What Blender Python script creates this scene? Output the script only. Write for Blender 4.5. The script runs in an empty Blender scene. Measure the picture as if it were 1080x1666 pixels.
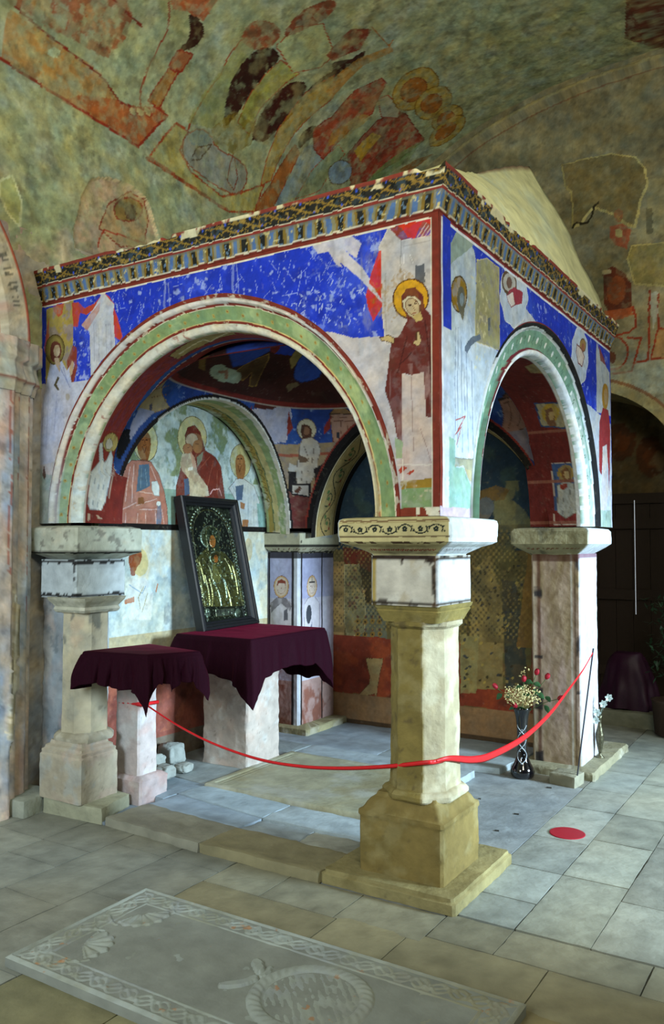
import bpy, bmesh, math, random
import numpy as np
from mathutils import Vector, Matrix, noise as mnoise
R = math.radians
PI = math.pi
# ------------------------------------------------------------------ camera
FPX, CXP, CYP = 1340., 540., 833.
pitch = math.atan(52/FPX); yaw = math.atan(843*math.cos(pitch)/FPX)
CAM = np.array([1.593, -3.467, 1.6])
fwd = np.array([-math.sin(yaw)*math.cos(pitch), math.cos(yaw)*math.cos(pitch), math.sin(pitch)])
rgt = np.array([math.cos(yaw), math.sin(yaw), 0.]); upv = np.cross(rgt, fwd)
cd = bpy.data.cameras.new('camera'); cam = bpy.data.objects.new('camera', cd)
bpy.context.scene.collection.objects.link(cam)
cam.location = CAM; cam.rotation_euler = (PI/2+pitch, 0, yaw)
cd.sensor_fit = 'VERTICAL'; cd.sensor_height = 24.; cd.lens = 24.*FPX/1666.; cd.clip_start = .05
sc = bpy.context.scene; sc.camera = cam
sc.view_settings.view_transform = 'Standard'; sc.view_settings.look = 'None'
sc.view_settings.gamma = 1; sc.view_settings.use_curve_mapping = False
sc.view_settings.exposure = 0.0
# ------------------------------------------------------------------ light
w = bpy.data.worlds.new('world'); sc.world = w; w.use_nodes = True
w.node_tree.nodes['Background'].inputs[0].default_value = (.92, .84, .52, 1)
w.node_tree.nodes['Background'].inputs[1].default_value = .245
def area(name, loc, target, sx, sy, power, col, spread=180):
    l = bpy.data.lights.new(name, 'AREA'); l.shape = 'RECTANGLE'; l.size = sx; l.size_y = sy
    l.energy = power; l.color = col; l.spread = R(spread)
    o = bpy.data.objects.new(name, l); sc.collection.objects.link(o); o.location = loc
    o.rotation_euler = (Vector(target)-Vector(loc)).to_track_quat('-Z', 'Y').to_euler(); return o
area('window_light_right', (8.5, 1.5, 2.9), (-1.0, 1.0, .9), 1.8, 1.8, 2400, (.62, .83, 1.0))
area('fill_light_high', (3.05, 1.6, 4.0), (-.5, 1.0, 1.8), 1.1, 1.3, 75, (.80, .90, .95))  # unseen cool fill added for the side wall
area('fill_light_rear', (-1.0, -5.8, 3.4), (-1.2, 0, 2.7), 2.0, 1.6, 28, (1.0, .92, .74), 120)  # unseen warm fill added behind the camera for the front faces
area('fill_light_left', (-.4, -4.9, 2.6), (-2.7, -.1, 1.3), 1.2, 1.6, 85, (.68, .86, 1.0), 120)  # unseen fill added to brighten the left column and pier
area('fill_light_vault', (2.5, -3.2, 4.2), (-1.6, 1.6, 5.2), 1.4, 1.0, 95, (.98, .95, .74), 140)  # unseen uplight added to brighten the vault
# ------------------------------------------------------------------ helpers
def at(px, py, ax, val):
    d = fwd+rgt*(px-CXP)/FPX+upv*(CYP-py)/FPX; i = 'XYZ'.index(ax)
    return CAM+d*((val-CAM[i])/d[i])
def lin(h):
    h = h.lstrip('#'); c = np.array([int(h[i:i+2], 16)/255. for i in (0, 2, 4)])
    return np.where(c <= .04045, c/12.92, ((c+.055)/1.055)**2.4)
_tabs = {}
def vn(x, y, seed):
    if seed not in _tabs: _tabs[seed] = np.random.RandomState(seed).rand(256, 256)
    T = _tabs[seed]; xi = np.floor(x).astype(int); yi = np.floor(y).astype(int)
    fx = x-xi; fy = y-yi; fx = fx*fx*(3-2*fx); fy = fy*fy*(3-2*fy)
    a = T[xi & 255, yi & 255]; b = T[(xi+1) & 255, yi & 255]; c = T[xi & 255, (yi+1) & 255]; d = T[(xi+1) & 255, (yi+1) & 255]
    return (a*(1-fx)+b*fx)*(1-fy)+(c*(1-fx)+d*fx)*fy
def fbm(x, y, s=1., seed=1, o=4):
    r = 0; a = .5; t = 0
    for k in range(o):
        r = r+a*vn(x*s*2**k+13.7*k, y*s*2**k+7.1*k, seed+k); t += a; a *= .55
    return r/t
def ss(x, a, b):
    t = np.clip((x-a)/(b-a), 0, 1); return t*t*(3-2*t)
C = sc.collection
def link(o, parent=None):
    C.objects.link(o)
    if parent is not None: o.parent = parent
    return o
def empty(name, loc=(0, 0, 0), parent=None):
    o = bpy.data.objects.new(name, None); o.empty_display_size = .1; link(o, parent); o.location = loc; return o
def tag(o, label=None, cat=None, group=None, kind=None):
    if label: o['label'] = label
    if cat: o['category'] = cat
    if group: o['group'] = group
    if kind: o['kind'] = kind
    return o
# materials -------------------------------------------------------
def painted_mat(name, rough=.85, bump=.25, bscale=40., var=.12, vscale=25., spec=.2, metal=0.):
    m = bpy.data.materials.new(name); m.use_nodes = True; nt = m.node_tree; N = nt.nodes; L = nt.links
    b = N['Principled BSDF']; b.inputs['Roughness'].default_value = rough; b.inputs['Metallic'].default_value = metal
    b.inputs['Specular IOR Level'].default_value = spec
    at_ = N.new('ShaderNodeAttribute'); at_.attribute_name = 'Col'
    tc = N.new('ShaderNodeTexCoord')
    n1 = N.new('ShaderNodeTexNoise'); n1.inputs['Scale'].default_value = vscale; n1.inputs['Detail'].default_value = 6
    n2 = N.new('ShaderNodeTexNoise'); n2.inputs['Scale'].default_value = bscale; n2.inputs['Detail'].default_value = 8
    L.new(tc.outputs['Object'], n1.inputs['Vector']); L.new(tc.outputs['Object'], n2.inputs['Vector'])
    mr = N.new('ShaderNodeMapRange'); mr.inputs['From Min'].default_value = .3; mr.inputs['From Max'].default_value = .7
    mr.inputs['To Min'].default_value = 1-var; mr.inputs['To Max'].default_value = 1+var
    L.new(n1.outputs['Fac'], mr.inputs['Value'])
    mx = N.new('ShaderNodeVectorMath'); mx.operation = 'SCALE'
    L.new(at_.outputs['Color'], mx.inputs[0]); L.new(mr.outputs['Result'], mx.inputs['Scale'])
    L.new(mx.outputs['Vector'], b.inputs['Base Color'])
    bp = N.new('ShaderNodeBump'); bp.inputs['Strength'].default_value = bump; bp.inputs['Distance'].default_value = .01
    L.new(n2.outputs['Fac'], bp.inputs['Height']); L.new(bp.outputs['Normal'], b.inputs['Normal'])
    return m
def flat_mat(name, col, rough=.6, metal=0., bump=0., bscale=60., var=.1, spec=.4, emit=0., sheen=0., coat=0.):
    m = bpy.data.materials.new(name); m.use_nodes = True; nt = m.node_tree; N = nt.nodes; L = nt.links
    b = N['Principled BSDF']; c = tuple(lin(col)); b.inputs['Roughness'].default_value = rough
    b.inputs['Metallic'].default_value = metal; b.inputs['Specular IOR Level'].default_value = spec
    b.inputs['Sheen Weight'].default_value = sheen; b.inputs['Coat Weight'].default_value = coat
    if sheen: b.inputs['Sheen Tint'].default_value = (*lin('b02048'), 1); b.inputs['Sheen Roughness'].default_value = .35
    tc = N.new('ShaderNodeTexCoord'); n1 = N.new('ShaderNodeTexNoise'); n1.inputs['Scale'].default_value = bscale; n1.inputs['Detail'].default_value = 5
    L.new(tc.outputs['Object'], n1.inputs['Vector'])
    rp = N.new('ShaderNodeValToRGB'); rp.color_ramp.elements[0].position = .3; rp.color_ramp.elements[1].position = .7
    rp.color_ramp.elements[0].color = (*[v*(1-var) for v in c], 1); rp.color_ramp.elements[1].color = (*[min(1, v*(1+var)) for v in c], 1)
    L.new(n1.outputs['Fac'], rp.inputs['Fac']); L.new(rp.outputs['Color'], b.inputs['Base Color'])
    if bump:
        bp = N.new('ShaderNodeBump'); bp.inputs['Strength'].default_value = bump; bp.inputs['Distance'].default_value = .01
        L.new(n1.outputs['Fac'], bp.inputs['Height']); L.new(bp.outputs['Normal'], b.inputs['Normal'])
    if emit:
        L.new(rp.outputs['Color'], b.inputs['Emission Color']); b.inputs['Emission Strength'].default_value = emit
    return m
FRESCO = painted_mat('fresco', bump=.35, bscale=30, var=.12, vscale=18)
PLASTER = painted_mat('rough_plaster', bump=.8, bscale=14, var=.2, vscale=7)
STONE = painted_mat('limestone', bump=.55, bscale=35, var=.14, vscale=14)
FLOORM = painted_mat('worn_paving', rough=.62, bump=.35, bscale=30, var=.18, vscale=9, spec=.35)
MARBLE = painted_mat('grey_marble', rough=.6, bump=.25, bscale=40, var=.12, vscale=10, spec=.4)
SILVER = painted_mat('gilt_relief', rough=.33, bump=.15, bscale=90, var=.3, vscale=60, spec=.6, metal=.65)
# ------------------------------------------------------------------ painted surface grids
class Surf:
    """a finely divided surface with its own u, v (metres) that is coloured shape by shape"""
    def __init__(s, name, us, vs, P, hit=None, base='#b0a890', jit=.003, mat=None, seed=3, var=.10, met=(1., 1.)):
        s.name = name; s.nu = len(us); s.nv = len(vs)
        s.U, s.V = np.meshgrid(np.asarray(us, float), np.asarray(vs, float), indexing='ij')
        s.P = np.asarray(P(s.U, s.V)) if callable(P) else P     # (3, nu, nv)
        s.hit = hit; s.mat = mat or FRESCO; s.met = met; s.seed = seed
        u = s.U*met[0]; v = s.V*met[1]; s.mu = u; s.mv = v
        s.J1 = u+jit*2*(fbm(u, v, 30, seed+20, 3)-.5)+jit*3*(fbm(u, v, 8, seed+60, 2)-.5)
        s.J2 = v+jit*2*(fbm(u, v, 30, seed+30, 3)-.5)+jit*3*(fbm(u, v, 8, seed+70, 2)-.5)
        s.col = np.zeros(s.U.shape+(3,))+lin(base)
        s.h = np.zeros(s.U.shape); s.fr = (0., 0., 1.); s.keep = None
        s.mottle(var, 6)
    def frame(s, x0=0, y0=0, k=1.): s.fr = (x0, y0, k); return s
    def uv(s, pts, px=True):
        out = []
        for p in pts:
            if px:
                a, b = s.hit(s.fr[0]+p[0]/s.fr[2], s.fr[1]+p[1]/s.fr[2])
            else: a, b = p
            out.append((a*s.met[0], b*s.met[1]))
        return np.array(out)
    def inside(s, q, soft=0.):
        m = np.zeros(s.U.shape, bool)
        bb = (s.J1 >= q[:, 0].min()) & (s.J1 <= q[:, 0].max()) & (s.J2 >= q[:, 1].min()) & (s.J2 <= q[:, 1].max())
        if not bb.any(): return m
        x = s.J1[bb]; y = s.J2[bb]; c = np.zeros(x.shape, bool); n = len(q)
        for i in range(n):
            x1, y1 = q[i]; x2, y2 = q[(i+1) % n]
            if y1 == y2: continue
            c ^= ((y1 > y) != (y2 > y)) & (x < (x2-x1)*(y-y1)/(y2-y1)+x1)
        m[bb] = c; return m
    def put(s, m, col, a=1.):
        c = lin(col) if isinstance(col, str) else col
        if m.dtype == bool: s.col[m] = s.col[m]*(1-a)+c*a
        else:
            k = (m*a)[..., None]; s.col = s.col*(1-k)+c*k
    def smooth(s, pts, n=3):
        p = np.array(pts, float)
        for _ in range(n-1):
            q = np.roll(p, -1, 0); p = np.stack([p*.75+q*.25, p*.25+q*.75], 1).reshape(-1, 2)
        return p
    def poly(s, pts, col, a=1., line=None, lw=.004, px=True, sm=0, dh=None, tex=0.):
        q = s.uv(pts, px)
        if sm: q = s.smooth(q, sm+1)
        m = s.inside(q)
        if col is not None:
            if tex:
                t = fbm(s.mu, s.mv, 22, s.seed+5, 4); s.put(m.astype(float)*np.clip(1-tex*ss(t, .45, .62), 0, 1), col, a)
            else: s.put(m, col, a)
        if dh: s.h[m] += dh
        if line: s._line(q, line, lw, True)
        return m
    def _line(s, q, col, lw, closed=False, a=1., dh=None):
        n = len(q); M = np.zeros(s.U.shape, bool)
        for i in range(n if closed else n-1):
            A = q[i]; B = q[(i+1) % n]; lo = np.minimum(A, B)-lw; hi = np.maximum(A, B)+lw
            bb = (s.J1 >= lo[0]) & (s.J1 <= hi[0]) & (s.J2 >= lo[1]) & (s.J2 <= hi[1])
            if not bb.any(): continue
            x = s.J1[bb]; y = s.J2[bb]; d = B-A; L2 = (d@d)+1e-12
            t = np.clip(((x-A[0])*d[0]+(y-A[1])*d[1])/L2, 0, 1)
            dist = np.hypot(x-A[0]-t*d[0], y-A[1]-t*d[1]); M[bb] |= dist < lw/2
        if col is not None: s.put(M, col, a)
        if dh: s.h[M] += dh
    def line(s, pts, col, lw=.006, px=True, closed=False, a=1., dh=None, sm=0):
        q = s.uv(pts, px)
        if sm:
            p = q
            for _ in range(sm):
                r = p[:-1]*.75+p[1:]*.25; t = p[:-1]*.25+p[1:]*.75
                p = np.concatenate([p[:1], np.stack([r, t], 1).reshape(-1, 2), p[-1:]])
            q = p
        s._line(q, col, lw, closed, a, dh)
    def ell(s, cx, cy, rx, ry, col, rot=0, a=1., line=None, lw=.004, px=True, n=26, dh=None, tex=0.):
        c, d = math.cos(R(rot)), math.sin(R(rot))
        pts = [(cx+rx*math.cos(t)*c-ry*math.sin(t)*d, cy+rx*math.cos(t)*d+ry*math.sin(t)*c) for t in np.linspace(0, 2*PI, n, endpoint=False)]
        s.poly(pts, col, a, line, lw, px, dh=dh, tex=tex)
    def mottle(s, amt=.12, sc_=6, seed=0, where=None):
        t = 1+amt*2*(fbm(s.mu, s.mv, sc_, s.seed+40+seed, 4)-.5)*1.6
        if where is not None: t = np.where(where, t, 1)
        s.col = s.col*t[..., None]
    def blot(s, col, lo=.55, hi=.7, sc_=8, a=.6, seed=0, where=None, st=(1, 1)):
        t = ss(fbm(s.mu*st[0], s.mv*st[1], sc_, s.seed+90+seed, 5), lo, hi)
        if where is not None: t = t*where
        s.put(t, col, a)
    def scratch(s, col, n, box, ln=.06, seed=0, a=.8, lw=.003):
        r = random.Random(seed)
        for _ in range(n):
            x = r.uniform(box[0], box[1]); y = r.uniform(box[2], box[3]); t = r.gauss(1.3, .7); l = r.uniform(.2, 1)*ln
            s._line(np.array([(x, y), (x+l*math.cos(t), y+l*math.sin(t))]), col, lw, a=a)
    def weather(s):
        k = 1. if s.mat is FRESCO else 1.6
        s.mottle(.10*k, 26, 61); s.mottle(.08*k, 70, 62)
        lum = s.col.mean(axis=2, keepdims=True); t = (fbm(s.mu, s.mv, 11, s.seed+171, 5)-.5)[..., None]
        s.col = np.clip(s.col*(1+t*np.array([.35, .12, -.25])*k), 0, 1)
        s.blot('#b9b49c', .68, .80, 47, .07*k, 163); s.blot('#3a3424', .62, .80, 17, .22*k, 164)
    def build(s, parent=None, normal=None, smooth=True, mat=None):
        if s.mat is FRESCO or s.mat is PLASTER: s.weather()
        P = s.P
        if normal is not None or np.any(s.h):
            if normal is None:
                du = np.gradient(P, axis=1); dv = np.gradient(P, axis=2); nn = np.cross(du, dv, axis=0); nn /= np.linalg.norm(nn, axis=0)+1e-9
            else: nn = np.array(normal, float)[:, None, None]
            P = P+nn*s.h
        return grid_obj(s.name, P, s.col, s.keep, parent, mat or s.mat, smooth)
def grid_obj(name, P, col, keep, parent, mat, smooth=True, caps=None):
    nu, nv = P.shape[1:]; idx = np.arange(nu*nv).reshape(nu, nv)
    q = np.stack([idx[:-1, :-1], idx[1:, :-1], idx[1:, 1:], idx[:-1, 1:]], -1)
    q = q[keep] if keep is not None else q.reshape(-1, 4)
    co = np.moveaxis(P, 0, -1).reshape(-1, 3); cl = col.reshape(-1, 3)
    if keep is not None:
        used = np.unique(q); remap = -np.ones(len(co), int); remap[used] = np.arange(len(used)); co = co[used]; cl = cl[used]; q = remap[q]
    me = bpy.data.meshes.new(name); me.vertices.add(len(co)); me.vertices.foreach_set('co', co.astype(np.float32).ravel())
    nf = len(q); me.loops.add(nf*4); me.loops.foreach_set('vertex_index', q.astype(np.int32).ravel())
    me.polygons.add(nf); me.polygons.foreach_set('loop_start', np.arange(0, nf*4, 4, dtype=np.int32))
    me.polygons.foreach_set('use_smooth', np.full(nf, smooth))
    me.update(calc_edges=True)
    A = me.color_attributes.new('Col', 'FLOAT_COLOR', 'POINT')
    A.data.foreach_set('color', np.concatenate([np.clip(cl, 0, 1), np.ones((len(cl), 1))], 1).astype(np.float32).ravel())
    me.materials.append(mat)
    return link(bpy.data.objects.new(name, me), parent)
def arr(a, b, step): return np.linspace(a, b, max(2, int(round(abs(b-a)/step))+1))
def hx_(X): return lambda px, py: tuple(at(px, py, 'X', X)[[1, 2]])
def hy_(Y): return lambda px, py: tuple(at(px, py, 'Y', Y)[[0, 2]])
def cut_circle(s, c, r, A, B, snap):
    """open an arch in a plane grid: drop cells inside the circle, move border vertices on to it"""
    d = np.hypot(A-c[0], np.maximum(B-c[1], 0)); below = B < c[1]
    near = np.abs(d-r) < snap*.62
    ax, bx = A.copy(), B.copy(); k = np.where(near & (d > 1e-6), r/np.maximum(d, 1e-6), 1)
    ax = c[0]+(A-c[0])*k; bx = np.where(below, B, c[1]+(B-c[1])*k)
    ctr = (d[:-1, :-1]+d[1:, :-1]+d[1:, 1:]+d[:-1, 1:])/4
    return ax, bx, ctr > r
# lathe around a rectangle (column parts, plinths, capitals) ---------------
def rect_lathe(name, x0, x1, y0, y1, prof, parent, base='#a8a088', mat=None, step=.012, ch=None, seed=5, rough=.004, paint=None, taper=None, blots=('#8b8468', '#c8c4b4'), top=True):
    """prof: list of (offset, z) bottom to top; ch: corner chamfer width"""
    ch = ch or .012
    pp = []
    for (a, za), (b, zb) in zip(prof[:-1], prof[1:]):
        L = math.hypot(b-a, zb-za); n = max(1, int(round(L/step)))
        for k in range(n): pp.append((a+(b-a)*k/n, za+(zb-za)*k/n))
    pp.append(prof[-1]); pp = np.array(pp)
    vs = np.concatenate([[0], np.cumsum(np.hypot(*np.diff(pp, axis=0).T))])
    w_, d_ = x1-x0, y1-y0
    us = []; base_pts = []; nrm = []
    crn = [(x0, y0), (x1, y0), (x1, y1), (x0, y1)]; dirs = [(1, 0), (0, 1), (-1, 0), (0, -1)]; outs = [(0, -1), (1, 0), (0, 1), (-1, 0)]
    u = 0
    for k in range(4):
        L = (w_, d_, w_, d_)[k]; n = max(2, int(round((L-2*ch)/step)))
        for i in range(n+1):
            t = ch+(L-2*ch)*i/n
            base_pts.append((crn[k][0]+dirs[k][0]*t, crn[k][1]+dirs[k][1]*t)); us.append(u+t)
            e0 = 1 if i == 0 else 0; e1 = 1 if i == n else 0
            o = np.array(outs[k], float)
            if e0: o = o+.414*np.array(outs[(k-1) % 4])
            if e1: o = o+.414*np.array(outs[(k+1) % 4])
            nrm.append(o)
        if ch > step*1.5:      # points along the chamfer
            a = np.array(base_pts[-1]); nk = (k+1) % 4
            b = np.array([crn[nk][0]+dirs[nk][0]*ch, crn[nk][1]+dirs[nk][1]*ch]); oo = nrm[-1]; o2 = np.array(outs[nk])+.414*np.array(outs[k])
            m = max(1, int(ch*1.4/step))
            for i in range(1, m):
                base_pts.append(tuple(a+(b-a)*i/m)); us.append(u+L-ch+2*ch*i/m); nrm.append(oo*(1-i/m)+o2*i/m)
        u += L
    base_pts.append(base_pts[0]); nrm.append(nrm[0]); us.append(u+ch)
    bp = np.array(base_pts); nr = np.array(nrm)
    S = Surf(name, us, vs, np.zeros((3, len(us), len(vs))), None, base, jit=.002, mat=mat or STONE, seed=seed)
    off = pp[:, 0][None, :]; cx_, cy_ = (x0+x1)/2, (y0+y1)/2
    # every ring is the same outline, grown or shrunk about the middle by its offset
    sx = (w_-2*ch*0+2*off)/w_; sy = (d_+2*off)/d_
    X = cx_+(bp[:, 0][:, None]-cx_)*sx; Y = cy_+(bp[:, 1][:, None]-cy_)*sy
    Z = np.broadcast_to(pp[:, 1][None, :], X.shape).copy()
    nr = nr/np.linalg.norm(nr, axis=1)[:, None]
    nz = np.array([[mnoise.noise((X[i, j]*9+seed, Y[i, j]*9, Z[i, j]*9)) + .5*mnoise.noise((X[i, j]*31, Y[i, j]*31+seed, Z[i, j]*31)) for j in range(X.shape[1])] for i in range(X.shape[0])])
    X = X+nr[:, 0][:, None]*nz*rough; Y = Y+nr[:, 1][:, None]*nz*rough
    S.P = np.array([X, Y, Z]); S.w = w_; S.d = d_; S.zv = pp[:, 1]
    S.blot(blots[0], .5, .68, 7, .45); S.blot(blots[1], .52, .7, 11, .45, seed=3); S.blot('#4a4436', .74, .80, 34, .35, seed=7)
    if paint: paint(S)
    # add caps as extra rings
    def cap(j, rev):
        c = S.P[:, :, j].mean(axis=1)
        return np.repeat(c[:, None], S.P.shape[1], 1)
    P = np.concatenate([cap(0, 0)[:, :, None], S.P, cap(-1, 1)[:, :, None]], 2)
    col = np.concatenate([S.col[:, :1], S.col, S.col[:, -1:]], 1)
    o = grid_obj(name, P, col, None, parent, S.mat, True)
    try: o.data.set_sharp_from_angle(angle=R(38))
    except Exception: pass
    return o
# generic solid meshes --------------------------------------------
def mesh_obj(name, bm, mat, parent=None, smooth=False):
    me = bpy.data.meshes.new(name); bmesh.ops.recalc_face_normals(bm, faces=bm.faces); bm.to_mesh(me); bm.free()
    if smooth:
        for p in me.polygons: p.use_smooth = True
    me.materials.append(mat); return link(bpy.data.objects.new(name, me), parent)
def lathe(bm, prof, c=(0, 0), n=28, M=None):
    rings = []
    for r, z in prof:
        rings.append([bm.verts.new((c[0]+r*math.cos(2*PI*k/n), c[1]+r*math.sin(2*PI*k/n), z)) for k in range(n)])
    for a, b in zip(rings[:-1], rings[1:]):
        for k in range(n): bm.faces.new((a[k], a[(k+1) % n], b[(k+1) % n], b[k]))
    bm.faces.new(rings[0][::-1]); bm.faces.new(rings[-1])
    if M is not None:
        for r in rings:
            for v in r: v.co = M @ v.co
def tube(bm, pts, rad, n=8):
    pts = [Vector(p) for p in pts]; rings = []
    for i, p in enumerate(pts):
        t = (pts[min(i+1, len(pts)-1)]-pts[max(i-1, 0)]).normalized()
        a = t.cross(Vector((0, 0, 1)) if abs(t.z) < .9 else Vector((1, 0, 0))).normalized(); b = t.cross(a)
        r = rad[i] if isinstance(rad, (list, tuple)) else rad
        rings.append([bm.verts.new(p+a*r*math.cos(2*PI*k/n)+b*r*math.sin(2*PI*k/n)) for k in range(n)])
    for a, b in zip(rings[:-1], rings[1:]):
        for k in range(n): bm.faces.new((a[k], a[(k+1) % n], b[(k+1) % n], b[k]))
    bm.faces.new(rings[0][::-1]); bm.faces.new(rings[-1])
def rough_block(name, corners, z0, z1, parent, base, mat=None, seed=1, amt=.006, seg=.03, bev=.01, slope=(0, 0)):
    """worn stone block on a quadrilateral footprint (x, y) x4, subdivided and displaced"""
    c = np.array(corners, float); n = max(2, int(max(np.hypot(*(c[1]-c[0])), np.hypot(*(c[3]-c[0])))/seg)); nz_ = max(2, int((z1-z0)/seg)+1)
    bm = bmesh.new(); vs = {}
    def V(i, j, k):
        key = (i, j, k)
        if key not in vs:
            a, b, t = i/n, j/n, k/nz_
            p = (c[0]*(1-a)+c[1]*a)*(1-b)+(c[3]*(1-a)+c[2]*a)*b
            z = z0+(z1-z0)*t+(slope[0]*(a-.5)+slope[1]*(b-.5))*t
            q = Vector((p[0], p[1], z)); e = sum((i in (0, n), j in (0, n), k == nz_))
            if e >= 2:
                ctr = c.mean(0); q.x += (ctr[0]-q.x)*0; 
                dx = Vector((ctr[0]-p[0], ctr[1]-p[1], 0)).normalized()*bev*.7
                q += dx; 
                if k == nz_: q.z -= bev*.5
            d = mnoise.noise_vector(q*12+Vector((seed, seed*.7, 0)))*amt+mnoise.noise_vector(q*40+Vector((seed, 0, 3)))*amt*.4
            if k == 0: d.z = 0
            vs[key] = bm.verts.new(q+d)
        return vs[key]
    def F(f, A, B):
        for a in range(A):
            for b in range(B): bm.faces.new((f(a, b), f(a+1, b), f(a+1, b+1), f(a, b+1)))
    F(lambda a, b: V(a, b, nz_), n, n); F(lambda a, b: V(a, b, 0), n, n)
    F(lambda a, b: V(a, 0, b), n, nz_); F(lambda a, b: V(a, n, b), n, nz_); F(lambda a, b: V(0, a, b), n, nz_); F(lambda a, b: V(n, a, b), n, nz_)
    bmesh.ops.recalc_face_normals(bm, faces=bm.faces)
    me = bpy.data.meshes.new(name); bm.to_mesh(me); bm.free(); me.materials.append(mat or STONE)
    N = len(me.vertices); co = np.zeros(N*3); me.vertices.foreach_get('co', co); co = co.reshape(-1, 3)
    b = lin(base)[None]*(1+.35*(fbm(co[:, 0]+co[:, 2]*.7, co[:, 1]+co[:, 2]*.5, 9, seed+3, 4)-.5))[:, None]
    A = me.color_attributes.new('Col', 'FLOAT_COLOR', 'POINT'); A.data.foreach_set('color', np.concatenate([np.clip(b, 0, 1), np.ones((N, 1))], 1).astype(np.float32).ravel())
    for p in me.polygons: p.use_smooth = True
    try: me.set_sharp_from_angle(angle=R(40))
    except Exception: pass
    return link(bpy.data.objects.new(name, me), parent)
def rect(x0, x1, y0, y1): return [(x0, y0), (x1, y0), (x1, y1), (x0, y1)]
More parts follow.
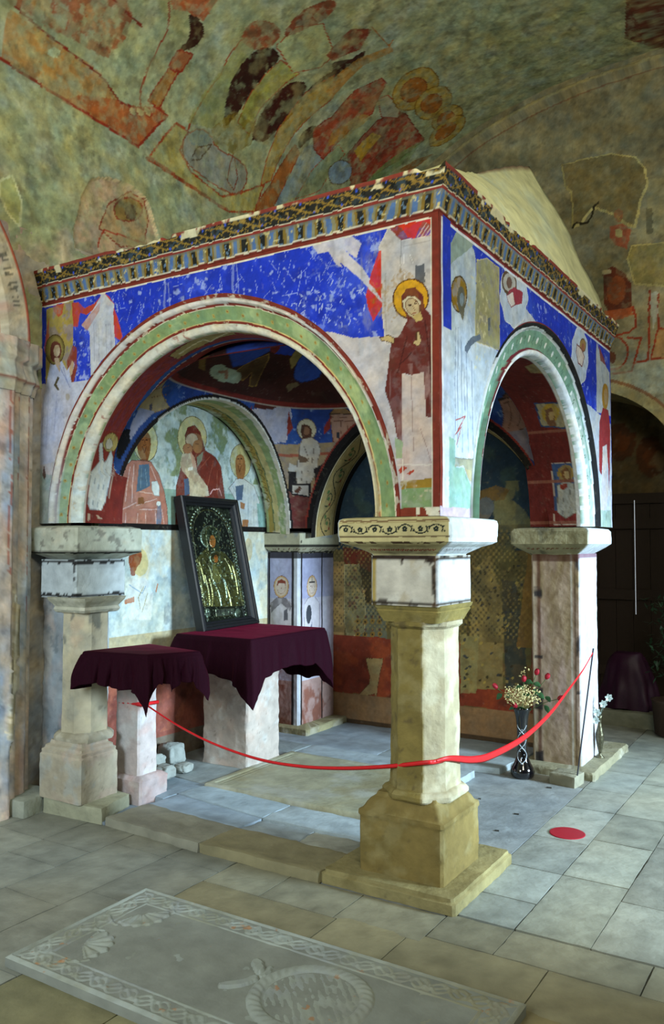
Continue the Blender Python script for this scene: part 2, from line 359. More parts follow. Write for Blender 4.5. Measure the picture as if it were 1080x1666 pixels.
# ================================================================== FLOOR
def build_floor():
    rnd = random.Random(4); bm = bmesh.new(); cl = bm.verts.layers.float_color.new('Col')
    def slab(x0, x1, y0, y1, z=0., base='#8f8f80', g=.003, sub=.035, bow=.0012):
        x0 += g*rnd.uniform(.3, 1); x1 -= g*rnd.uniform(.3, 1); y0 += g*rnd.uniform(.3, 1); y1 -= g*rnd.uniform(.3, 1)
        nx = max(2, int((x1-x0)/sub)); ny = max(2, int((y1-y0)/sub)); c = lin(base)*rnd.uniform(.84, 1.14); tl = [rnd.uniform(-.0015, .0015) for _ in range(3)]
        G = {}
        for i in range(-1, nx+2):
            for j in range(-1, ny+2):
                ii = min(max(i, 0), nx); jj = min(max(j, 0), ny)
                x = x0+(x1-x0)*ii/nx; y = y0+(y1-y0)*jj/ny
                skirt = (i != ii) or (j != jj)
                e = (ii in (0, nx)) or (jj in (0, ny))
                nz = mnoise.noise((x*5, y*5, 1.3)); n2 = mnoise.noise((x*16, y*16, 7.))
                if e:
                    d = .006*mnoise.noise((x*11+x0*7, y*11, 3.3)); d2 = .006*mnoise.noise((x*11, y*11+y0*5, 8.3)); x += min(d, 0)*(1 if ii else -1); y += min(d2, 0)*(1 if jj else -1)
                zz = z+nz*bow*1.4+n2*bow*.6+tl[0]*(ii/nx-.5)+tl[1]*(jj/ny-.5)-(.0008 if e else 0)-(.03 if skirt else 0)
                v = bm.verts.new((x, y, zz)); n3 = mnoise.noise((x*2.3, y*2.3, 9.)); n4 = mnoise.noise((x*9+z*9, y*9, 2.))
                k = 1+.22*n3+.16*n4
                k *= 1-.35*max(0, mnoise.noise((x*22, y*22, 4.))-.35)*2-.10*e; t = np.clip(n3*1.2+.35, 0, 1); cc = c*k*(1-t*.22)+lin('#8a7a52')*t*.22
                v[cl] = (*np.clip(cc, 0, 1), 1); G[i, j] = v
        for i in range(-1, nx+1):
            for j in range(-1, ny+1):
                bm.faces.new((G[i, j], G[i+1, j], G[i+1, j+1], G[i, j+1]))
    def column(x0, x1, ys, base='#8f8f80', z=0.):
        for a, b in zip(ys[:-1], ys[1:]): slab(x0, x1, a, b, z, base)
    def ys(a, b, lo=.42, hi=.75, fix=()):
        out = [a]+list(fix)
        while out[-1] < b-.3: out.append(out[-1]+rnd.uniform(lo, hi))
        out[-1] = b; return out
    # right aisle, joints run away along y
    column(.08, .38, ys(-.11, 4.5, fix=(.17, .56, 1.02, 1.62, 2.05)), '#9aa098')
    column(.38, .69, ys(-.11, 4.5, fix=(.56, 1.12, 1.62)), '#999c8e')
    column(.69, .97, ys(-.11, 4.5, fix=(.40, 1.18, 1.64)), '#94968a')
    for x0, x1 in ((.97, 1.32), (1.32, 1.7), (1.7, 2.05), (2.05, 2.5), (2.5, 2.9), (2.9, 3.3)): column(x0, x1, ys(-.11, 4.5), '#8f8c7a')
    column(-.85, .08, [.05, .66, 2.04], '#8f979a'); column(-.85, .08, [2.04, 2.9, 3.6, 4.5], '#8a8a80')
    column(-3.3, -.85, [2.9, 3.6, 4.5], '#8a8a80'); column(-3.3, -.85, [-.13, 1.2, 2.9], '#8a8a80'); column(-.85, .08, [-.14, .05], '#8a8a80')
    # cross row in front of the column
    for a, b in zip([-1.05, -.72, -.32, .09, .38, .93, 1.4, 1.9, 2.6, 3.3][:-1], [-.72, -.32, .09, .38, .93, 1.4, 1.9, 2.6, 3.3]):
        slab(a, b, -.36 if a > -.3 else -.42, -.12 if a > -.3 else -.15, 0, '#908d78')
    for a, b in ((-1.05, -.30), (-.30, .03), (.03, .60), (.60, 1.25), (1.25, 1.9), (1.9, 2.6), (2.6, 3.3)):
        y1 = -.42 if b <= -.29 else -.36
        y2 = -.66 if b < 1 else -.9
        slab(a, b, y2, y1, 0, '#8b8468')
    for a, b in ((.60, 1.25), (1.25, 1.9), (1.9, 2.6), (2.6, 3.3)): column(a, b, ys(-4.2, -.9 if b > 1 else -.66)[:-1]+[-.66 if a < .7 and b < 1 else -.9], '#7f7350')  # slabs browner here, the shade of this corner put into their colour
    slab(.60, 1.25, -.9, -.66, 0, '#7f7350')
    # left, long joints away from the camera
    for x0, x1, fx in ((-3.3, -2.9, ()), (-2.9, -2.52, ()), (-2.52, -2.15, (-3.6, -2.9, -2.2, -1.5, -.95)), (-2.15, -1.78, (-3.4, -2.6, -1.9, -1.35, -.68)), (-1.78, -1.41, (-3.5, -2.8, -2.0, -1.55, -.97)), (-1.41, -1.05, (-3.3, -2.4, -1.45, -.79))):
        yy = [-4.2]+list(fx) if fx else ys(-4.2, -.9); column(x0, x1, yy+[-.30 if x1 > -1.5 else -.46], '#8b8c80')
        slab(x0, x1, -.30 if x1 > -1.5 else -.46, -.13, 0, '#8b8c80')
    for x0, x1 in ((-1.05, -.55), (-.55, -.05), (-.05, .30), (.30, .60)): column(x0, x1, [-4.2, -3.4, -2.6, -1.9, -1.42, -.66], '#85805f')
    # bed under the joints
    for p in ((-3.4, 3.4, -4.3, 4.6, -.014),):
        vs = [bm.verts.new(q) for q in ((p[0], p[2], p[4]), (p[1], p[2], p[4]), (p[1], p[3], p[4]), (p[0], p[3], p[4]))]
        for v in vs: v[cl] = (*lin('#4c493c'), 1)
        bm.faces.new(vs)
    me = bpy.data.meshes.new('floor'); bmesh.ops.recalc_face_normals(bm, faces=bm.faces); bm.to_mesh(me); bm.free(); me.materials.append(FLOORM)
    for p in me.polygons: p.use_smooth = True
    me.set_sharp_from_angle(angle=R(35))
    tag(link(bpy.data.objects.new('floor', me)), kind='structure')
build_floor()
def sockets():
    bm = bmesh.new()
    for px, py, a in ((840, 1325, .014), (808, 1352, .012), (893, 1282, .016), (780, 1300, .008)):
        x, y, _ = at(px, py, 'Z', 0); bmesh.ops.create_cube(bm, size=1, matrix=Matrix.Translation((x, y, .0)) @ Matrix.Rotation(.3, 4, 'Z') @ Matrix.Diagonal((a*2, a*1.4, .008, 1)))
    tag(mesh_obj('trim_20', bm, flat_mat('hole_shade', '2c2a22', .95)), kind='structure')  # dark blocks stand for the shade inside small floor holes
sockets()
# ================================================================== CEILING VAULT + WALLS
VX0, VA, VB, VZ, VN = .2, 3.0, 1.72, 4.4, 2.3
def vault_prof():
    """points (x, z) from the left wall over the top, with running length"""
    pts = [(-2.8, 2.6), (-2.8, 4.4)]
    for t in np.linspace(0, PI, 260)[1:]:
        c, s = math.cos(t), math.sin(t)
        pts.append((VX0-VA*math.copysign(abs(c)**(2/VN), c), VZ+VB*abs(s)**(2/VN)))
    p = np.array(pts); L = np.concatenate([[0], np.cumsum(np.hypot(*np.diff(p, axis=0).T))]); return p, L
VP, VL = vault_prof()
def vxz(u): return np.interp(u, VL, VP[:, 0]), np.interp(u, VL, VP[:, 1])
def hit_vault(px, py):
    d = fwd+rgt*(px-CXP)/FPX+upv*(CYP-py)/FPX; t = np.linspace(.3, 16, 6000)
    X = CAM[0]+t*d[0]; Z = CAM[2]+t*d[2]
    f = (np.abs(X-VX0)/VA)**VN+(np.maximum(Z-VZ, 0)/VB)**VN
    i = int(np.argmax(f > 1)); i = i if f[i] > 1 else -1
    x, z, y = X[i], Z[i], CAM[1]+t[i]*d[1]
    k = int(np.argmin((VP[:, 0]-x)**2+(VP[:, 1]-z)**2)); 
    if k == 0 or k == 1: return (z-2.6, y)
    # refine on neighbouring segments
    best = None
    for a in (max(k-1, 0), min(k, len(VP)-2)):
        A = VP[a]; B = VP[a+1]; dd = B-A; q = np.clip(((x-A[0])*dd[0]+(z-A[1])*dd[1])/(dd@dd), 0, 1); e = (x-A[0]-q*dd[0])**2+(z-A[1]-q*dd[1])**2
        if best is None or e < best[0]: best = (e, VL[a]+q*math.hypot(*dd))
    return (best[1], y)
def make_vault():
    Ltot = VL[-1]
    us = np.concatenate([arr(0, 5.6, .011), arr(5.65, Ltot, .06)]); vs = np.concatenate([arr(-4.2, -1.3, .06), arr(-1.28, 4.42, .011)])
    X, Z = vxz(us)
    P = np.array([np.broadcast_to(X[:, None], (len(us), len(vs))), np.broadcast_to(vs[None], (len(us), len(vs))), np.broadcast_to(Z[:, None], (len(us), len(vs)))]).copy()
    S = Surf('ceiling', us, vs, P, hit_vault, '#9ba27e', jit=.004, mat=PLASTER, seed=11, var=.06)
    U, V = S.mu, S.mv
    S.blot('#a8aa8e', .42, .75, 2.2, .5, 1); S.blot('#7e8863', .5, .75, 3.5, .45, 2); S.blot('#a89c58', .54, .76, 2.4, .45, 3); S.blot('#9ea698', .5, .75, 5, .5, 5)
    S.blot('#c0ab98', .5, .7, 2.5, .6, 4, where=ss(1.7-U, 0, .8))
    S.blot('#5f6a45', .58, .7, 12, .35, 6)
    S.mottle(.16, 26, 3); S.mottle(.14, 9, 5)
    br, dk, rd, oc = '#8a4423', '#33180f', '#9a3a22', '#9b6a26'
    F = S.frame(0, 0, 2)      # crop coordinates, 2x, from (0,0)
    F.poly([(-80, -120), (-40, 300), (0, 190), (30, 30), (100, 62), (190, 140), (330, 235), (340, 262), (385, 325), (430, 352), (470, 375), (520, 350), (545, 376), (450, 480), (0, 190)], '#a9722e', .75, tex=.5)
    F.poly([(-60, -140), (380, -140), (430, 60), (405, 130), (350, 190), (225, 125), (100, 62), (30, 10)], br, .85, tex=.75)
    F.poly([(40, -100), (150, -100), (170, 60), (120, 40)], '#c09a50', .5, tex=.6)
    F.ell(320, 60, 60, 34, '#b08a5a', 60, .6, tex=.6); F.ell(330, 160, 24, 20, '#6a2a18', 0, .6)
    F.poly([(385, 325), (440, 350), (520, 345), (545, 376), (450, 480), (330, 405), (200, 330), (260, 310)], '#97421f', .7, tex=.35)
    F.line([(-60, 150), (0, 190), (450, 478), (545, 378), (490, 335)], '#8a2f1a', .02); F.line([(50, 20), (120, 85), (320, 240), (345, 265), (390, 335), (455, 355)], '#7a2a1a', .016)
    F.line([(548, -20), (552, 50), (540, 110), (480, 220), (450, 320), (465, 380)], '#8a3a26', .014, sm=2)
    F.line([(350, -20), (430, 60), (460, 85)], '#7a2a1a', .014)
    F.poly([(546, -40), (740, -40), (660, 70), (610, 36), (560, 30)], '#a3491f', .9, tex=.4)
    F.poly([(610, 36), (655, 65), (667, 110), (640, 152), (600, 166), (580, 155), (612, 130), (618, 90)], dk, 1, sm=1)
    F.poly([(580, 160), (628, 178), (590, 235), (548, 215)], '#9a5a34', .95, '#8a2f1a', .012); F.poly([(548, 222), (582, 238), (515, 355), (478, 330)], '#96601f', .9, '#8a2f1a', .012, tex=.3)
    for x in (430, 455, 478): F.ell(x, 365, 10, 18, '#b5a678', -30, .9, '#8a3a26', .01)
    F.ell(175, 170, 20, 18, '#a9b592', 0, .9)
    # first apostle: outline, robe
    F.line([(485, 510), (575, 400), (610, 425), (720, 240), (745, 180), (785, 130)], '#98401f', .014)
    F.poly([(610, 400), (740, 200), (780, 135), (830, 150), (730, 400), (690, 420)], '#8d9258', .8, tex=.3)
    F.poly([(730, 405), (740, 290), (790, 200), (850, 150), (900, 160), (912, 195), (860, 240), (800, 330), (745, 410)], dk, 1, sm=1)
    F.poly([(780, 130), (800, 80), (850, 60), (910, 85), (915, 120), (880, 155), (830, 165)], '#8a3f22', .9, tex=.5, sm=1)
    F.poly([(775, 395), (800, 330), (860, 245), (915, 195), (975, 240), (930, 270), (850, 350), (812, 440)], '#a09a3c', .8, tex=.35, line='#98401f', lw=.01)
    F.poly([(812, 450), (860, 350), (920, 280), (985, 260), (1003, 290), (960, 370), (880, 445), (850, 465)], '#3a160e', 1, sm=1)
    F.poly([(900, 150), (960, 90), (1050, 75), (1090, 180), (1040, 220), (955, 240)], '#a7ab78', .8, '#98401f', .01, tex=.2)
    F.poly([(920, 110), (970, 40), (1060, 0), (1100, 0), (1090, 40), (1010, 90), (940, 120)], '#7c3a20', .95, tex=.4, sm=1)
    F.poly([(1000, 290), (1080, 230), (1160, 180), (1190, 160), (1180, 190), (1080, 260), (1010, 305)], dk, 1, sm=1)
    F.poly([(905, 420), (1000, 300), (1085, 245), (1085, 320), (960, 430), (880, 590), (850, 600)], '#a8852f', .85, tex=.3, line='#98401f', lw=.01)
    F.poly([(968, 480), (975, 435), (1010, 410), (1045, 412), (1048, 440), (1000, 455), (980, 482)], dk, 1, sm=1)
    F.poly([(960, 470), (975, 500), (920, 620), (880, 690), (820, 690), (880, 600)], '#9a5a24', .95, '#8a2f1a', .01)
    F.poly([(990, 480), (1060, 450), (1090, 480), (1040, 560), (960, 640), (890, 680), (930, 600)], '#7f93a0', .7, tex=.3)
    F.poly([(1100, 470), (1120, 500), (1040, 620), (960, 650), (1010, 560)], '#7d8a62', .7, line='#98401f', lw=.008)
    # bending grey figure and yellow step
    F.poly([(485, 510), (575, 402), (612, 428), (585, 490), (620, 560), (720, 640), (780, 630), (860, 600), (830, 690), (740, 690)], '#a79a4a', .75, '#98401f', .016, tex=.3)
    F.poly([(590, 500), (600, 440), (650, 418), (690, 440), (700, 480), (770, 515), (808, 550), (800, 610), (760, 638), (700, 605), (620, 545)], '#8b8c80', .95, '#8a4a30', .012, sm=1)
    F.ell(650, 450, 34, 26, '#6d8186', 0, .9); F.line([(625, 510), (640, 480), (690, 470), (650, 520), (625, 520)], '#5a4a34', .01); F.line([(760, 500), (740, 590), (760, 620), (775, 580), (765, 520)], '#7a3a24', .012)
    F.poly([(690, 420), (760, 360), (830, 400), (820, 470), (760, 500), (700, 470)], '#7c6a22', .8, tex=.6)
    F.line([(480, 515), (745, 690)], '#8a3a1a', .03)
    # second crop
    F = S.frame(540, 0, 2)
    F.poly([(-20, 180), (60, 95), (130, 95), (90, 160), (0, 200)], '#7a2f1c', .95, tex=.3)
    F.poly([(0, 205), (80, 188), (90, 215), (0, 240)], dk, .9); F.poly([(85, 190), (190, 150), (200, 165), (100, 215), (0, 320), (-20, 300), (20, 240)], '#a8762c', .85, tex=.3)
    F.line([(130, 90), (185, 150), (200, 130)], '#9a5a24', .014)
    F.poly([(-60, 420), (0, 380), (80, 290), (160, 255), (178, 270), (150, 320), (130, 370), (60, 420), (-30, 520), (-60, 480)], '#9b3f22', .95, '#7a1f14', .01, tex=.25)
    F.poly([(0, 430), (100, 370), (130, 380), (40, 450), (-20, 480)], '#a8883a', .7, tex=.4)
    F.poly([(50, 500), (150, 390), (210, 360), (240, 370), (300, 455), (220, 520), (110, 590), (60, 600)], '#8e2f1a', .95, '#6a1a10', .01, tex=.25)
    F.poly([(70, 490), (130, 430), (160, 440), (95, 525)], '#b8922e', .95); F.poly([(150, 320), (180, 308), (222, 345), (218, 385), (160, 380)], '#97937a', .95, '#8a3a26', .01)
    F.poly([(110, 590), (200, 510), (290, 460), (250, 520), (170, 580), (90, 620)], '#6f8a4c', .8, tex=.3); F.poly([(220, 550), (280, 515), (330, 500), (280, 540), (230, 570)], '#8a5a24', .9)
    F.ell(25, 560, 42, 36, '#7b93a8', -50, .9, '#5a4a34', .01); F.poly([(55, 600), (110, 585), (150, 640), (50, 650)], '#7a2a14', .9)
    for (x, y, a_, b_) in ((272, 290, 84, 58), (330, 335, 66, 46), (375, 385, 56, 36), (375, 425, 72, 30)):
        F.ell(x, y, a_, b_, '#a98a34', -38, .9, '#7d5a1c', .012, tex=.35); F.ell(x-6, y+2, a_*.56, b_*.6, '#9a5a20', -38, .9, '#7a3a18', .008)
    F.poly([(958, -60), (1200, -60), (1200, 200), (952, 125)], '#5c2518', .95, tex=.3)
    for q in ([(300, 90), (330, 85), (325, 140), (305, 130)], [(640, 60), (700, 40), (720, 60)], [(480, 320), (560, 250), (620, 240)], [(790, 40), (860, 30)]): F.line([(x, y) for x, y in q], '#9a9c6a', .02, a=.6)
    F.line([(340, 175), (400, 180), (410, 220)], '#b0ad80', .02, a=.6); F.line([(360, 500), (450, 450), (545, 400), (640, 350), (720, 325)], '#6a4a22', .03, a=.7)
    # the raised bust patch above the canopy's left end
    F = S.frame(0, 0, 2)
    pts = [(230, 800), (280, 590), (340, 575), (390, 590), (440, 610), (485, 655), (500, 720), (520, 790), (420, 850), (300, 840)]
    F.poly(pts, '#b89c82', .9, '#c8b48c', .016, sm=1, dh=.02, tex=.35)
    F.poly([(330, 740), (360, 660), (430, 620), (475, 650), (490, 720), (470, 800), (400, 800)], '#a88a5a', .7, '#8a3a26', .01, tex=.3); F.ell(425, 680, 45, 40, '#8a7038', 0, .9, '#8a3a26', .012); F.ell(432, 690, 20, 28, '#5a3020', 0, .9)
    F.line([(325, 800), (345, 745), (480, 790)], '#a2402a', .014)
    F.poly([(0, 590), (40, 570), (70, 660), (65, 740), (30, 700), (0, 640)], '#a8a86a', .9, '#c8c89a', .014)
    S.blot('#8f9674', .50, .66, 13, .50, 21); S.blot('#a59a6a', .55, .7, 5, .35, 22); S.blot('#4e4630', .60, .74, 9, .4, 23)
    # broken plaster edges in relief
    S.h += .02*(fbm(U, V, 1.6, 301, 3)-.5)+.014*(fbm(U, V, 9, 305, 4)-.5)
    P2 = S.build(normal=None)
    tag(P2, kind='structure'); return S
make_vault()
# wall behind, with the arch of the vault, and a passage niche low at the right
def make_end_wall():
    us = arr(-2.82, 3.2, .0105); vs = arr(0, 6.2, .0105)
    S = Surf('wall_back', us, vs, lambda U, V: np.array([U, U*0+4.4, V]), hx := hy_(4.4), '#8e8262', jit=.005, mat=PLASTER, seed=31, var=.08)
    U, V = S.U, S.V
    S.blot('#a79f78', .5, .7, 2, .6, 1); S.blot('#6c6646', .5, .7, 2.6, .6, 2); S.blot('#7a7f76', .55, .7, 4, .5, 3)
    S.put(ss(V, 3.9, 4.9), '#69664e', .6); S.mottle(.3, 3, 7); S.mottle(.2, 14, 8)
    f = (np.abs(U-VX0)/VA)**VN+(np.maximum(V-VZ, 0)/VB)**VN
    S.put(((f > .86) & (f < .93)), '#948a5e', .6); S.put(((f > .80) & (f < .815)), '#6a3a26', .6)
    S.h += np.where(f > .84, .05, 0)+np.where((f > .84) & (f < .90), .05, 0)
    F = S.frame(800, 240, 3.857)
    F.poly([(440, 110), (520, 90), (600, 70), (740, 40), (900, 60), (960, 130), (980, 220), (940, 320), (900, 500), (840, 480), (760, 420), (640, 380), (560, 480), (510, 500), (500, 280), (460, 240)], '#6e6038', .8, '#b0a46c', .018, dh=.02, tex=.3)
    F.line([(510, 500), (530, 480), (600, 470), (630, 430), (640, 380), (670, 350)], '#2e2818', .02)
    F.poly([(740, 500), (830, 480), (880, 520), (850, 640), (780, 620), (735, 560)], '#99462a', .8, tex=.5); F.ell(800, 430, 30, 40, '#99462a', 0, .6, tex=.5); F.ell(800, 540, 26, 30, '#a8a068', 0, .8)
    F.poly([(880, 620), (1200, 590), (1200, 880), (900, 860), (850, 700)], '#857a42', .7, '#b0a46c', .014, dh=.012, tex=.3)
    F.poly([(980, 200), (1200, 170), (1200, 560), (970, 540)], '#8f8a68', .6, tex=.3); F.poly([(970, 380), (1010, 380), (1010, 545), (970, 545)], '#4a4634', .7)
    F.poly([(700, 790), (760, 745), (830, 790), (875, 850), (880, 1040), (820, 1060), (740, 1060), (705, 980)], '#5c2413', .95, tex=.25); F.ell(785, 900, 60, 90, '#8a4a26', 10, .7, tex=.7)
    F.poly([(700, 1030), (880, 1000), (890, 1050), (760, 1090)], '#a8542c', .8); F.ell(725, 785, 30, 18, '#a89a74', 0, .9)
    F.line([(885, 1000), (905, 1070), (900, 1130), (860, 1160), (770, 1185), (740, 1180)], '#8f3a22', .02); F.line([(855, 1195), (935, 1195), (880, 1410), (760, 1420)], '#8f3a22', .02)
    F.line([(990, 900), (985, 1330), (900, 1355)], '#8f3a22', .02); F.line([(1040, 920), (1045, 1140), (1200, 1130)], '#8f3a22', .02); F.poly([(1045, 1140), (1200, 1125), (1200, 1310), (1000, 1330)], '#a8743c', .6, '#8f3a22', .016)
    F.ell(755, 1290, 100, 105, None, line='#8f3a22', lw=.018); F.ell(755, 1320, 24, 40, '#5a2a18', 0, .9)
    F.poly([(990, 920), (1035, 900), (1045, 1040), (1010, 1150)], '#b0b0a0', .8); F.poly([(740, 1430), (880, 1410), (900, 1355), (1200, 1320), (1200, 1543), (740, 1543)], '#a5a793', .7, tex=.3)
    F = S.frame(940, 560, 2.45); F.poly([(120, 90), (343, 60), (343, 250), (250, 200), (130, 170)], '#a8a890', .5, tex=.4)
    S.h += .05*(fbm(S.mu, S.mv, 1.6, 331, 3)-.5)+.02*(fbm(S.mu, S.mv, 8, 335, 4)-.5)
    # niche opening
    c, r = (-.565, 2.1), .95
    A, B, keep = cut_circle(S, c, r, U, V, .014)
    S.P = np.array([A, S.P[1], B]); S.keep = keep
    du = np.hypot(U-c[0], np.maximum(V-c[1], 0)); band = (du < r+.13) & (V > 1.9)
    S.put(band, '#a89a6c', .8); S.put((du > r+.10) & (du < r+.13) & (V > 1.9), '#7a3a22', .7)
    o = S.build(normal=(0, -1, 0)); tag(o, kind='structure')
    # niche reveal
    th = np.concatenate([[-.001], np.linspace(0, PI, 90), [PI+.001]]); us2 = np.arange(len(th)); vs2 = arr(4.33, 5.1, .03)
    X = c[0]+r*np.cos(th); Z = c[1]+r*np.sin(th); X[0], Z[0] = c[0]+r, 0; X[-1], Z[-1] = c[0]-r, 0
    P = np.array([np.broadcast_to(X[:, None], (len(th), len(vs2))), np.broadcast_to(vs2[None], (len(th), len(vs2))), np.broadcast_to(Z[:, None], (len(th), len(vs2)))]).copy()
    S2 = Surf('trim_1', us2*.03, vs2, P, None, '#8d7d56', mat=PLASTER, seed=33); tag(S2.build(), kind='structure')
    # lunette above the door
    S3 = Surf('wall_niche', arr(-1.6, .5, .02), arr(2.06, 3.2, .02), lambda U, V: np.array([U, U*0+5.05, V]), hy_(5.05), '#5a4c34', jit=.02, mat=PLASTER, seed=35, var=.2)
    for x, y, rr in ((1010, 720, 24), (1060, 745, 26)): S3.ell(x, y, rr, rr*1.25, '#4e2814', 0, .8); S3.ell(x, y, rr*.5, rr*.6, '#6a3a1c', 0, .7)
    S3.blot('#7a6a4a', .55, .7, 5, .5); tag(S3.build(), kind='structure')
make_end_wall()
def door():
    m = flat_mat('dark_oak', '2a1c12', .7, bump=.3, bscale=30)
    bm = bmesh.new()
    def bx(x0, x1, y0, y1, z0, z1):
        bmesh.ops.create_cube(bm, size=1, matrix=Matrix.Translation(((x0+x1)/2, (y0+y1)/2, (z0+z1)/2)) @ Matrix.Diagonal((x1-x0, y1-y0, z1-z0, 1)))
    bx(-1.6, .5, 5.0, 5.12, 2.0, 2.1)
    for k in range(12): bx(-1.55+k*.165, -1.39+k*.165, 5.03, 5.09, 0, 2.0)
    for z in (.35, 1.1, 1.8): bx(-1.5, .45, 5.0, 5.03, z-.05, z+.05)
    d = mesh_obj('door_1', bm, m); tag(d, kind='structure')
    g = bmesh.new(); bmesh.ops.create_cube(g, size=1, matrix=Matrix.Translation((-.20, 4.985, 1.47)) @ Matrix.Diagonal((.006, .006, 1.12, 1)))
    mesh_obj('daylight_gap', g, flat_mat('daylight', 'dfe8f4', .9, emit=.35), d)  # glowing rod added in place of daylight showing through the door gap
door()
rough_block('trim_2', rect(-.5, .6, 4.05, 4.4), 0, .13, None, '#8a8a78', seed=8)['kind'] = 'structure'
# left wall: plane, pier, arch ring
def left_wall():
    S = Surf('wall_left', arr(-1.1, 0.05, .014), arr(0, 3.6, .014), lambda U, V: np.array([U*0-2.8, U, V]), hx_(-2.8), '#a39a8c', mat=PLASTER, seed=41, jit=.01)
    S.blot('#8f9ba6', .5, .7, 5, .5, st=(1, .4)); S.blot('#b58e80', .5, .7, 4, .5, 2, st=(1, .3)); S.mottle(.15, 12)
    tag(S.build(), kind='structure')
    # plain wall going on toward the viewer, outside the frame
    S = Surf('wall_side', np.concatenate([arr(-4.2, -1.1, .1), arr(.04, 4.4, .1)]), arr(0, 3.6, .1), lambda U, V: np.array([U*0-2.803, U, V]), None, '#a39a8c', mat=PLASTER, seed=42); tag(S.build(), kind='structure')
    # pier in plan (y, x)
    plan = [(y-.10, x-.01) for y, x in [(.02, -2.8), (.0, -2.74), (-.03, -2.70), (-.075, -2.695), (-.085, -2.66), (-.10, -2.655), (-.17, -2.65), (-.185, -2.62), (-.24, -2.615), (-.25, -2.58), (-.40, -2.58), (-.42, -2.62), (-.46, -2.63), (-.52, -2.70), (-.52, -2.8)]]
    def pier(name, z0, z1, grow, base, seed, step=.014, prof=None):
        p = np.array(plan); pts = [p[0]]
        for a, b in zip(p[:-1], p[1:]):
            n = max(1, int(np.hypot(*(b-a))/step)); pts += [a+(b-a)*k/n for k in range(1, n+1)]
        pts = np.array(pts); L = np.concatenate([[0], np.cumsum(np.hypot(*np.diff(pts, axis=0).T))])
        zs = arr(z0, z1, step); g = np.array([grow(z) for z in zs]) if callable(grow) else np.full(len(zs), grow)
        cy = -.34; Y = pts[:, 0][:, None]*(1)+np.sign(pts[:, 0]-cy)[:, None]*g[None]*.4; X = np.maximum(pts[:, 1][:, None]+g[None]*(pts[:, 1] > -2.79)[:, None], -2.8)
        n = fbm(L[:, None]+0*zs[None], zs[None]+0*L[:, None], 7, seed, 4)-.5
        S = Surf(name, L, zs, np.array([X+n*.014, Y, np.broadcast_to(zs[None], X.shape)]), None, base, mat=PLASTER, seed=seed, jit=.01)
        return S
    e = empty('wall_pier', (-2.8, -.24, 0))
    S = pier('shaft', .0, 2.52, 0, '#c6bab0', 43)
    S.blot('#c59a8a', .48, .66, 4, .6, 1, st=(1, .25)); S.blot('#a6b6c6', .42, .64, 5, .75, 2, st=(1, .3)); S.blot('#cfc5b4', .55, .7, 6, .6, 3, st=(1, .4)); S.mottle(.14, 14)
    for L0 in (.19, .30, .43): S.line([(L0, 1.0+L0), (L0, 2.5)], '#a85a46', .014, px=False, a=.8)
    S.poly([(.36, .35), (.42, .5), (.40, .9), (.34, 1.1), (.36, 1.35), (.30, 1.2), (.31, .8), (.33, .5)], '#a59a7a', .9, px=False, dh=-.02, line='#d6cdb8', lw=.01)
    o = S.build(); o.parent = e; o.matrix_parent_inverse = Matrix.Translation((2.8, .24, 0))
    def gr(z): return .01+.025*(z > 2.70)+.012*math.sin((z-2.52)*30)*(z < 2.7)+.02*(z > 2.57)
    S = pier('impost', 2.51, 2.82, gr, '#c2b8a6', 45); S.blot('#c79684', .5, .66, 5, .6, 1); S.blot('#9aa494', .5, .68, 6, .5, 2)
    S.put(np.abs(S.V-2.70) < .006, '#5a4a3a', .8); S.put(np.abs(S.V-2.58) < .004, '#8a4a3a', .8)
    o = S.build(); o.parent = e; o.matrix_parent_inverse = Matrix.Translation((2.8, .24, 0))
    # arch ring springing from the impost toward the viewer
    th = np.linspace(0, PI*.5, 150); rr = arr(.98, 1.34, .012); T, RR = np.meshgrid(th, rr, indexing='ij')
    Y = -1.46+RR*np.cos(T); Z = 2.80+RR*np.sin(T); X = -2.8+np.clip(.2-np.where(RR > 1.22, (RR-1.22)*1.7, 0)-np.where(RR < 1.06, .05, 0), 0, 1)
    S = Surf('arch_band', th*1.2, rr, np.array([X, Y, Z]), None, '#b2a68e', mat=PLASTER, seed=47, jit=.008)
    S.blot('#c0988a', .5, .68, 5, .6, 1); S.blot('#9aa084', .5, .66, 6, .5, 2)
    S.put(np.abs(S.V-1.215) < .012, '#a04a34', .9); S.put(np.abs(S.V-1.04) < .012, '#98412c', .9); S.put(np.abs(S.V-1.30) < .008, '#a8604a', .8)
    for k in range(4):
        for j in range(3): S.line([(.25+k*.09+.018*j, 1.115), (.25+k*.09+.018*j+.006*(j-1), 1.165)], '#4c4a40', .010, px=False, a=.8)
        S.line([(.25+k*.09, 1.115+.045*(k % 2)), (.286+k*.09, 1.115+.045*(k % 2))], '#4c4a40', .009, px=False, a=.8)
    o = S.build(); o.parent = e; o.matrix_parent_inverse = Matrix.Translation((2.8, .24, 0))
    tag(e, 'tall fluted wall pier with a moulded impost and red-lined arch, left edge of the picture', 'pier')
left_wall()
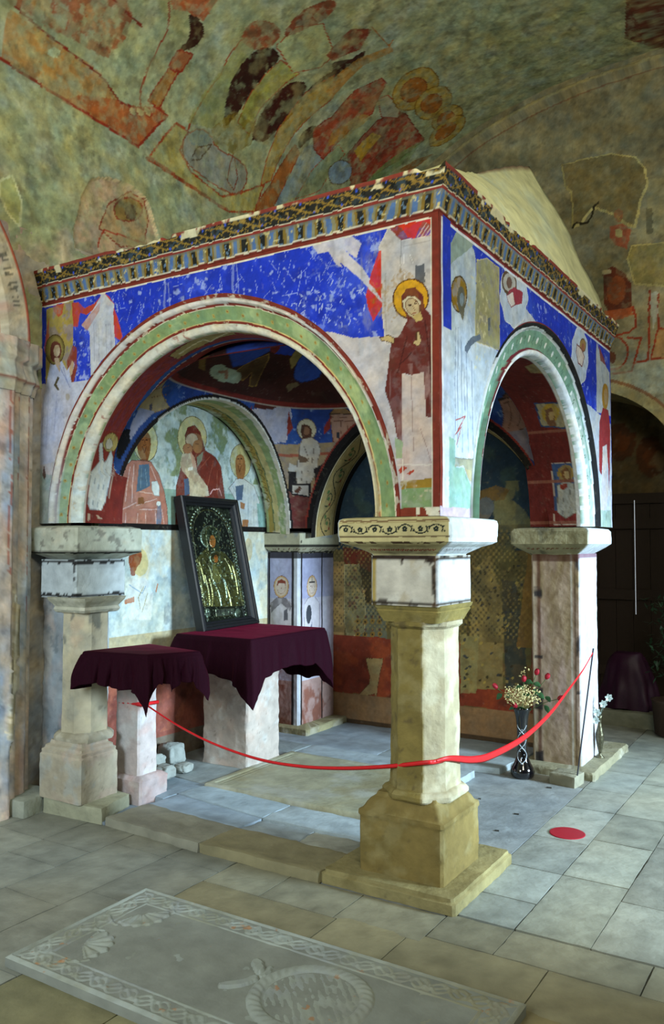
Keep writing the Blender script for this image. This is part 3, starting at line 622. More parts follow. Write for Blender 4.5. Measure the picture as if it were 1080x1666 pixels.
def right_wall():
    bm = bmesh.new()
    for y0, y1, z0, z1 in ((-4.2, .40, 0, 4.5), (2.7, 4.4, 0, 4.5), (.40, 2.7, 2.5, 4.5)):  # unseen wall, its doorway placed and sized to shape the light beam
        bmesh.ops.create_cube(bm, size=1, matrix=Matrix.Translation((3.35, (y0+y1)/2, (z0+z1)/2)) @ Matrix.Diagonal((.3, y1-y0, z1-z0, 1)))
    bm2 = bmesh.new(); bmesh.ops.create_cube(bm2, size=1, matrix=Matrix.Translation((1.9, -4.35, 2.4)) @ Matrix.Diagonal((3.2, .3, 4.8, 1)))
    tag(mesh_obj('wall_front_blocker', bm2, flat_mat('lime_plaster_dark', '8f8a70', .9, bump=.4, bscale=6, var=.15)), kind='structure')  # unseen partial wall, added to keep light off the lower right floor
    tag(mesh_obj('wall_right', bm, flat_mat('lime_plaster', '8f8a70', .9, bump=.4, bscale=6, var=.15)), kind='structure')
right_wall()
# ================================================================== THE PAINTED CANOPY
canopy = empty('painted_canopy', (-1.4, 1.2, 0))
tag(canopy, 'large square stone canopy covered in blue frescoes, arches standing on four pillars', 'canopy')
bpy.context.view_layer.update()
CINV = Matrix.Translation((1.4, -1.2, 0))
def part(o, p=None):
    o.parent = p or canopy; o.matrix_parent_inverse = CINV if (p is None or p is canopy) else Matrix.Identity(4); return o
ZB, ZT = 1.73, 3.165
BLUE, PALE, RED, GREEN, CREAM = '#1a32ac', '#aea8aa', '#6f2a1e', '#74895c', '#c2bdab'
FO, FOR = (-1.455, 1.73), 1.25      # front arch outer circle
FI, FIR = (-1.36, 1.73), 1.03       # front arch inner circle
SO, SOR = (1.60, 1.73), 1.24        # side arch outer (y, z)
SI, SIR = (1.345, 1.722), .985       # side arch inner
def front_wall():
    us = arr(-2.86, 0, .0048); vs = arr(ZB, ZT, .0048)
    S = Surf('front_wall', us, vs, lambda U, V: np.array([U, U*0, V]), hy_(0.), PALE, jit=.0022, seed=51, var=.05)
    U, V = S.U, S.V
    S.blot('#a3a3b8', .5, .7, 4, .6, 1, where=(U < -1.4)); S.blot('#c7bdb8', .5, .7, 7, .5, 2); S.blot('#98a0ac', .55, .7, 18, .3, 3, st=(2, .5))
    F = S.frame()
    F.poly([(60, 480), (60, 300), (400, 200), (760, 200), (760, 520), (640, 545), (575, 550), (540, 540), (300, 540), (150, 620), (68, 625)], BLUE, 1)
    S.blot('#3a52c8', .5, .7, 5, .5, 11, where=(S.col[..., 2] > .35) & (S.col[..., 0] < .1)); blue = (S.col[..., 0] < .08)
    S.blot('#15238a', .55, .72, 9, .5, 12, where=blue)
    # scratches through the blue
    F0 = S.col.copy()
    S.scratch('#8a97cf', 150, (-2.4, -.25, 2.72, 3.12), .10, 1, .75, .003); S.scratch('#aab4d8', 60, (-.9, -.3, 2.66, 2.9), .03, 2, .8, .005); S.scratch('#9aa6d4', 60, (-2.6, -2.2, 2.45, 2.95), .04, 3, .8, .004)
    S.blot('#9aa8d6', .66, .74, 26, .7, 14)
    S.blot('#8fa0d4', .64, .72, 44, .55, 15, where=ss(.25-np.hypot(U+.60, V-2.82), 0, .2)+ss(.22-np.hypot(U+.42, V-3.0), 0, .2))
    S.blot('#8fa0d4', .62, .70, 44, .6, 16, where=ss(.2-np.hypot(U+2.4, V-2.7), 0, .15))
    nb = ~blue; S.col[nb] = F0[nb]
    for x, z0 in ((-1.72, 3.10), (-1.22, 3.12)):
        S.line([(x, z0), (x-.01, z0-.12), (x+.03, z0-.26)], '#7f8dc8', .016, px=False, a=.55); S.line([(x+.02, z0), (x+.035, z0-.16)], '#7f8dc8', .007, px=False, a=.55)
    # left group: curtain, tower, angel
    F = S.frame(40, 440, 3.786)
    F.poly([(135, 240), (300, 180), (300, 690), (130, 700)], '#9a8744', 1, tex=.25); F.poly([(130, 230), (115, 450), (100, 600), (95, 220)], BLUE, 1); F.poly([(118, 480), (150, 290), (150, 450), (130, 520)], '#a84632', .9, tex=.3)
    F.poly([(175, 210), (245, 200), (230, 270), (205, 290), (180, 250)], '#a84632', .9, tex=.5)
    F.poly([(290, 200), (330, 195), (370, 235), (430, 205), (478, 150), (485, 135), (470, 190), (420, 245), (380, 275), (345, 260), (335, 300), (330, 350), (300, 345), (295, 260)], '#a93f2c', 1, tex=.15)
    F.poly([(485, 135), (520, 160), (553, 210), (520, 222), (490, 200)], '#b03a24', 1); F.poly([(545, 225), (575, 300), (603, 405), (590, 430), (548, 405), (540, 300)], '#b03a24', 1, tex=.1)
    F.poly([(485, 132), (553, 212), (545, 260), (560, 470), (470, 560), (408, 660), (400, 375), (350, 340), (430, 230)], '#b3b4b8', 1, tex=.1); F.poly([(350, 335), (470, 190), (460, 250), (385, 370)], '#a8674e', .7, tex=.4)
    for x in (425, 455, 500, 530): F.line([(x, 330), (x+6, 560)], '#8a8c96', .005, a=.7)
    F.poly([(260, 560), (300, 462), (322, 475), (325, 600), (290, 745), (270, 650)], '#7a3426', 1, tex=.25)
    F.poly([(280, 690), (400, 675), (370, 740), (300, 860), (280, 800)], '#aeb0be', 1)
    F.poly([(160, 570), (230, 560), (262, 620), (300, 560), (310, 580), (285, 660), (300, 780), (260, 900), (230, 1000), (180, 1180), (90, 1200), (95, 900), (135, 700)], '#a9abbc', 1, tex=.1)
    F.ell(187, 488, 58, 92, '#6f6230', 0, 1, '#4c3c1c', .008); F.ell(187, 488, 46, 76, '#8a7a3e', 0, .9, tex=.5)
    F.poly([(160, 450), (190, 430), (225, 460), (228, 520), (205, 560), (180, 570), (160, 540)], '#5c2f22', 1, sm=1); F.ell(198, 495, 20, 38, '#a28a68', 0, 1); F.ell(205, 500, 12, 26, '#b39c7a', 0, 1)
    F.poly([(182, 540), (210, 540), (222, 580), (218, 630), (190, 580)], '#a88e70', 1); F.poly([(278, 600), (295, 555), (305, 570), (295, 640), (280, 660)], '#a88e70', 1)
    F.poly([(205, 652), (217, 662), (197, 700), (216, 736), (206, 742), (180, 705)], '#4c4430', 1); F.line([(215, 590), (250, 660), (280, 720)], '#8084a0', .006); F.line([(240, 600), (265, 690)], '#8084a0', .005)
    F.ell(265, 780, 14, 20, '#9a948c', 0, .9); F.line([(120, 760), (105, 1000)], '#8a8ca4', .005); F.line([(200, 760), (180, 1000)], '#9496ac', .006); F.line([(150, 720), (130, 1100)], '#9496ac', .005)
    F.poly([(70, 1210), (170, 1260), (150, 1360), (70, 1355)], '#8c9890', 1, tex=.3); F.poly([(108, 1205), (130, 1200), (165, 1260), (110, 1250)], '#b6aaa8', 1); F.poly([(118, 1200), (132, 1260), (122, 1290), (108, 1260)], '#4a2a1e', .9)
    F.poly([(50, 1350), (170, 1350), (170, 1600), (50, 1600)], '#93998f', 1, tex=.2)
    # ray of light
    F = S.frame(380, 400, 2.7)
    F.poly([(318, -40), (360, -60), (500, -60), (560, -10), (540, 50), (500, 20), (470, 30), (415, 25), (370, 35)], '#b4aeb4', 1, tex=.15); F.poly([(400, 10), (470, 0), (560, 90), (655, 225), (660, 255), (640, 235), (560, 150), (480, 80)], '#b2adb4', 1)
    F.poly([(415, 20), (440, 20), (480, 95), (450, 80)], '#b2adb4', .9); F.poly([(480, 0), (510, 0), (545, 55), (500, 30)], '#b2adb4', .9)
    # right group: tower and the standing woman in a brown veil
    F = S.frame(560, 260, 5.4)
    F.poly([(300, 770), (385, 595), (495, 710), (800, 660), (810, 800), (840, 1620), (360, 1620), (350, 1540), (330, 1240)], '#aaa4a2', 1, '#c0b8b4', .004)
    S.blot('#8c8c88', .5, .7, 22, .4, 21, where=(U > -.42) & (V > 2.6), st=(1, .35))
    F.poly([(385, 595), (480, 545), (570, 690), (495, 712)], '#7c3428', 1, tex=.4); F.poly([(440, 560), (640, 515), (785, 505), (790, 560), (660, 600), (620, 690), (560, 685), (500, 600)], '#bc2e16', 1, tex=.08)
    F.poly([(700, 530), (790, 600), (798, 660), (620, 690), (660, 590)], '#8a4a40', 1, tex=.5); 
    for k in range(4): F.line([(640+k*36, 680-k*6), (720+k*18, 560+k*20)], '#b8a09c', .006, a=.8)
    F.line([(495, 712), (490, 1000)], '#8a8682', .005); F.line([(520, 830), (525, 1040)], '#c8c2c0', .004); F.line([(570, 830), (605, 910)], '#c8c2c0', .003); F.line([(360, 1000), (365, 1500)], '#8a8682', .006, a=.6); F.line([(520, 760), (780, 700)], '#8f8a88', .006, a=.7)
    F.poly([(622, 925), (702, 912), (710, 1080), (625, 1080)], '#55565a', 1, tex=.15)
    F.poly([(790, 690), (808, 690), (830, 1450), (815, 1450)], BLUE, 1)
    F.poly([(305, 790), (320, 800), (328, 1180), (330, 1290), (255, 1420), (210, 1310), (185, 1200), (225, 1030)], '#b32c1c', 1, tex=.08); F.poly([(190, 1060), (250, 1120), (345, 1250), (345, 1262), (320, 1245), (210, 1130)], '#b4aeb4', 1)
    F.ell(587, 1220, 154, 176, '#b98a1c', 8, 1, '#4a2a14', .007); S.blot('#8a6a18', .5, .7, 60, .5, 22, where=np.hypot(U+.235, V-2.79) < .13)
    F = S.frame(380, 400, 2.7)
    brn = '#5a241e'
    F.poly([(740, 220), (760, 190), (800, 182), (832, 215), (838, 270), (880, 320), (905, 400), (913, 700), (912, 1000), (885, 800), (870, 755), (845, 750), (835, 560), (800, 575), (742, 560), (740, 870), (720, 850), (690, 720), (665, 640), (690, 440), (720, 400), (730, 390), (760, 330), (755, 300), (738, 270)], brn, 1, sm=0, tex=.1)
    F.poly([(690, 400), (730, 405), (735, 450), (690, 445)], brn, 1); F.poly([(640, 400), (680, 392), (705, 405), (702, 432), (680, 422), (650, 415)], '#a89468', 1, '#4a3020', .004)
    F.poly([(738, 560), (770, 572), (835, 555), (845, 750), (872, 758), (890, 830), (905, 900), (918, 990), (880, 1020), (735, 1035), (718, 940), (742, 935)], '#b3a49e', 1, tex=.1)
    S.blot('#a58a86', .5, .7, 30, .4, 23, where=(U > -.26) & (V < 2.45), st=(1, .2)); F.line([(780, 575), (790, 900)], '#94807c', .004); F.line([(820, 800), (870, 960)], '#94807c', .004); F.line([(720, 960), (910, 960)], '#c2b8ae', .005)
    for pts in ([(760, 400), (720, 560)], [(860, 380), (870, 700)], [(780, 470), (730, 520)], [(840, 330), (880, 620)]): F.line(pts, '#3c1612', .006, a=.8)
    F.poly([(742, 240), (765, 220), (800, 222), (822, 245), (820, 290), (790, 320), (770, 310), (745, 275)], '#b8ad90', 1, '#5a3a28', .004); F.ell(786, 268, 30, 40, '#ad9a78', -24, 1, '#6a4a30', .004, n=20)
    F.line([(768, 258), (782, 254)], '#4a2c1a', .005); F.line([(795, 248), (808, 244)], '#4a2c1a', .005); F.line([(787, 262), (795, 284), (787, 286)], '#5a3a24', .003); F.line([(784, 298), (798, 294)], '#7a3a2a', .004); F.line([(772, 262), (780, 262)], '#2c1a10', .004); F.line([(796, 254), (805, 252)], '#2c1a10', .004)
    F.poly([(785, 310), (822, 290), (830, 325), (800, 336)], '#a8935c', 1)
    F.poly([(800, 380), (810, 376), (820, 395), (822, 420), (812, 440), (800, 438), (785, 430), (798, 415)], '#ad9a70', 1, '#4a2c1a', .003); 
    for k in range(3): F.line([(803+k*6, 382), (803+k*5, 415)], '#4a2c1a', .002)
    F.poly([(725, 985), (740, 965), (765, 975), (730, 1000)], '#9a3a28', 1); F.poly([(760, 1000), (790, 980), (795, 990), (770, 1008)], '#9a3a28', 1)
    F.poly([(735, 1035), (915, 1015), (918, 1060), (738, 1068)], '#8a6c24', 1, tex=.2); F.poly([(738, 1068), (918, 1060), (920, 1165), (740, 1160)], '#71895f', 1, tex=.2); F.poly([(705, 840), (742, 860), (740, 930), (715, 930)], '#8c9c74', .9)
    F.line([(742, 940), (742, 1030)], '#c8c0b4', .005); S.blot('#b0a890', .62, .7, 40, .7, 24, where=(V < 1.9) & (U > -.3))
    # borders
    F = S.frame(); e = fbm(U, V, 14, 5, 3)*.008
    S.put((V > ZT-.036+e), RED, 1); S.put((V > ZT-.043+e) & (V < ZT-.036+e), '#cfc7b4', 1); S.put(U > -.036, RED, 1); S.put((U > -.042) & (U < -.036) & (V < ZT-.036), '#c9c0ac', 1)
    S.put((V < ZB+.035+e) & (U > -.3), '#74301f', 1); S.put((U < -2.83+e), '#8a4034', .9); S.put((U < -2.81) & (U > -2.83) & (V < 2.1), '#a99a92', .8)
    S.put((V < ZB+.04) & (U > -.12) & (fbm(U, V, 22, 77, 3) > .42), '#c8c0ac', 1)
    S.h += .006*(fbm(U, V, 5, 501, 3)-.5)
    A, B, keep = cut_circle(S, FO, FOR-.012, U, V, .0048); S.P = np.array([A, S.P[1], B]); S.keep = keep
    part(S.build(normal=(0, -1, 0)))
front_wall()
def bands(S, t, s, defs):
    """defs: list of (right end, left end, colour) band limits from the inner edge outward"""
    prev = np.zeros_like(t)
    for d_ in defs:
        if len(d_) == 4: a, m_, b, c = d_; lim = np.where(t < .5, a+(m_-a)*t*2, m_+(b-m_)*(t*2-1))
        else: a, b, c = d_; lim = a*(1-t)+b*t
        S.put((s >= prev) & (s <= lim), c, 1); prev = lim; continue
        lim = a*(1-t)+b*t; S.put((s >= prev) & (s <= lim), c, 1); prev = lim
def front_archivolt():
    th = np.concatenate([[-.0], np.linspace(0, PI, 560)]); ss_ = np.concatenate([arr(0, 1, .018), [1.0]])
    T, s = np.meshgrid(np.linspace(0, PI, 640), np.append(np.linspace(0, 1, 58), 1.0), indexing='ij')
    n = (fbm(T, s*0, 5, 88, 3)-.5)*.012
    x = (FI[0]+FIR*np.cos(T))*(1-s)+(FO[0]+FOR*np.cos(T))*s; z = ((FI[1]+FIR*np.sin(T))*(1-s)+(FO[1]+(FOR+n)*np.sin(T))*s)
    t = T/PI
    # moulding profile
    w0 = np.interp(t, [0, .5, 1], [.14, .21, .37]); w1 = np.interp(t, [0, .5, 1], [.87, .72, .80]); w2 = np.interp(t, [0, .5, 1], [.89, .88, .96])
    roll = lambda a, b: np.sqrt(np.clip(1-((s-(a+b)/2)/((b-a)/2+1e-6))**2, 0, 1))
    h = .012+.018*roll(0*t, w0)+.022*roll(w1, w2)*(t > .1)
    h = h+.004*(fbm(T*1.1, s*.3, 14, 89, 3)-.5); h[:, -1] = -.01; h[:, 0] = 0
    S = Surf('archivolt', np.linspace(0, PI, 640), np.append(np.linspace(0, 1, 58), 1.0001), np.array([x, -h, z]), None, GREEN, jit=.0015, seed=55, met=(1.14, .22), var=.05)
    t = S.U/PI+0*.002; s2 = S.V+(fbm(S.mu, S.mv, 20, 91, 3)-.5)*.035
    bands(S, t, s2, [(.14, .21, .37, CREAM), (.18, .28, .42, RED), (.24, .30, .43, '#b9a46a'), (.83, .64, .72, GREEN), (.86, .655, .73, '#c9c0a4'), (.865, .72, .80, '#6a2a20'), (.88, .88, .96, '#c6beb4'), (1.2, 1.2, 1.2, RED)])
    g = (s2 > np.interp(t, [0, .5, 1], [.24, .30, .43])) & (s2 < np.interp(t, [0, .5, 1], [.83, .64, .72]))
    S.blot('#a0ae7c', .5, .66, 9, .6, 1, where=g); S.blot('#6b8660', .55, .7, 22, .5, 2, where=g); S.put(ss(t, .72, 1)*g, '#8da494', .6)
    S.put(ss(t, .80, 1)*(s2 < .25), '#b9cdd2', .6); S.put(ss(t, .86, 1)*((s2 > .66) & (s2 < 1.2)), '#a3aeb4', .75)
    S.put(ss(t, .15, 0)*(s2 < .25), '#bcae7c', .6)
    S.blot('#b9b09a', .63, .72, 26, .75, 3, where=~g); S.blot('#8c3a2a', .72, .76, 12, .6, 4, where=(s2 < .2))
    for k in range(34):
        tt = (k+.5)/34; c = float(np.interp(tt, [0, .5, 1], [.54, .47, .57]))+(.05 if k % 2 else -.05)*(.6+.5*(1-tt))
        u, v = tt*PI*1.14, c*.22; S.ell(u/1.14, v/.22, .010, .055, '#9a8a44', 0, .8, px=False, n=12); S.ell(u/1.14, v/.22, .004, .02, '#7c4a2a', 0, .9, px=False, n=8)
    part(S.build())
front_archivolt()
# interior spandrel shell and shallow dome --------------------------
IX, IY, IHX, IHY = -1.285, 1.165, 1.065, 1.055
ZR = 2.70
def shell_n(z): t = np.clip((z-ZB)/(ZR-ZB), 0, 1); return 3.0+26*(1-t)**1.1, 1-.11*t**3
def shell_x(y, z, sgn):      # x of the shell side wall at y, z
    n, k = shell_n(z); return IX+sgn*IHX*k*np.power(np.clip(1-np.abs((y-IY)/(IHY*k))**n, 0, 1), 1/n)
def shell_y(x, z, sgn):
    n, k = shell_n(z); return IY+sgn*IHY*k*np.power(np.clip(1-np.abs((x-IX)/(IHX*k))**n, 0, 1), 1/n)
def hit_shell(px, py):
    d = fwd+rgt*(px-CXP)/FPX+upv*(CYP-py)/FPX; t = np.linspace(3.2, 9, 4000)
    X, Y, Z = CAM[0]+t*d[0], CAM[1]+t*d[1], CAM[2]+t*d[2]; n, k = shell_n(Z)
    f = np.abs((X-IX)/(IHX*k))**n+np.abs((Y-IY)/(IHY*k))**n; ins = f < 1
    if ins.any():
        i = len(t)-1-int(np.argmax(ins[::-1]))
    else: i = int(np.argmin(f))
    return (math.atan2((Y[i]-IY)/IHY, (X[i]-IX)/IHX) % (2*PI), Z[i])
LA, LAR = (1.175, 1.68), .965      # left inner arch on the shell (y, z)
BA, BAR = (-1.20, 1.65), .985      # back inner arch (x, z)
def shell():
    us = np.linspace(0, 2*PI, 900); vs = arr(ZB, ZR, .0075); U, V = np.meshgrid(us, vs, indexing='ij')
    n, k = shell_n(V); c, s = np.cos(U), np.sin(U); r = (np.abs(c)**n+np.abs(s)**n)**(-1/n)
    X = IX+IHX*k*r*c; Y = IY+IHY*k*r*s
    S = Surf('vault_spandrels', us, vs, np.array([X, Y, V]), hit_shell, '#20356e', jit=.003, seed=61, met=(1.15, 1.), var=.08)
    S.mu = U*1.15
    S.blot('#2c4c86', .45, .65, 5, .7, 1); S.blot('#15234c', .55, .7, 8, .5, 2); S.blot('#8ea2b8', .66, .74, 30, .5, 3)
    # back-left corner: buildings, seated saint in white
    F = S.frame(380, 400, 2.7)
    F.poly([(150, 865), (470, 855), (600, 850), (600, 1260), (100, 1260)], '#8d7656', 1, tex=.15); F.line([(160, 915), (470, 905)], '#8a4a34', .022); 
    F.poly([(240, 1060), (260, 1100), (470, 1060), (500, 1280), (240, 1280)], '#552420', 1, tex=.15)
    F.poly([(80, 720), (120, 715), (170, 720), (235, 680), (257, 745), (230, 862), (150, 865), (80, 740)], '#97929c', 1, '#b4aab0', .004); F.poly([(100, 670), (205, 672), (235, 680), (168, 722), (88, 712)], '#4a1f18', 1); F.poly([(245, 720), (262, 800), (235, 835)], '#7c2a20', 1); F.poly([(72, 720), (82, 700), (82, 790)], '#7c2a20', 1)
    F.poly([(425, 740), (460, 700), (560, 755), (555, 860), (435, 860)], '#9a7460', 1, '#5a3428', .004); F.poly([(420, 740), (460, 697), (555, 750), (520, 740)], '#83603c', 1, '#2c1c18', .006); F.poly([(430, 745), (425, 800), (395, 832), (400, 790)], '#7c2a20', 1)
    for q in ([(430, 755), (550, 755)], [(470, 770), (470, 860)], [(440, 770), (540, 770)], [(500, 790), (500, 860)]): F.line(q, '#6a4434', .005)
    F.poly([(452, 818), (465, 818), (465, 845), (452, 845)], '#2c2c34', 1)
    F.ell(320, 805, 42, 45, '#b0a488', 0, 1, '#5a4a34', .005); F.poly([(295, 790), (315, 780), (340, 795), (345, 830), (330, 855), (305, 850), (298, 830)], '#4a2c20', 1, sm=1); F.ell(320, 812, 13, 18, '#7a5640', 0, 1)
    F.poly([(300, 850), (340, 838), (370, 860), (380, 900), (368, 950), (370, 990), (330, 1050), (280, 1060), (272, 1000), (285, 920)], '#a59a8a', 1, '#6a5a4c', .004); 
    for q in ([(310, 880), (330, 940)], [(350, 880), (340, 980)], [(290, 950), (350, 940)], [(300, 990), (300, 1050)], [(325, 990), (320, 1050)], [(345, 980), (345, 1030)]): F.line(q, '#6a5c50', .004)
    F.poly([(285, 915), (330, 935), (320, 950), (285, 950)], '#5a4636', 1)
    F.poly([(245, 950), (275, 965), (270, 1000), (240, 1000)], '#a59a8a', 1); F.poly([(240, 990), (275, 990), (275, 1090), (240, 1080)], '#1a1414', 1); F.poly([(350, 980), (415, 945), (410, 1010), (360, 1040)], '#241a1a', 1)
    F.poly([(255, 1050), (335, 1045), (330, 1100), (255, 1090)], '#9a9288', 1, '#1a1414', .014); F.poly([(265, 1080), (290, 1055), (300, 1065), (280, 1090)], '#4a2c20', 1)
    # front-left corner: tower, pale ground
    F = S.frame(40, 440, 3.786)
    F.poly([(700, 860), (880, 800), (880, 620), (760, 580), (660, 700), (690, 860)], '#8a7a5c', 1)
    F = S.frame(120, 640, 3.176)
    F.poly([(395, -20), (440, -110), (495, -130), (495, 70), (420, 100), (340, 75), (360, 10)], '#a08a60', 1, '#7a6040', .004, tex=.1); F.line([(400, 20), (480, 5)], '#7a5a3a', .006); F.line([(400, -20), (490, -40)], '#7a5a3a', .006); F.poly([(390, 55), (405, 50), (405, 85), (390, 88)], '#4a4650', 1)
    F.poly([(340, 75), (420, 95), (340, 170), (290, 250), (240, 330), (220, 330), (290, 180)], '#8f90a4', 1); F.poly([(225, 190), (292, 185), (292, 250), (245, 340), (222, 330)], '#101014', 1)
    # right part seen through the side arch
    F = S.frame(720, 400, 3)
    F.poly([(275, 760), (310, 700), (365, 740), (400, 850), (430, 880), (280, 915)], '#8a6454', 1, '#4a2c24', .005); F.poly([(270, 755), (310, 690), (370, 735)], '#5a3a2a', 1, '#2c1c18', .006)
    for q in ([(280, 770), (375, 755)], [(320, 770), (320, 890)], [(350, 765), (365, 880)]): F.line(q, '#5a3828', .006)
    F.poly([(280, 915), (430, 880), (500, 900), (520, 1060), (450, 1060), (380, 1000)], '#74686c', 1, tex=.2); F.poly([(450, 1030), (520, 1030), (530, 1150), (480, 1160)], '#3c1a18', 1); F.poly([(485, 1100), (540, 1090), (540, 1150), (500, 1190)], '#7a6a5c', 1)
    F.ell(435, 790, 22, 34, '#8a6a3a', 0, .9)
    # arch borders
    X3, Y3 = S.P[0], S.P[1]
    dl = np.hypot(Y3-LA[0], V-LA[1]); left = (U > PI*.72) & (U < PI*1.28); db = np.hypot(X3-BA[0], V-BA[1]); back = (U > PI*.22) & (U < PI*.78)
    S.put(left & (dl < LAR+.035), '#181210', 1); S.put(left & (dl < LAR+.012) & (Y3 > .55), '#cfc8b8', .8); S.put(back & (db < BAR+.05), '#14100e', 1); S.put(back & (db < BAR+.065) & (db > BAR+.05), '#7a2a20', 1)
    S.put(V > ZR-.022, '#6a221a', 1); S.put((V > ZR-.028) & (V < ZR-.022), '#a89a88', .8)
    # openings
    dr = np.hypot(Y3-SI[0], V-SI[1]); right = (U < PI*.25) | (U > PI*1.75); df = np.hypot(X3-FI[0], V-FI[1]); front = (U > PI*1.22) & (U < PI*1.78)
    D = np.full(U.shape, 9.)
    for m, d, R_, c, Aax in ((left, dl, LAR, LA, 1), (back, db, BAR, BA, 0), (right, dr, SIR, SI, 1), (front, df, FIR, FI, 0)):
        D = np.where(m, np.minimum(D, d-R_), D); near = m & (np.abs(d-R_) < .0065); kk = np.where(near, R_/np.maximum(d, 1e-6), 1)
        S.P[Aax] = np.where(near, c[0]+(S.P[Aax]-c[0])*kk, S.P[Aax]); S.P[2] = np.where(near, c[1]+(S.P[2]-c[1])*kk, S.P[2])
    D = np.where((X3 > -.32) & (Y3 > 1.95) & (V < 2.15), -1, D)
    S.keep = (D[:-1, :-1]+D[1:, :-1]+D[1:, 1:]+D[:-1, 1:])/4 > 0
    part(S.build())
shell()
def hit_dome(px, py):
    d = fwd+rgt*(px-CXP)/FPX+upv*(CYP-py)/FPX; t = np.linspace(3.0, 9, 5000)
    X, Y, Z = CAM[0]+t*d[0], CAM[1]+t*d[1], CAM[2]+t*d[2]; kk = shell_n(ZR)[1]; nn = 3.0
    r = (np.abs((X-IX)/(IHX*kk))**nn+np.abs((Y-IY)/(IHY*kk))**nn)**(1/nn)
    zz = ZR+.40*(1-np.clip(r, 0, 1)**2); f = Z-zz
    up_ = (Z > ZR) & (f > 0) ; i = int(np.argmax(up_)) if up_.any() else int(np.argmin(np.abs(f)))
    return (math.atan2((Y[i]-IY)/IHY, (X[i]-IX)/IHX) % (2*PI), min(r[i], 1.3))
def dome():
    us = np.linspace(0, 2*PI, 620); vs = np.linspace(.01, 1.0, 110); U, V = np.meshgrid(us, vs, indexing='ij'); nn = 3.; kk = shell_n(ZR)[1]
    c, s = np.cos(U), np.sin(U); r = V*(np.abs(c)**nn+np.abs(s)**nn)**(-1/nn)
    S = Surf('dome', us, vs, np.array([IX+IHX*kk*r*c, IY+IHY*kk*r*s, ZR+.40*(1-V**2)]), None, '#3a1a14', jit=.004, seed=65, met=(.75, 1.), var=.15)
    # the pictures are laid out in plan so that their edges stay true across the crown
    X, Y = S.P[0], S.P[1]; S.J1 = X+(fbm(X, Y, 20, 66, 3)-.5)*.008; S.J2 = Y+(fbm(X, Y, 20, 67, 3)-.5)*.008; S.met = (1., 1.); S.mu, S.mv = X, Y
    def h(px, py):
        a, v = hit_dome(px, py); c, s = math.cos(a), math.sin(a); r = v*(abs(c)**nn+abs(s)**nn)**(-1/nn); return (IX+IHX*kk*r*c, IY+IHY*kk*r*s)
    S.hit = h; F = S.frame(240, 500, 2.842)
    bl = '#2b4596'
    F.poly([(560, 110), (720, 130), (760, 200), (700, 232), (590, 215), (570, 160)], '#23399a', 1)
    F.poly([(130, 255), (170, 190), (290, 150), (420, 90), (380, 140), (250, 190), (150, 270)], '#4a2418', 1, tex=.3)
    F.poly([(360, 210), (380, 170), (440, 130), (560, 110), (640, 120), (610, 185), (540, 215), (470, 260), (370, 285)], bl, 1, '#1c2c5c', .008, sm=1); F.poly([(565, 200), (600, 180), (612, 190), (590, 215)], '#6a2420', 1); F.ell(595, 130, 32, 15, '#83764a', 0, .9)
    F.poly([(400, 300), (440, 270), (560, 215), (560, 240), (500, 365), (470, 365), (480, 300), (440, 340)], '#5c4420', .9, '#8a6a2c', .008, tex=.2)
    F.poly([(235, 285), (260, 230), (285, 225), (265, 290)], '#6e5424', .9); F.poly([(285, 300), (300, 270), (345, 262), (375, 285), (430, 300), (435, 330), (410, 355), (350, 345), (300, 325)], '#97a084', 1, sm=1); F.poly([(325, 295), (365, 290), (372, 280), (372, 330), (358, 330), (355, 305), (330, 305)], '#8a6248', 1)
    F.poly([(655, 240), (700, 180), (745, 190), (700, 250), (665, 290)], '#8a7640', 1, '#4a3418', .006); F.poly([(700, 240), (750, 190), (790, 215), (810, 290), (790, 330), (720, 350), (680, 335), (675, 300)], '#2f4c9c', 1, '#1c2c5c', .008, sm=1); F.poly([(785, 220), (835, 260), (820, 300), (800, 280)], '#857040', 1)
    F.poly([(640, 360), (690, 345), (700, 360), (650, 390)], '#6a5a40', 1); F.poly([(100, 230), (180, 180), (300, 120), (400, 90), (410, 130), (270, 160), (150, 240)], '#9a8a54', 1, '#5a3a20', .008, tex=.25)
    S.put(S.V > .985, '#6a221a', 1)
    F = S.frame(); S.blot('#24100c', .5, .7, 5, .5, 2)
    part(S.build())
dome()
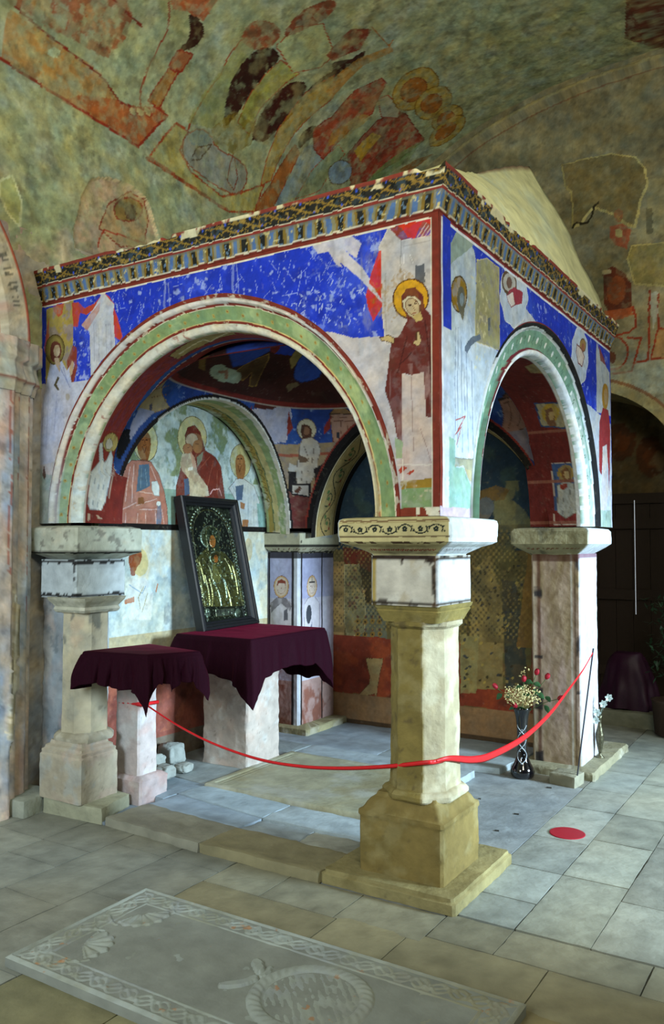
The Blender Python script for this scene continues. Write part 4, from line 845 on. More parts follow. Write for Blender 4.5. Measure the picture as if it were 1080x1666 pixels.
# arch soffits -----------------------------------------------------
def soffit(name, cen, rad, a_plane, cen2, rad2, base, nS=26, axis='Y', width=.3, foot=None, seed=71):
    """strip between an arch on the outside face (a_plane) and the shell / recess (function or number)"""
    th = np.linspace(-.0, PI, 420); s = np.linspace(0, 1, nS); T, Sx = np.meshgrid(th, s, indexing='ij')
    h = cen[0]*(1-Sx)+cen2[0]*Sx+(rad*(1-Sx)+rad2*Sx)*np.cos(T); z = cen[1]*(1-Sx)+cen2[1]*Sx+(rad*(1-Sx)+rad2*Sx)*np.sin(T)
    return T, Sx, h, z
def front_soffit():
    T, s, x, z = soffit('', FI, FIR, 0, FI, FIR, '', 34)
    y1 = shell_y(FI[0]+FIR*np.cos(T[:, 0]), FI[1]+FIR*np.sin(T[:, 0]), -1)[:, None]; y1 = np.clip(y1, .11, .32)
    def hit(px, py):      # first meeting with the cylinder of the arch
        d = fwd+rgt*(px-CXP)/FPX+upv*(CYP-py)/FPX; t = np.linspace(3., 7, 5000); X = CAM[0]+t*d[0]; Y = CAM[1]+t*d[1]; Z = CAM[2]+t*d[2]
        q = np.hypot(X-FI[0], Z-FI[1]); ok = (Y > 0) & (q > FIR); i = int(np.argmax(ok)); a = math.atan2(Z[i]-FI[1], X[i]-FI[0])
        return (a, Y[i])
    S = Surf('front_soffit', T[:, 0], s[0], np.array([x, s*y1, z]), hit, '#6a241c', jit=.002, seed=71, met=(FIR, 1.), var=.1)
    S.J2 = (s*y1)+(S.J2-S.mv)*.5
    F = S.frame(40, 440, 3.786)
    F.poly([(515, 955), (600, 760), (690, 650), (790, 560), (900, 520), (860, 620), (640, 970)], '#4c1a14', 1, '#a89484', .005); F.poly([(600, 790), (690, 660), (780, 580), (740, 640), (640, 760)], '#2a4a7c', 1)
    F.poly([(750, 590), (840, 560), (860, 640), (790, 680), (740, 650)], '#85764a', 1, '#5a4a2c', .005, tex=.3); F.poly([(735, 600), (765, 600), (735, 680), (710, 690)], '#b9b4ac', 1); F.poly([(535, 940), (580, 925), (600, 940), (560, 960)], '#b4a890', 1); F.poly([(580, 895), (610, 900), (605, 925), (575, 930)], '#1c1210', 1)
    F.poly([(480, 1010), (500, 985), (620, 1000), (520, 1400), (480, 1560), (365, 1560), (380, 1350)], '#27457c', 1, '#a89484', .005); F.poly([(380, 1380), (490, 1400), (480, 1560), (365, 1560)], '#7c3028', 1, tex=.15); F.poly([(430, 1160), (470, 1100), (460, 1220), (415, 1240)], '#7c3028', .9)
    F.ell(530, 1060, 46, 58, '#a89c60', 15, 1, '#5a4a28', .004, tex=.3); F.ell(520, 1070, 22, 34, '#b4b0a0', 10, 1, '#6a5c44', .003)
    F.poly([(460, 1070), (480, 1060), (485, 1180), (500, 1180), (530, 1110), (545, 1150), (530, 1280), (500, 1420), (470, 1480), (400, 1470), (390, 1440), (410, 1240), (460, 1180)], '#bfc2bc', 1, '#8a8c8a', .004)
    for q in ([(440, 1240), (420, 1440)], [(470, 1230), (450, 1460)], [(500, 1220), (480, 1420)], [(470, 1160), (510, 1180)]): F.line(q, '#8c9496', .003)
    F.poly([(385, 1510), (400, 1490), (405, 1540), (390, 1540)], '#a89078', 1); F.poly([(440, 1500), (480, 1530), (450, 1530)], '#a89078', 1)
    F = S.frame(240, 500, 2.842); F.poly([(100, 225), (230, 140), (400, 90), (410, 125), (260, 175), (140, 240)], '#9a8c58', 1, '#4a1c14', .006, tex=.2); F.line([(150, 215), (260, 150), (290, 160), (370, 120)], '#c8be98', .012); F.poly([(405, 95), (560, 80), (600, 110), (450, 125)], '#9a8a58', .9, tex=.3)
    S.put(s < .05, '#c8c0b0', .8); S.put(T < .12, '#8c9c88', .8)
    part(S.build())
front_soffit()
def side_soffit():
    T, s, y, z = soffit('', SI, SIR, 0, SI, SIR, '', 36)
    x1 = np.clip(shell_x(SI[0]+SIR*np.cos(T[:, 0]), SI[1]+SIR*np.sin(T[:, 0]), 1)[:, None], -.36, -.15)
    def hit(px, py):
        d = fwd+rgt*(px-CXP)/FPX+upv*(CYP-py)/FPX; t = np.linspace(3., 8, 5000); X = CAM[0]+t*d[0]; Y = CAM[1]+t*d[1]; Z = CAM[2]+t*d[2]
        q = np.hypot(Y-SI[0], np.maximum(Z-SI[1], 0)); ok = (X < 0) & (q > SIR) & (Y > 1.2); i = int(np.argmax(ok)); return (math.atan2(Z[i]-SI[1], Y[i]-SI[0]), -X[i])
    S = Surf('side_soffit', T[:, 0], s[0], np.array([s*x1, y, z]), hit, '#5a1e18', jit=.002, seed=73, met=(SIR, 1.), var=.12); S.J2 = -(s*x1)+(S.J2-S.mv)*.5
    F = S.frame(720, 400, 3)
    F.poly([(395, 590), (480, 570), (520, 640), (560, 740), (440, 760), (410, 650)], '#571d17', 1); F.poly([(400, 590), (460, 570), (510, 620), (430, 620)], '#87744c', 1, tex=.3)
    F.poly([(450, 770), (570, 765), (600, 830), (600, 890), (480, 880)], '#8f8468', 1, '#2a3c5c', .012, tex=.2); F.ell(525, 815, 44, 46, '#9a7c2c', 0, 1, tex=.3); F.poly([(500, 800), (530, 790), (545, 830), (555, 880), (520, 880), (505, 850)], '#6a4830', 1); F.ell(530, 830, 14, 22, '#a08458', 0, 1)
    F.poly([(530, 1060), (635, 1060), (660, 1360), (545, 1360)], '#35486a', 1, '#a89484', .006); F.poly([(545, 1290), (660, 1300), (660, 1360), (545, 1360)], '#6a2420', 1); F.ell(600, 1110, 40, 42, '#94742c', 0, 1, tex=.3); F.poly([(580, 1100), (605, 1080), (625, 1110), (630, 1150), (600, 1160), (585, 1130)], '#6a4428', 1); F.ell(606, 1118, 14, 20, '#a88c60', 0, 1)
    F.poly([(560, 1170), (600, 1150), (640, 1160), (655, 1300), (600, 1330), (560, 1300)], '#94928a', 1, '#6a6258', .004); F.poly([(570, 1170), (610, 1155), (605, 1185), (580, 1190)], '#7c3024', 1)
    for q in ([(590, 1190), (585, 1310)], [(620, 1190), (625, 1310)]): F.line(q, '#6c6862', .004)
    S.put((np.abs(T-.33) < .012) | (np.abs(T-.72) < .012) | (np.abs(T-.03) < .01), '#7a4a3a', .9)
    S.put(s < .06, '#d0d0cc', .9); part(S.build())
side_soffit()
RX = -2.62; RYB = 2.75
LB, LBR = (1.22, 1.69), .955
BB, BBR = (-1.32, 1.69), .93
def left_soffit():
    T, s, y, z = soffit('', LA, LAR, 0, LB, LBR, '', 30); x0 = np.clip(shell_x(LA[0]+LAR*np.cos(T[:, 0]), LA[1]+LAR*np.sin(T[:, 0]), -1)[:, None], -2.36, -2.2); x0 = np.where(T[:, :1] > 2.3, np.minimum(x0, -2.36-.12*ss(T[:, :1], 2.3, 2.7)), x0)
    S = Surf('lunette_soffit', T[:, 0], s[0], np.array([x0*(1-s)+RX*s, y, z]), None, '#9aa474', jit=.006, seed=75, met=(1., .28), var=.1)
    q = S.V+(fbm(S.mu, S.mv, 16, 75, 3)-.5)*.05
    S.put(q < .14, '#cfc9ba', 1); S.put((q > .14) & (q < .4), '#8b9c6c', 1); S.put((q > .4) & (q < .62), '#bcb07a', 1); S.put((q > .62) & (q < .66), '#5a6a4a', 1); S.put((q > .66) & (q < .85), '#a08c4a', 1); S.put(q > .95, '#201a14', 1)
    S.blot('#c9c4ae', .6, .7, 12, .6, 1)
    for k in range(22):
        u = .25+k*.06; S.line([(u, .78), (u+.02, .70), (u+.045, .80), (u+.05, .88)], '#6a5a2a', .007, px=False, sm=2)
    part(S.build())
left_soffit()
def back_soffit():
    T, s, x, z = soffit('', BA, BAR, 0, BB, BBR, '', 60); y0 = np.clip(shell_y(BA[0]+BAR*np.cos(T[:, 0]), BA[1]+BAR*np.sin(T[:, 0]), 1)[:, None], 2.08, 2.23); y0 = np.where(T[:, :1] < .9, np.maximum(y0, 2.2+.12*ss(-T[:, :1], -.9, -.5)), y0)
    S = Surf('back_soffit', T[:, 0], s[0], np.array([x, y0*(1-s)+RYB*s, z]), None, '#17120f', jit=.002, seed=77, met=(1., .5), var=.06)
    q = S.V; S.put((q > .17) & (q < .80), '#a08a58', 1); S.put(((q > .14) & (q < .17)) | ((q > .80) & (q < .83)), '#c4b490', 1); S.put(((q > .17) & (q < .20)) | ((q > .77) & (q < .80)), '#6a5424', 1)
    n = 60; uu = np.linspace(0, PI, n*8); S.line([(u, .485+.17*math.sin(u*14)) for u in uu], '#2c2a1c', .012, px=False)
    for k in range(14):
        u0 = (k+.5)*PI/14; sg = math.cos(PI*(k)); c = .485-.05*(-1)**k
        S.line([(u0+.07*math.cos(a)*(1-.1*a), c+.14*math.sin(a)*(1-.12*a)) for a in np.linspace(-.5, 5, 22)], '#2f3a24', .010, px=False)
        S.ell(u0, c, .018, .045, '#4c6a3c', 0, 1, px=False, n=8); S.ell(u0+.05, c+.09, .014, .035, '#7c3024', 0, 1, px=False, n=8); S.ell(u0-.06, c-.08, .02, .04, '#4c6a3c', 0, 1, px=False, n=8)
    part(S.build())
back_soffit()
# lunette wall on the left, down to the floor ------------------------
def lunette_wall():
    us = arr(.1, 2.45, .0048); vs = arr(0, 2.70, .0048)
    S = Surf('left_wall', us, vs, lambda U, V: np.array([U*0+RX, U, V]), hx_(RX), '#b4bdb4', jit=.002, seed=81, var=.05); U, V = S.U, S.V
    up_ = V > ZB-.01
    S.put(up_, '#a9b6b0', 1); S.blot('#6f7d56', .49, .58, 4.5, .95, 1, where=up_ & (V > 2.1)); S.blot('#c0ccc8', .55, .65, 10, .7, 2, where=up_, st=(1, .6)); S.blot('#7e9088', .60, .68, 24, .6, 3, where=up_)
    S.put(ss(V, 2.02, 1.98)*up_*1., '#7f9887', .9) if False else S.put(up_ & (V < 2.0), '#7f9a8a', .95)
    F = S.frame(120, 640, 3.176)
    def robe(pts, c, folds, fc, tex=.08):
        F.poly(pts, c, 1, '#5a3a30', .004, tex=tex)
        for q in folds: F.line(q, fc, .0075, a=.8)
    # left saint
    F.ell(372, 255, 62, 98, '#b9b27e', 0, 1, '#4a3a20', .005, tex=.25)
    F.poly([(330, 230), (345, 205), (380, 200), (398, 225), (398, 290), (388, 340), (370, 380), (345, 340), (328, 300)], '#7c4a22', 1, sm=1, tex=.15); F.ell(368, 255, 22, 28, '#8a5428', 0, 1); F.poly([(345, 340), (385, 340), (382, 375), (350, 370)], '#6a3c20', 1)
    robe([(262, 380), (300, 345), (345, 345), (400, 355), (440, 420), (470, 520), (485, 600), (485, 700), (235, 700), (240, 560), (245, 450)], '#a06a58', [[(290, 380), (265, 560)], [(310, 370), (300, 560)], [(330, 560), (250, 600)], [(340, 600), (440, 600)], [(270, 620), (265, 690)], [(330, 620), (325, 695)], [(370, 620), (372, 695)], [(420, 610), (428, 695)], [(400, 380), (430, 460)], [(455, 600), (470, 690)]], '#c8a89c')
    F.poly([(335, 370), (390, 365), (395, 480), (360, 500), (325, 510)], '#4c6478', 1); F.line([(350, 390), (345, 490)], '#7a909c', .004); F.line([(370, 390), (380, 480)], '#7a909c', .004)
    F.poly([(310, 520), (400, 480), (440, 530), (430, 590), (330, 590)], '#a87664', 1); F.line([(320, 580), (430, 545)], '#cdb2a6', .005); F.line([(340, 510), (420, 520)], '#cdb2a6', .005); F.poly([(330, 540), (360, 535), (365, 570), (330, 575)], '#7a5030', 1)
    F.poly([(402, 458), (430, 452), (442, 480), (442, 530), (418, 528), (405, 500)], '#c8d0cc', 1, '#8a9490', .003); F.poly([(430, 560), (450, 560), (455, 640), (450, 700), (425, 700)], '#5c6e80', .9, tex=.4); F.ell(438, 570, 12, 12, '#d0d4cc', 0, 1)
    # mother and child
    F.ell(612, 228, 75, 110, '#bdb27c', 0, 1, '#6a5a30', .006, tex=.3)
    robe([(575, 215), (590, 175), (625, 165), (655, 200), (668, 250), (680, 295), (730, 330), (760, 380), (780, 540), (780, 700), (525, 700), (530, 480), (550, 400), (560, 330), (580, 290)], '#6c2a1c', [[(640, 300), (600, 420)], [(700, 330), (640, 400)], [(720, 350), (690, 480)], [(740, 400), (740, 520)]], '#8f4a34')
    F.ell(628, 248, 38, 42, '#8a5c3c', 18, 1); F.ell(610, 240, 32, 34, '#b09a7c', 25, 1, '#6a4630', .004); F.ell(640, 275, 26, 34, '#96683f', 0, 1); F.ell(588, 285, 25, 27, '#9a6a44', 0, 1, '#6a4630', .003); F.line([(630, 262), (645, 264)], '#4a2a1c', .005); F.line([(586, 282), (598, 280)], '#4a2a1c', .004)
    F.poly([(560, 310), (600, 310), (630, 350), (640, 410), (690, 480), (700, 530), (600, 540), (595, 440), (560, 400), (548, 360)], '#b9ac8e', 1, tex=.35); F.poly([(570, 440), (595, 440), (600, 520), (575, 530)], '#4c5c74', 1); F.poly([(635, 330), (670, 300), (660, 350), (640, 380)], '#7a7c68', 1); F.poly([(600, 300), (625, 330), (635, 390), (615, 380)], '#b48e74', 1)
    F.poly([(590, 385), (615, 380), (615, 395), (590, 400)], '#d8d4c4', 1); F.line([(705, 520), (715, 500), (750, 495), (762, 530)], '#c8958a', .01)
    # right saint
    F.ell(862, 350, 54, 88, '#aea572', 0, 1, '#5a4a28', .005, tex=.3); F.poly([(835, 330), (860, 310), (885, 330), (890, 400), (875, 450), (870, 490), (850, 450), (835, 400)], '#8a5c30', 1, sm=1); F.ell(860, 350, 18, 26, '#96683c', 0, 1)
    robe([(800, 490), (840, 440), (880, 440), (930, 480), (960, 560), (960, 690), (850, 700), (840, 560)], '#b4b8b4', [[(900, 480), (900, 680)], [(930, 520), (930, 680)], [(820, 480), (850, 540)]], '#8a9494'); F.poly([(835, 480), (878, 470), (870, 550), (840, 555)], '#4c5c70', 1); F.poly([(860, 560), (885, 570), (880, 600), (860, 595)], '#9a6a44', 1); F.poly([(870, 650), (905, 655), (900, 700), (870, 695)], '#96643c', 1, tex=.3)
    F.poly([(945, 570), (1000, 570), (1000, 690), (955, 690)], '#7c9a90', 1)
    S.put((V < ZB+.012) & (V > ZB-.03), '#14100e', 1)
    for (fx, fy) in ((366, 248), (858, 345)):
        F.line([(fx-14, fy-6), (fx-4, fy-7)], '#3c1e10', .006); F.line([(fx+4, fy-7), (fx+14, fy-6)], '#3c1e10', .006); F.line([(fx, fy-4), (fx+2, fy+12)], '#5a3018', .005); F.line([(fx-6, fy+20), (fx+7, fy+20)], '#3c1e10', .005); F.line([(fx-10, fy+26), (fx, fy+60), (fx+10, fy+26)], '#5a3018', .007)
    # below: bishop, plaster, dado
    low = V < ZB-.03
    S.blot('#c6d2cc', .45, .65, 4, .7, 5, where=low); S.blot('#c2b48e', .55, .7, 7, .6, 6, where=low, st=(1, .5)); S.blot('#8ea2a4', .58, .7, 6, .6, 7, where=low)
    F = S.frame(0, 840, 3.333)
    F.ell(760, 250, 44, 75, '#b9ad78', 0, .9); F.poly([(705, 190), (750, 172), (770, 195), (765, 250), (735, 290), (735, 325), (710, 325), (705, 280), (695, 240)], '#7c4022', 1, sm=1, tex=.15)
    F.poly([(700, 345), (790, 330), (830, 420), (820, 560), (700, 560), (690, 420)], '#c6cac4', .8, tex=.2); F.line([(700, 370), (770, 420), (790, 380)], '#7a98b0', .006); F.line([(780, 380), (750, 440), (760, 500)], '#8a8458', .005); F.line([(800, 420), (770, 520)], '#8a8458', .005); F.poly([(675, 455), (730, 435), (730, 465), (678, 478)], '#a86a44', 1, tex=.2); F.line([(855, 370), (845, 410)], '#a86a44', .01)
    F = S.frame(); F.poly([(272, 858), (440, 858), (440, 1080), (266, 1100)], '#5a6b78', .75, tex=.4) if False else None
    S.blot('#58646c', .52, .62, 5, .5, 9, where=low & (U > .95) & (U < 1.7) & (V > .9))
    F = S.frame(260, 780, 3.333); F.ell(480, 380, 22, 62, '#b4a47c', 0, .8)
    dado = V < .82-.03*(U-1); S.put(dado & (V > .22), '#8a4434', .95); S.blot('#5c2c22', .5, .7, 4, .6, 11, where=dado); S.blot('#a8644a', .55, .7, 8, .5, 12, where=dado & (V > .25)); S.put(low & (V > .79) & (V < .97), '#a08c58', .7); S.put(V < .22, '#6a5a4a', .9)
    S.h += .008*(fbm(U, V, 6, 401, 3)-.5); part(S.build(normal=(1, 0, 0)))
lunette_wall()
def back_wall():
    us = arr(-2.5, -.1, .0075); vs = arr(0, 2.70, .0075)
    S = Surf('back_wall', us, vs, lambda U, V: np.array([U, U*0+RYB, V]), hy_(RYB), '#6b5c34', jit=.004, seed=91, var=.1); U, V = S.U, S.V
    up_ = V > 1.55
    S.put(up_, '#27363f', 1); S.blot('#3c4c44', .5, .66, 6, .7, 1, where=up_); S.blot('#7c7448', .58, .68, 9, .7, 2, where=up_ & (V < 2.1), st=(1, .6)); S.blot('#4a3420', .5, .7, 7, .5, 3, where=~up_)
    F = S.frame(720, 400, 3)
    F.poly([(250, 1330), (250, 1250), (290, 1210), (330, 1230), (400, 1290), (440, 1360), (440, 1400), (250, 1400)], '#6e6a48', 1, tex=.35); F.poly([(170, 1200), (260, 1170), (330, 1190), (300, 1240), (180, 1250)], '#6a5228', .9, tex=.35); F.ell(205, 1290, 36, 50, '#6c6458', 0, 1)
    # tall robed figures with leaf pattern
    F = S.frame(530, 860, 4.627)
    F.poly([(50, 250), (140, 250), (140, 940), (60, 940)], '#a08250', 1, tex=.1); F.poly([(130, 140), (340, 170), (340, 320), (250, 380), (140, 250)], '#6a2c1e', .95, tex=.4)
    F.poly([(140, 270), (250, 270), (270, 420), (300, 560), (290, 780), (160, 820), (140, 700)], '#8a8058', 1, '#b0a070', .006, tex=.25); F.poly([(300, 560), (460, 600), (460, 950), (200, 940), (210, 830), (290, 780)], '#6a6a54', 1, tex=.2); F.poly([(250, 280), (340, 330), (330, 560), (300, 560), (270, 420)], '#2a241a', 1, tex=.35)
    r = random.Random(7)
    for k in range(46):
        x = r.uniform(150, 290); y = r.uniform(290, 780); F.ell(x, y, r.uniform(8, 15), r.uniform(10, 18), r.choice(['#a8925a', '#74664a', '#6a3c34']), r.uniform(0, 90), .8, n=9)
    for j in range(3):
        for i in range(4):
            x, y = 240+i*55, 700+j*95
            F.ell(x, y, 18, 22, '#8c6a2c', 0, .95, n=10); F.ell(x, y, 7, 9, '#2a2418', 0, 1, n=8); F.ell(x, y-34, 9, 12, '#5a2c24', 0, .8, n=8)
    S.poly([(-2.5, .30), (-.05, .30), (-.05, .80), (-2.5, .80)], '#7c3622', 1, px=False); S.blot('#a04a24', .5, .68, 5, .6, 5, where=(V > .3) & (V < .8)); S.blot('#3c2018', .56, .7, 4, .6, 6, where=(V > .3) & (V < .8))
    F.poly([(300, 970), (430, 975), (400, 1120), (385, 1200), (385, 1275), (365, 1240), (280, 1265), (245, 1255), (300, 1190), (325, 1170), (330, 1100)], '#a08858', 1, '#5a3a20', .004, tex=.2)
    S.put((V < .30), '#8a6a48', 1); S.put((V < .08), '#2c2218', .8)
    # the central and right figures behind the vase
    F = S.frame(520, 800, 2.315)
    F.poly([(530, 540), (600, 200), (700, 150), (780, 300), (800, 700), (790, 745), (530, 745)], '#5e5632', 1, tex=.25); F.poly([(575, 300), (640, 240), (690, 420), (690, 745), (560, 745)], '#867447', 1, tex=.3); F.poly([(685, 330), (740, 340), (770, 500), (780, 740), (700, 740)], '#3a3c34', 1, tex=.3)
    F.poly([(530, 540), (600, 540), (590, 760), (530, 760)], '#8a8052', .9, tex=.3)
    for k in range(150):
        x = r.uniform(530, 790); y = r.uniform(280, 740); F.ell(x, y, 5, 7, r.choice(['#a08a44', '#332c1c', '#2c3238', '#8a7440']), r.uniform(0, 90), .85, n=8)
    zone = (V > .86) & (V < 1.72) & (U < -.35); pat = np.sin(U*2*PI/.045+.5*np.sin(V*30))*np.sin(V*2*PI/.052)
    S.put(zone & (pat > .35) & (fbm(U, V, 14, 93, 3) > .40), '#9a8448', .55); S.put(zone & (pat < -.45) & (fbm(U, V, 10, 94, 3) > .48), '#2c2a20', .6)
    S.put((np.abs(U+1.02) < .012) & zone, '#3a3020', .6); S.blot('#4a4028', .45, .7, 6, .55, 17, where=(V > .82) & (V < 1.75)); S.blot('#2a2c24', .52, .7, 3, .5, 18, where=(V > .82))
    F.ell(625, 55, 32, 34, '#5c6060', 0, .9)
    S.poly([(-.62, .8), (-.1, .8), (-.1, 1.55), (-.52, 1.55)], '#7c5c2c', .8, px=False, tex=.15)
    S.h += .01*(fbm(U, V, 6, 411, 3)-.5); part(S.build(normal=(0, -1, 0)))
back_wall()
# right (side) face -------------------------------------------------
def side_wall():
    us = arr(0, 3.24, .0062); vs = arr(ZB, ZT, .0048)
    S = Surf('side_wall', us, vs, lambda U, V: np.array([U*0, U, V]), hx_(0.), '#b4bcc8', jit=.0025, seed=101, var=.05); U, V = S.U, S.V
    S.blot('#a2aebe', .5, .7, 5, .6, 1); S.blot('#c4c8cc', .52, .7, 9, .5, 2)
    F = S.frame(720, 400, 3)
    F.poly([(0, -300), (830, -300), (830, 1500), (820, 870), (750, 810), (690, 760), (640, 600), (400, 300), (290, 520), (160, 465), (30, 390), (0, 390)], BLUE, 1)
    b = S.col[..., 0] < .08; F0 = S.col.copy(); S.blot('#3050c0', .5, .68, 6, .5, 3); S.blot('#8ea0d8', .66, .73, 30, .6, 4); S.scratch('#8a9ad4', 50, (.2, 3.1, 2.5, 3.1), .06, 5, .7, .006); S.col[~b] = F0[~b]
    F.poly([(40, -10), (95, -110), (155, 30), (160, 60), (165, 480), (280, 520), (200, 860), (175, 1310), (30, 1310), (36, 400)], '#a9b6c0', 1, tex=.1); F.poly([(40, -15), (95, -112), (150, 0), (40, 90)], '#86968e', 1)
    F.poly([(165, 70), (215, 60), (275, 110), (278, 510), (160, 465)], '#93906a', 1, '#b4ae88', .005, tex=.15); S.blot('#c4bf9a', .6, .7, 40, .6, 6, where=(U > .33) & (U < .62) & (V > 2.45) & (V < 3.0)); F.poly([(222, 355), (232, 350), (232, 410), (222, 415)], '#56606c', 1)
    # saint in pale blue
    F.ell(80, 235, 40, 86, '#8a6a18', 0, 1, '#4a3a14', .008, tex=.35); F.poly([(75, 210), (92, 195), (108, 215), (110, 270), (105, 330), (98, 370), (82, 330), (72, 280)], '#5c5a4c', 1, sm=1); F.ell(94, 260, 10, 34, '#7a8890', 0, 1)
    F.poly([(60, 330), (85, 330), (100, 375), (115, 335), (145, 420), (160, 470), (150, 640), (160, 1045), (60, 1030), (55, 700)], '#b4c0cc', 1, tex=.1)
    for q in ([(75, 400), (70, 980)], [(90, 450), (95, 1000)], [(115, 520), (125, 1010)], [(140, 560), (150, 1000)], [(62, 400), (60, 900)], [(105, 620), (108, 800)]): F.line(q, '#7e8ca0', .010, a=.8)
    F.poly([(110, 490), (125, 465), (150, 440), (185, 430), (188, 455), (160, 470), (140, 490), (120, 525), (108, 510)], '#5a6676', 1); F.line([(62, 850), (110, 830), (60, 920), (90, 880), (65, 970)], '#9a4a44', .006); F.line([(60, 1040), (160, 1050)], '#7a7c70', .02)
    F.poly([(55, 1035), (162, 1050), (150, 1140), (130, 1150), (100, 1070), (58, 1080)], '#8f917e', 1, tex=.2); F.poly([(30, 930), (60, 950), (58, 1080), (100, 1080), (140, 1180), (165, 1130), (150, 1320), (30, 1290)], '#7fa294', 1, tex=.15); F.poly([(110, 1085), (145, 1100), (150, 1170), (125, 1130)], '#a39c7c', .9)
    # medallions
    for (cx_, cy_, rx, ry) in ((348, 235, 66, 160), (668, 540, 40, 140)):
        pts = [(cx_+rx*(1+.05*math.sin(9*t))*math.cos(t), cy_+ry*(1+.04*math.sin(9*t))*math.sin(t)) for t in np.linspace(0, 2*PI, 60, endpoint=False)]
        F.poly(pts, '#b0bccc', 1, '#d0d6dc', .006, tex=.06)
    F.ell(325, 180, 34, 55, '#a8a49c', -8, 1, '#54402c', .02, n=18); F.ell(325, 180, 14, 28, '#6a5044', 0, 1); F.poly([(320, 220), (350, 200), (390, 225), (385, 285), (350, 290), (335, 300)], '#8a3040', 1); F.poly([(312, 240), (345, 220), (355, 285), (335, 300), (318, 270)], '#c8c0c0', 1, '#7a3a44', .006)
    F.ell(683, 485, 14, 32, '#94784a', 0, 1, '#5c4220', .008); F.poly([(655, 480), (675, 500), (690, 540), (680, 590), (660, 570), (650, 520)], '#c4bcb8', 1, '#6a3038', .010); F.ell(684, 495, 7, 20, '#8a5a48', 0, 1)
    # far figure in red
    F.poly([(750, 470), (780, 560), (815, 620), (820, 830), (750, 810)], '#a6adb4', 1); F.poly([(760, 480), (800, 590), (770, 560)], '#7a3a2c', .9); F.ell(792, 735, 16, 65, '#9a7428', 0, 1); F.ell(795, 735, 9, 40, '#a88a60', 0, 1)
    F.poly([(780, 790), (808, 800), (818, 900), (812, 1200), (800, 970), (780, 980), (775, 1120), (760, 1090), (765, 860)], '#8a2c30', 1); F.poly([(780, 980), (800, 970), (808, 1200), (800, 1290), (775, 1290)], '#b9b4b4', 1); F.poly([(720, 800), (760, 820), (765, 1090), (775, 1290), (740, 1100)], '#b0b6c0', .9); F.poly([(770, 1290), (822, 1290), (822, 1380), (765, 1380)], '#8fa498', 1, tex=.2)
    e = fbm(U, V, 14, 6, 3)*.008
    S.put(V > ZT-.03+e, '#7c2c30', 1); S.put((V > ZT-.045+e) & (V < ZT-.03+e), '#c8ccd4', 1); S.put(U < .03, RED, 1); S.put((U > .03) & (U < .045) & (V < ZT-.03), '#c8ccd4', 1); S.put((V < ZB+.04+e) & (U < .5), '#a89aa8', 1); S.put((U > .045) & (U < .14) & (V > 2.62), BLUE, 1)
    S.h += .008*(fbm(U, V, 5, 511, 3)-.5)
    A, B, keep = cut_circle(S, SO, SOR-.012, U, V, .0065); S.P = np.array([S.P[0], A, B]); S.keep = keep
    part(S.build(normal=(1, 0, 0)))
side_wall()
def side_archivolt():
    n1, n2 = 420, 56; T, s = np.meshgrid(np.linspace(0, PI, n1), np.linspace(0, 1.0, n2), indexing='ij'); t = T/PI      # t=0 far foot, 1 near foot
    y = (SI[0]+SIR*np.cos(T))*(1-s)+(SO[0]+SOR*np.cos(T))*s; z = (SI[1]+SIR*np.sin(T))*(1-s)+(SO[1]+SOR*np.sin(T))*s
    w0 = .20+0*t; roll = np.sqrt(np.clip(1-((s-w0/2)/(w0/2))**2, 0, 1)); w1 = .55*(1-t)+.96*t
    h = .012+.035*roll+.02*np.sqrt(np.clip(1-((s-(w1+.93)/2)/(abs(.93-w1)/2+.02))**2, 0, 1))*(t < .62); h[:, -1] = -.01; h[:, 0] = 0
    S = Surf('side_archivolt', np.linspace(0, PI, n1), np.linspace(0, 1.0, n2), np.array([h, y, z]), None, '#7fa08a', jit=.003, seed=103, met=(1.1, .3), var=.05); q = S.V+(fbm(S.mu, S.mv, 16, 93, 3)-.5)*.03; t = S.U/PI
    bands(S, t, q, [(.20, .20, .10, '#d4d9dc'), (.25, .26, .11, '#6a2430'), (.53, .72, .86, '#6f9480'), (.57, .76, 1.2, '#c2cace'), (.9, .9, 1.2, '#17191c'), (1.3, 1.3, 1.3, '#6c2a2c')])
    S.put((t < .3) & (q > .25) & (q < .55), '#a9bcb8', .8)
    for k in range(44):
        tt = .04+k*.022; lo = .25; hi = float(np.interp(tt, [0, .5, 1], [.53, .72, .86])); c = (lo+hi)/2; wv = (hi-lo)
        if k % 2 == 0: S.ell(tt*PI, c, .014, wv*.20, '#d2dad8', 0, 1, px=False, n=12)
        else: S.line([(tt*PI-.012, c-wv*.3), (tt*PI, c+wv*.3), (tt*PI+.012, c-wv*.2)], '#4a6a58', .006, px=False, sm=1)
    part(S.build())
side_archivolt()
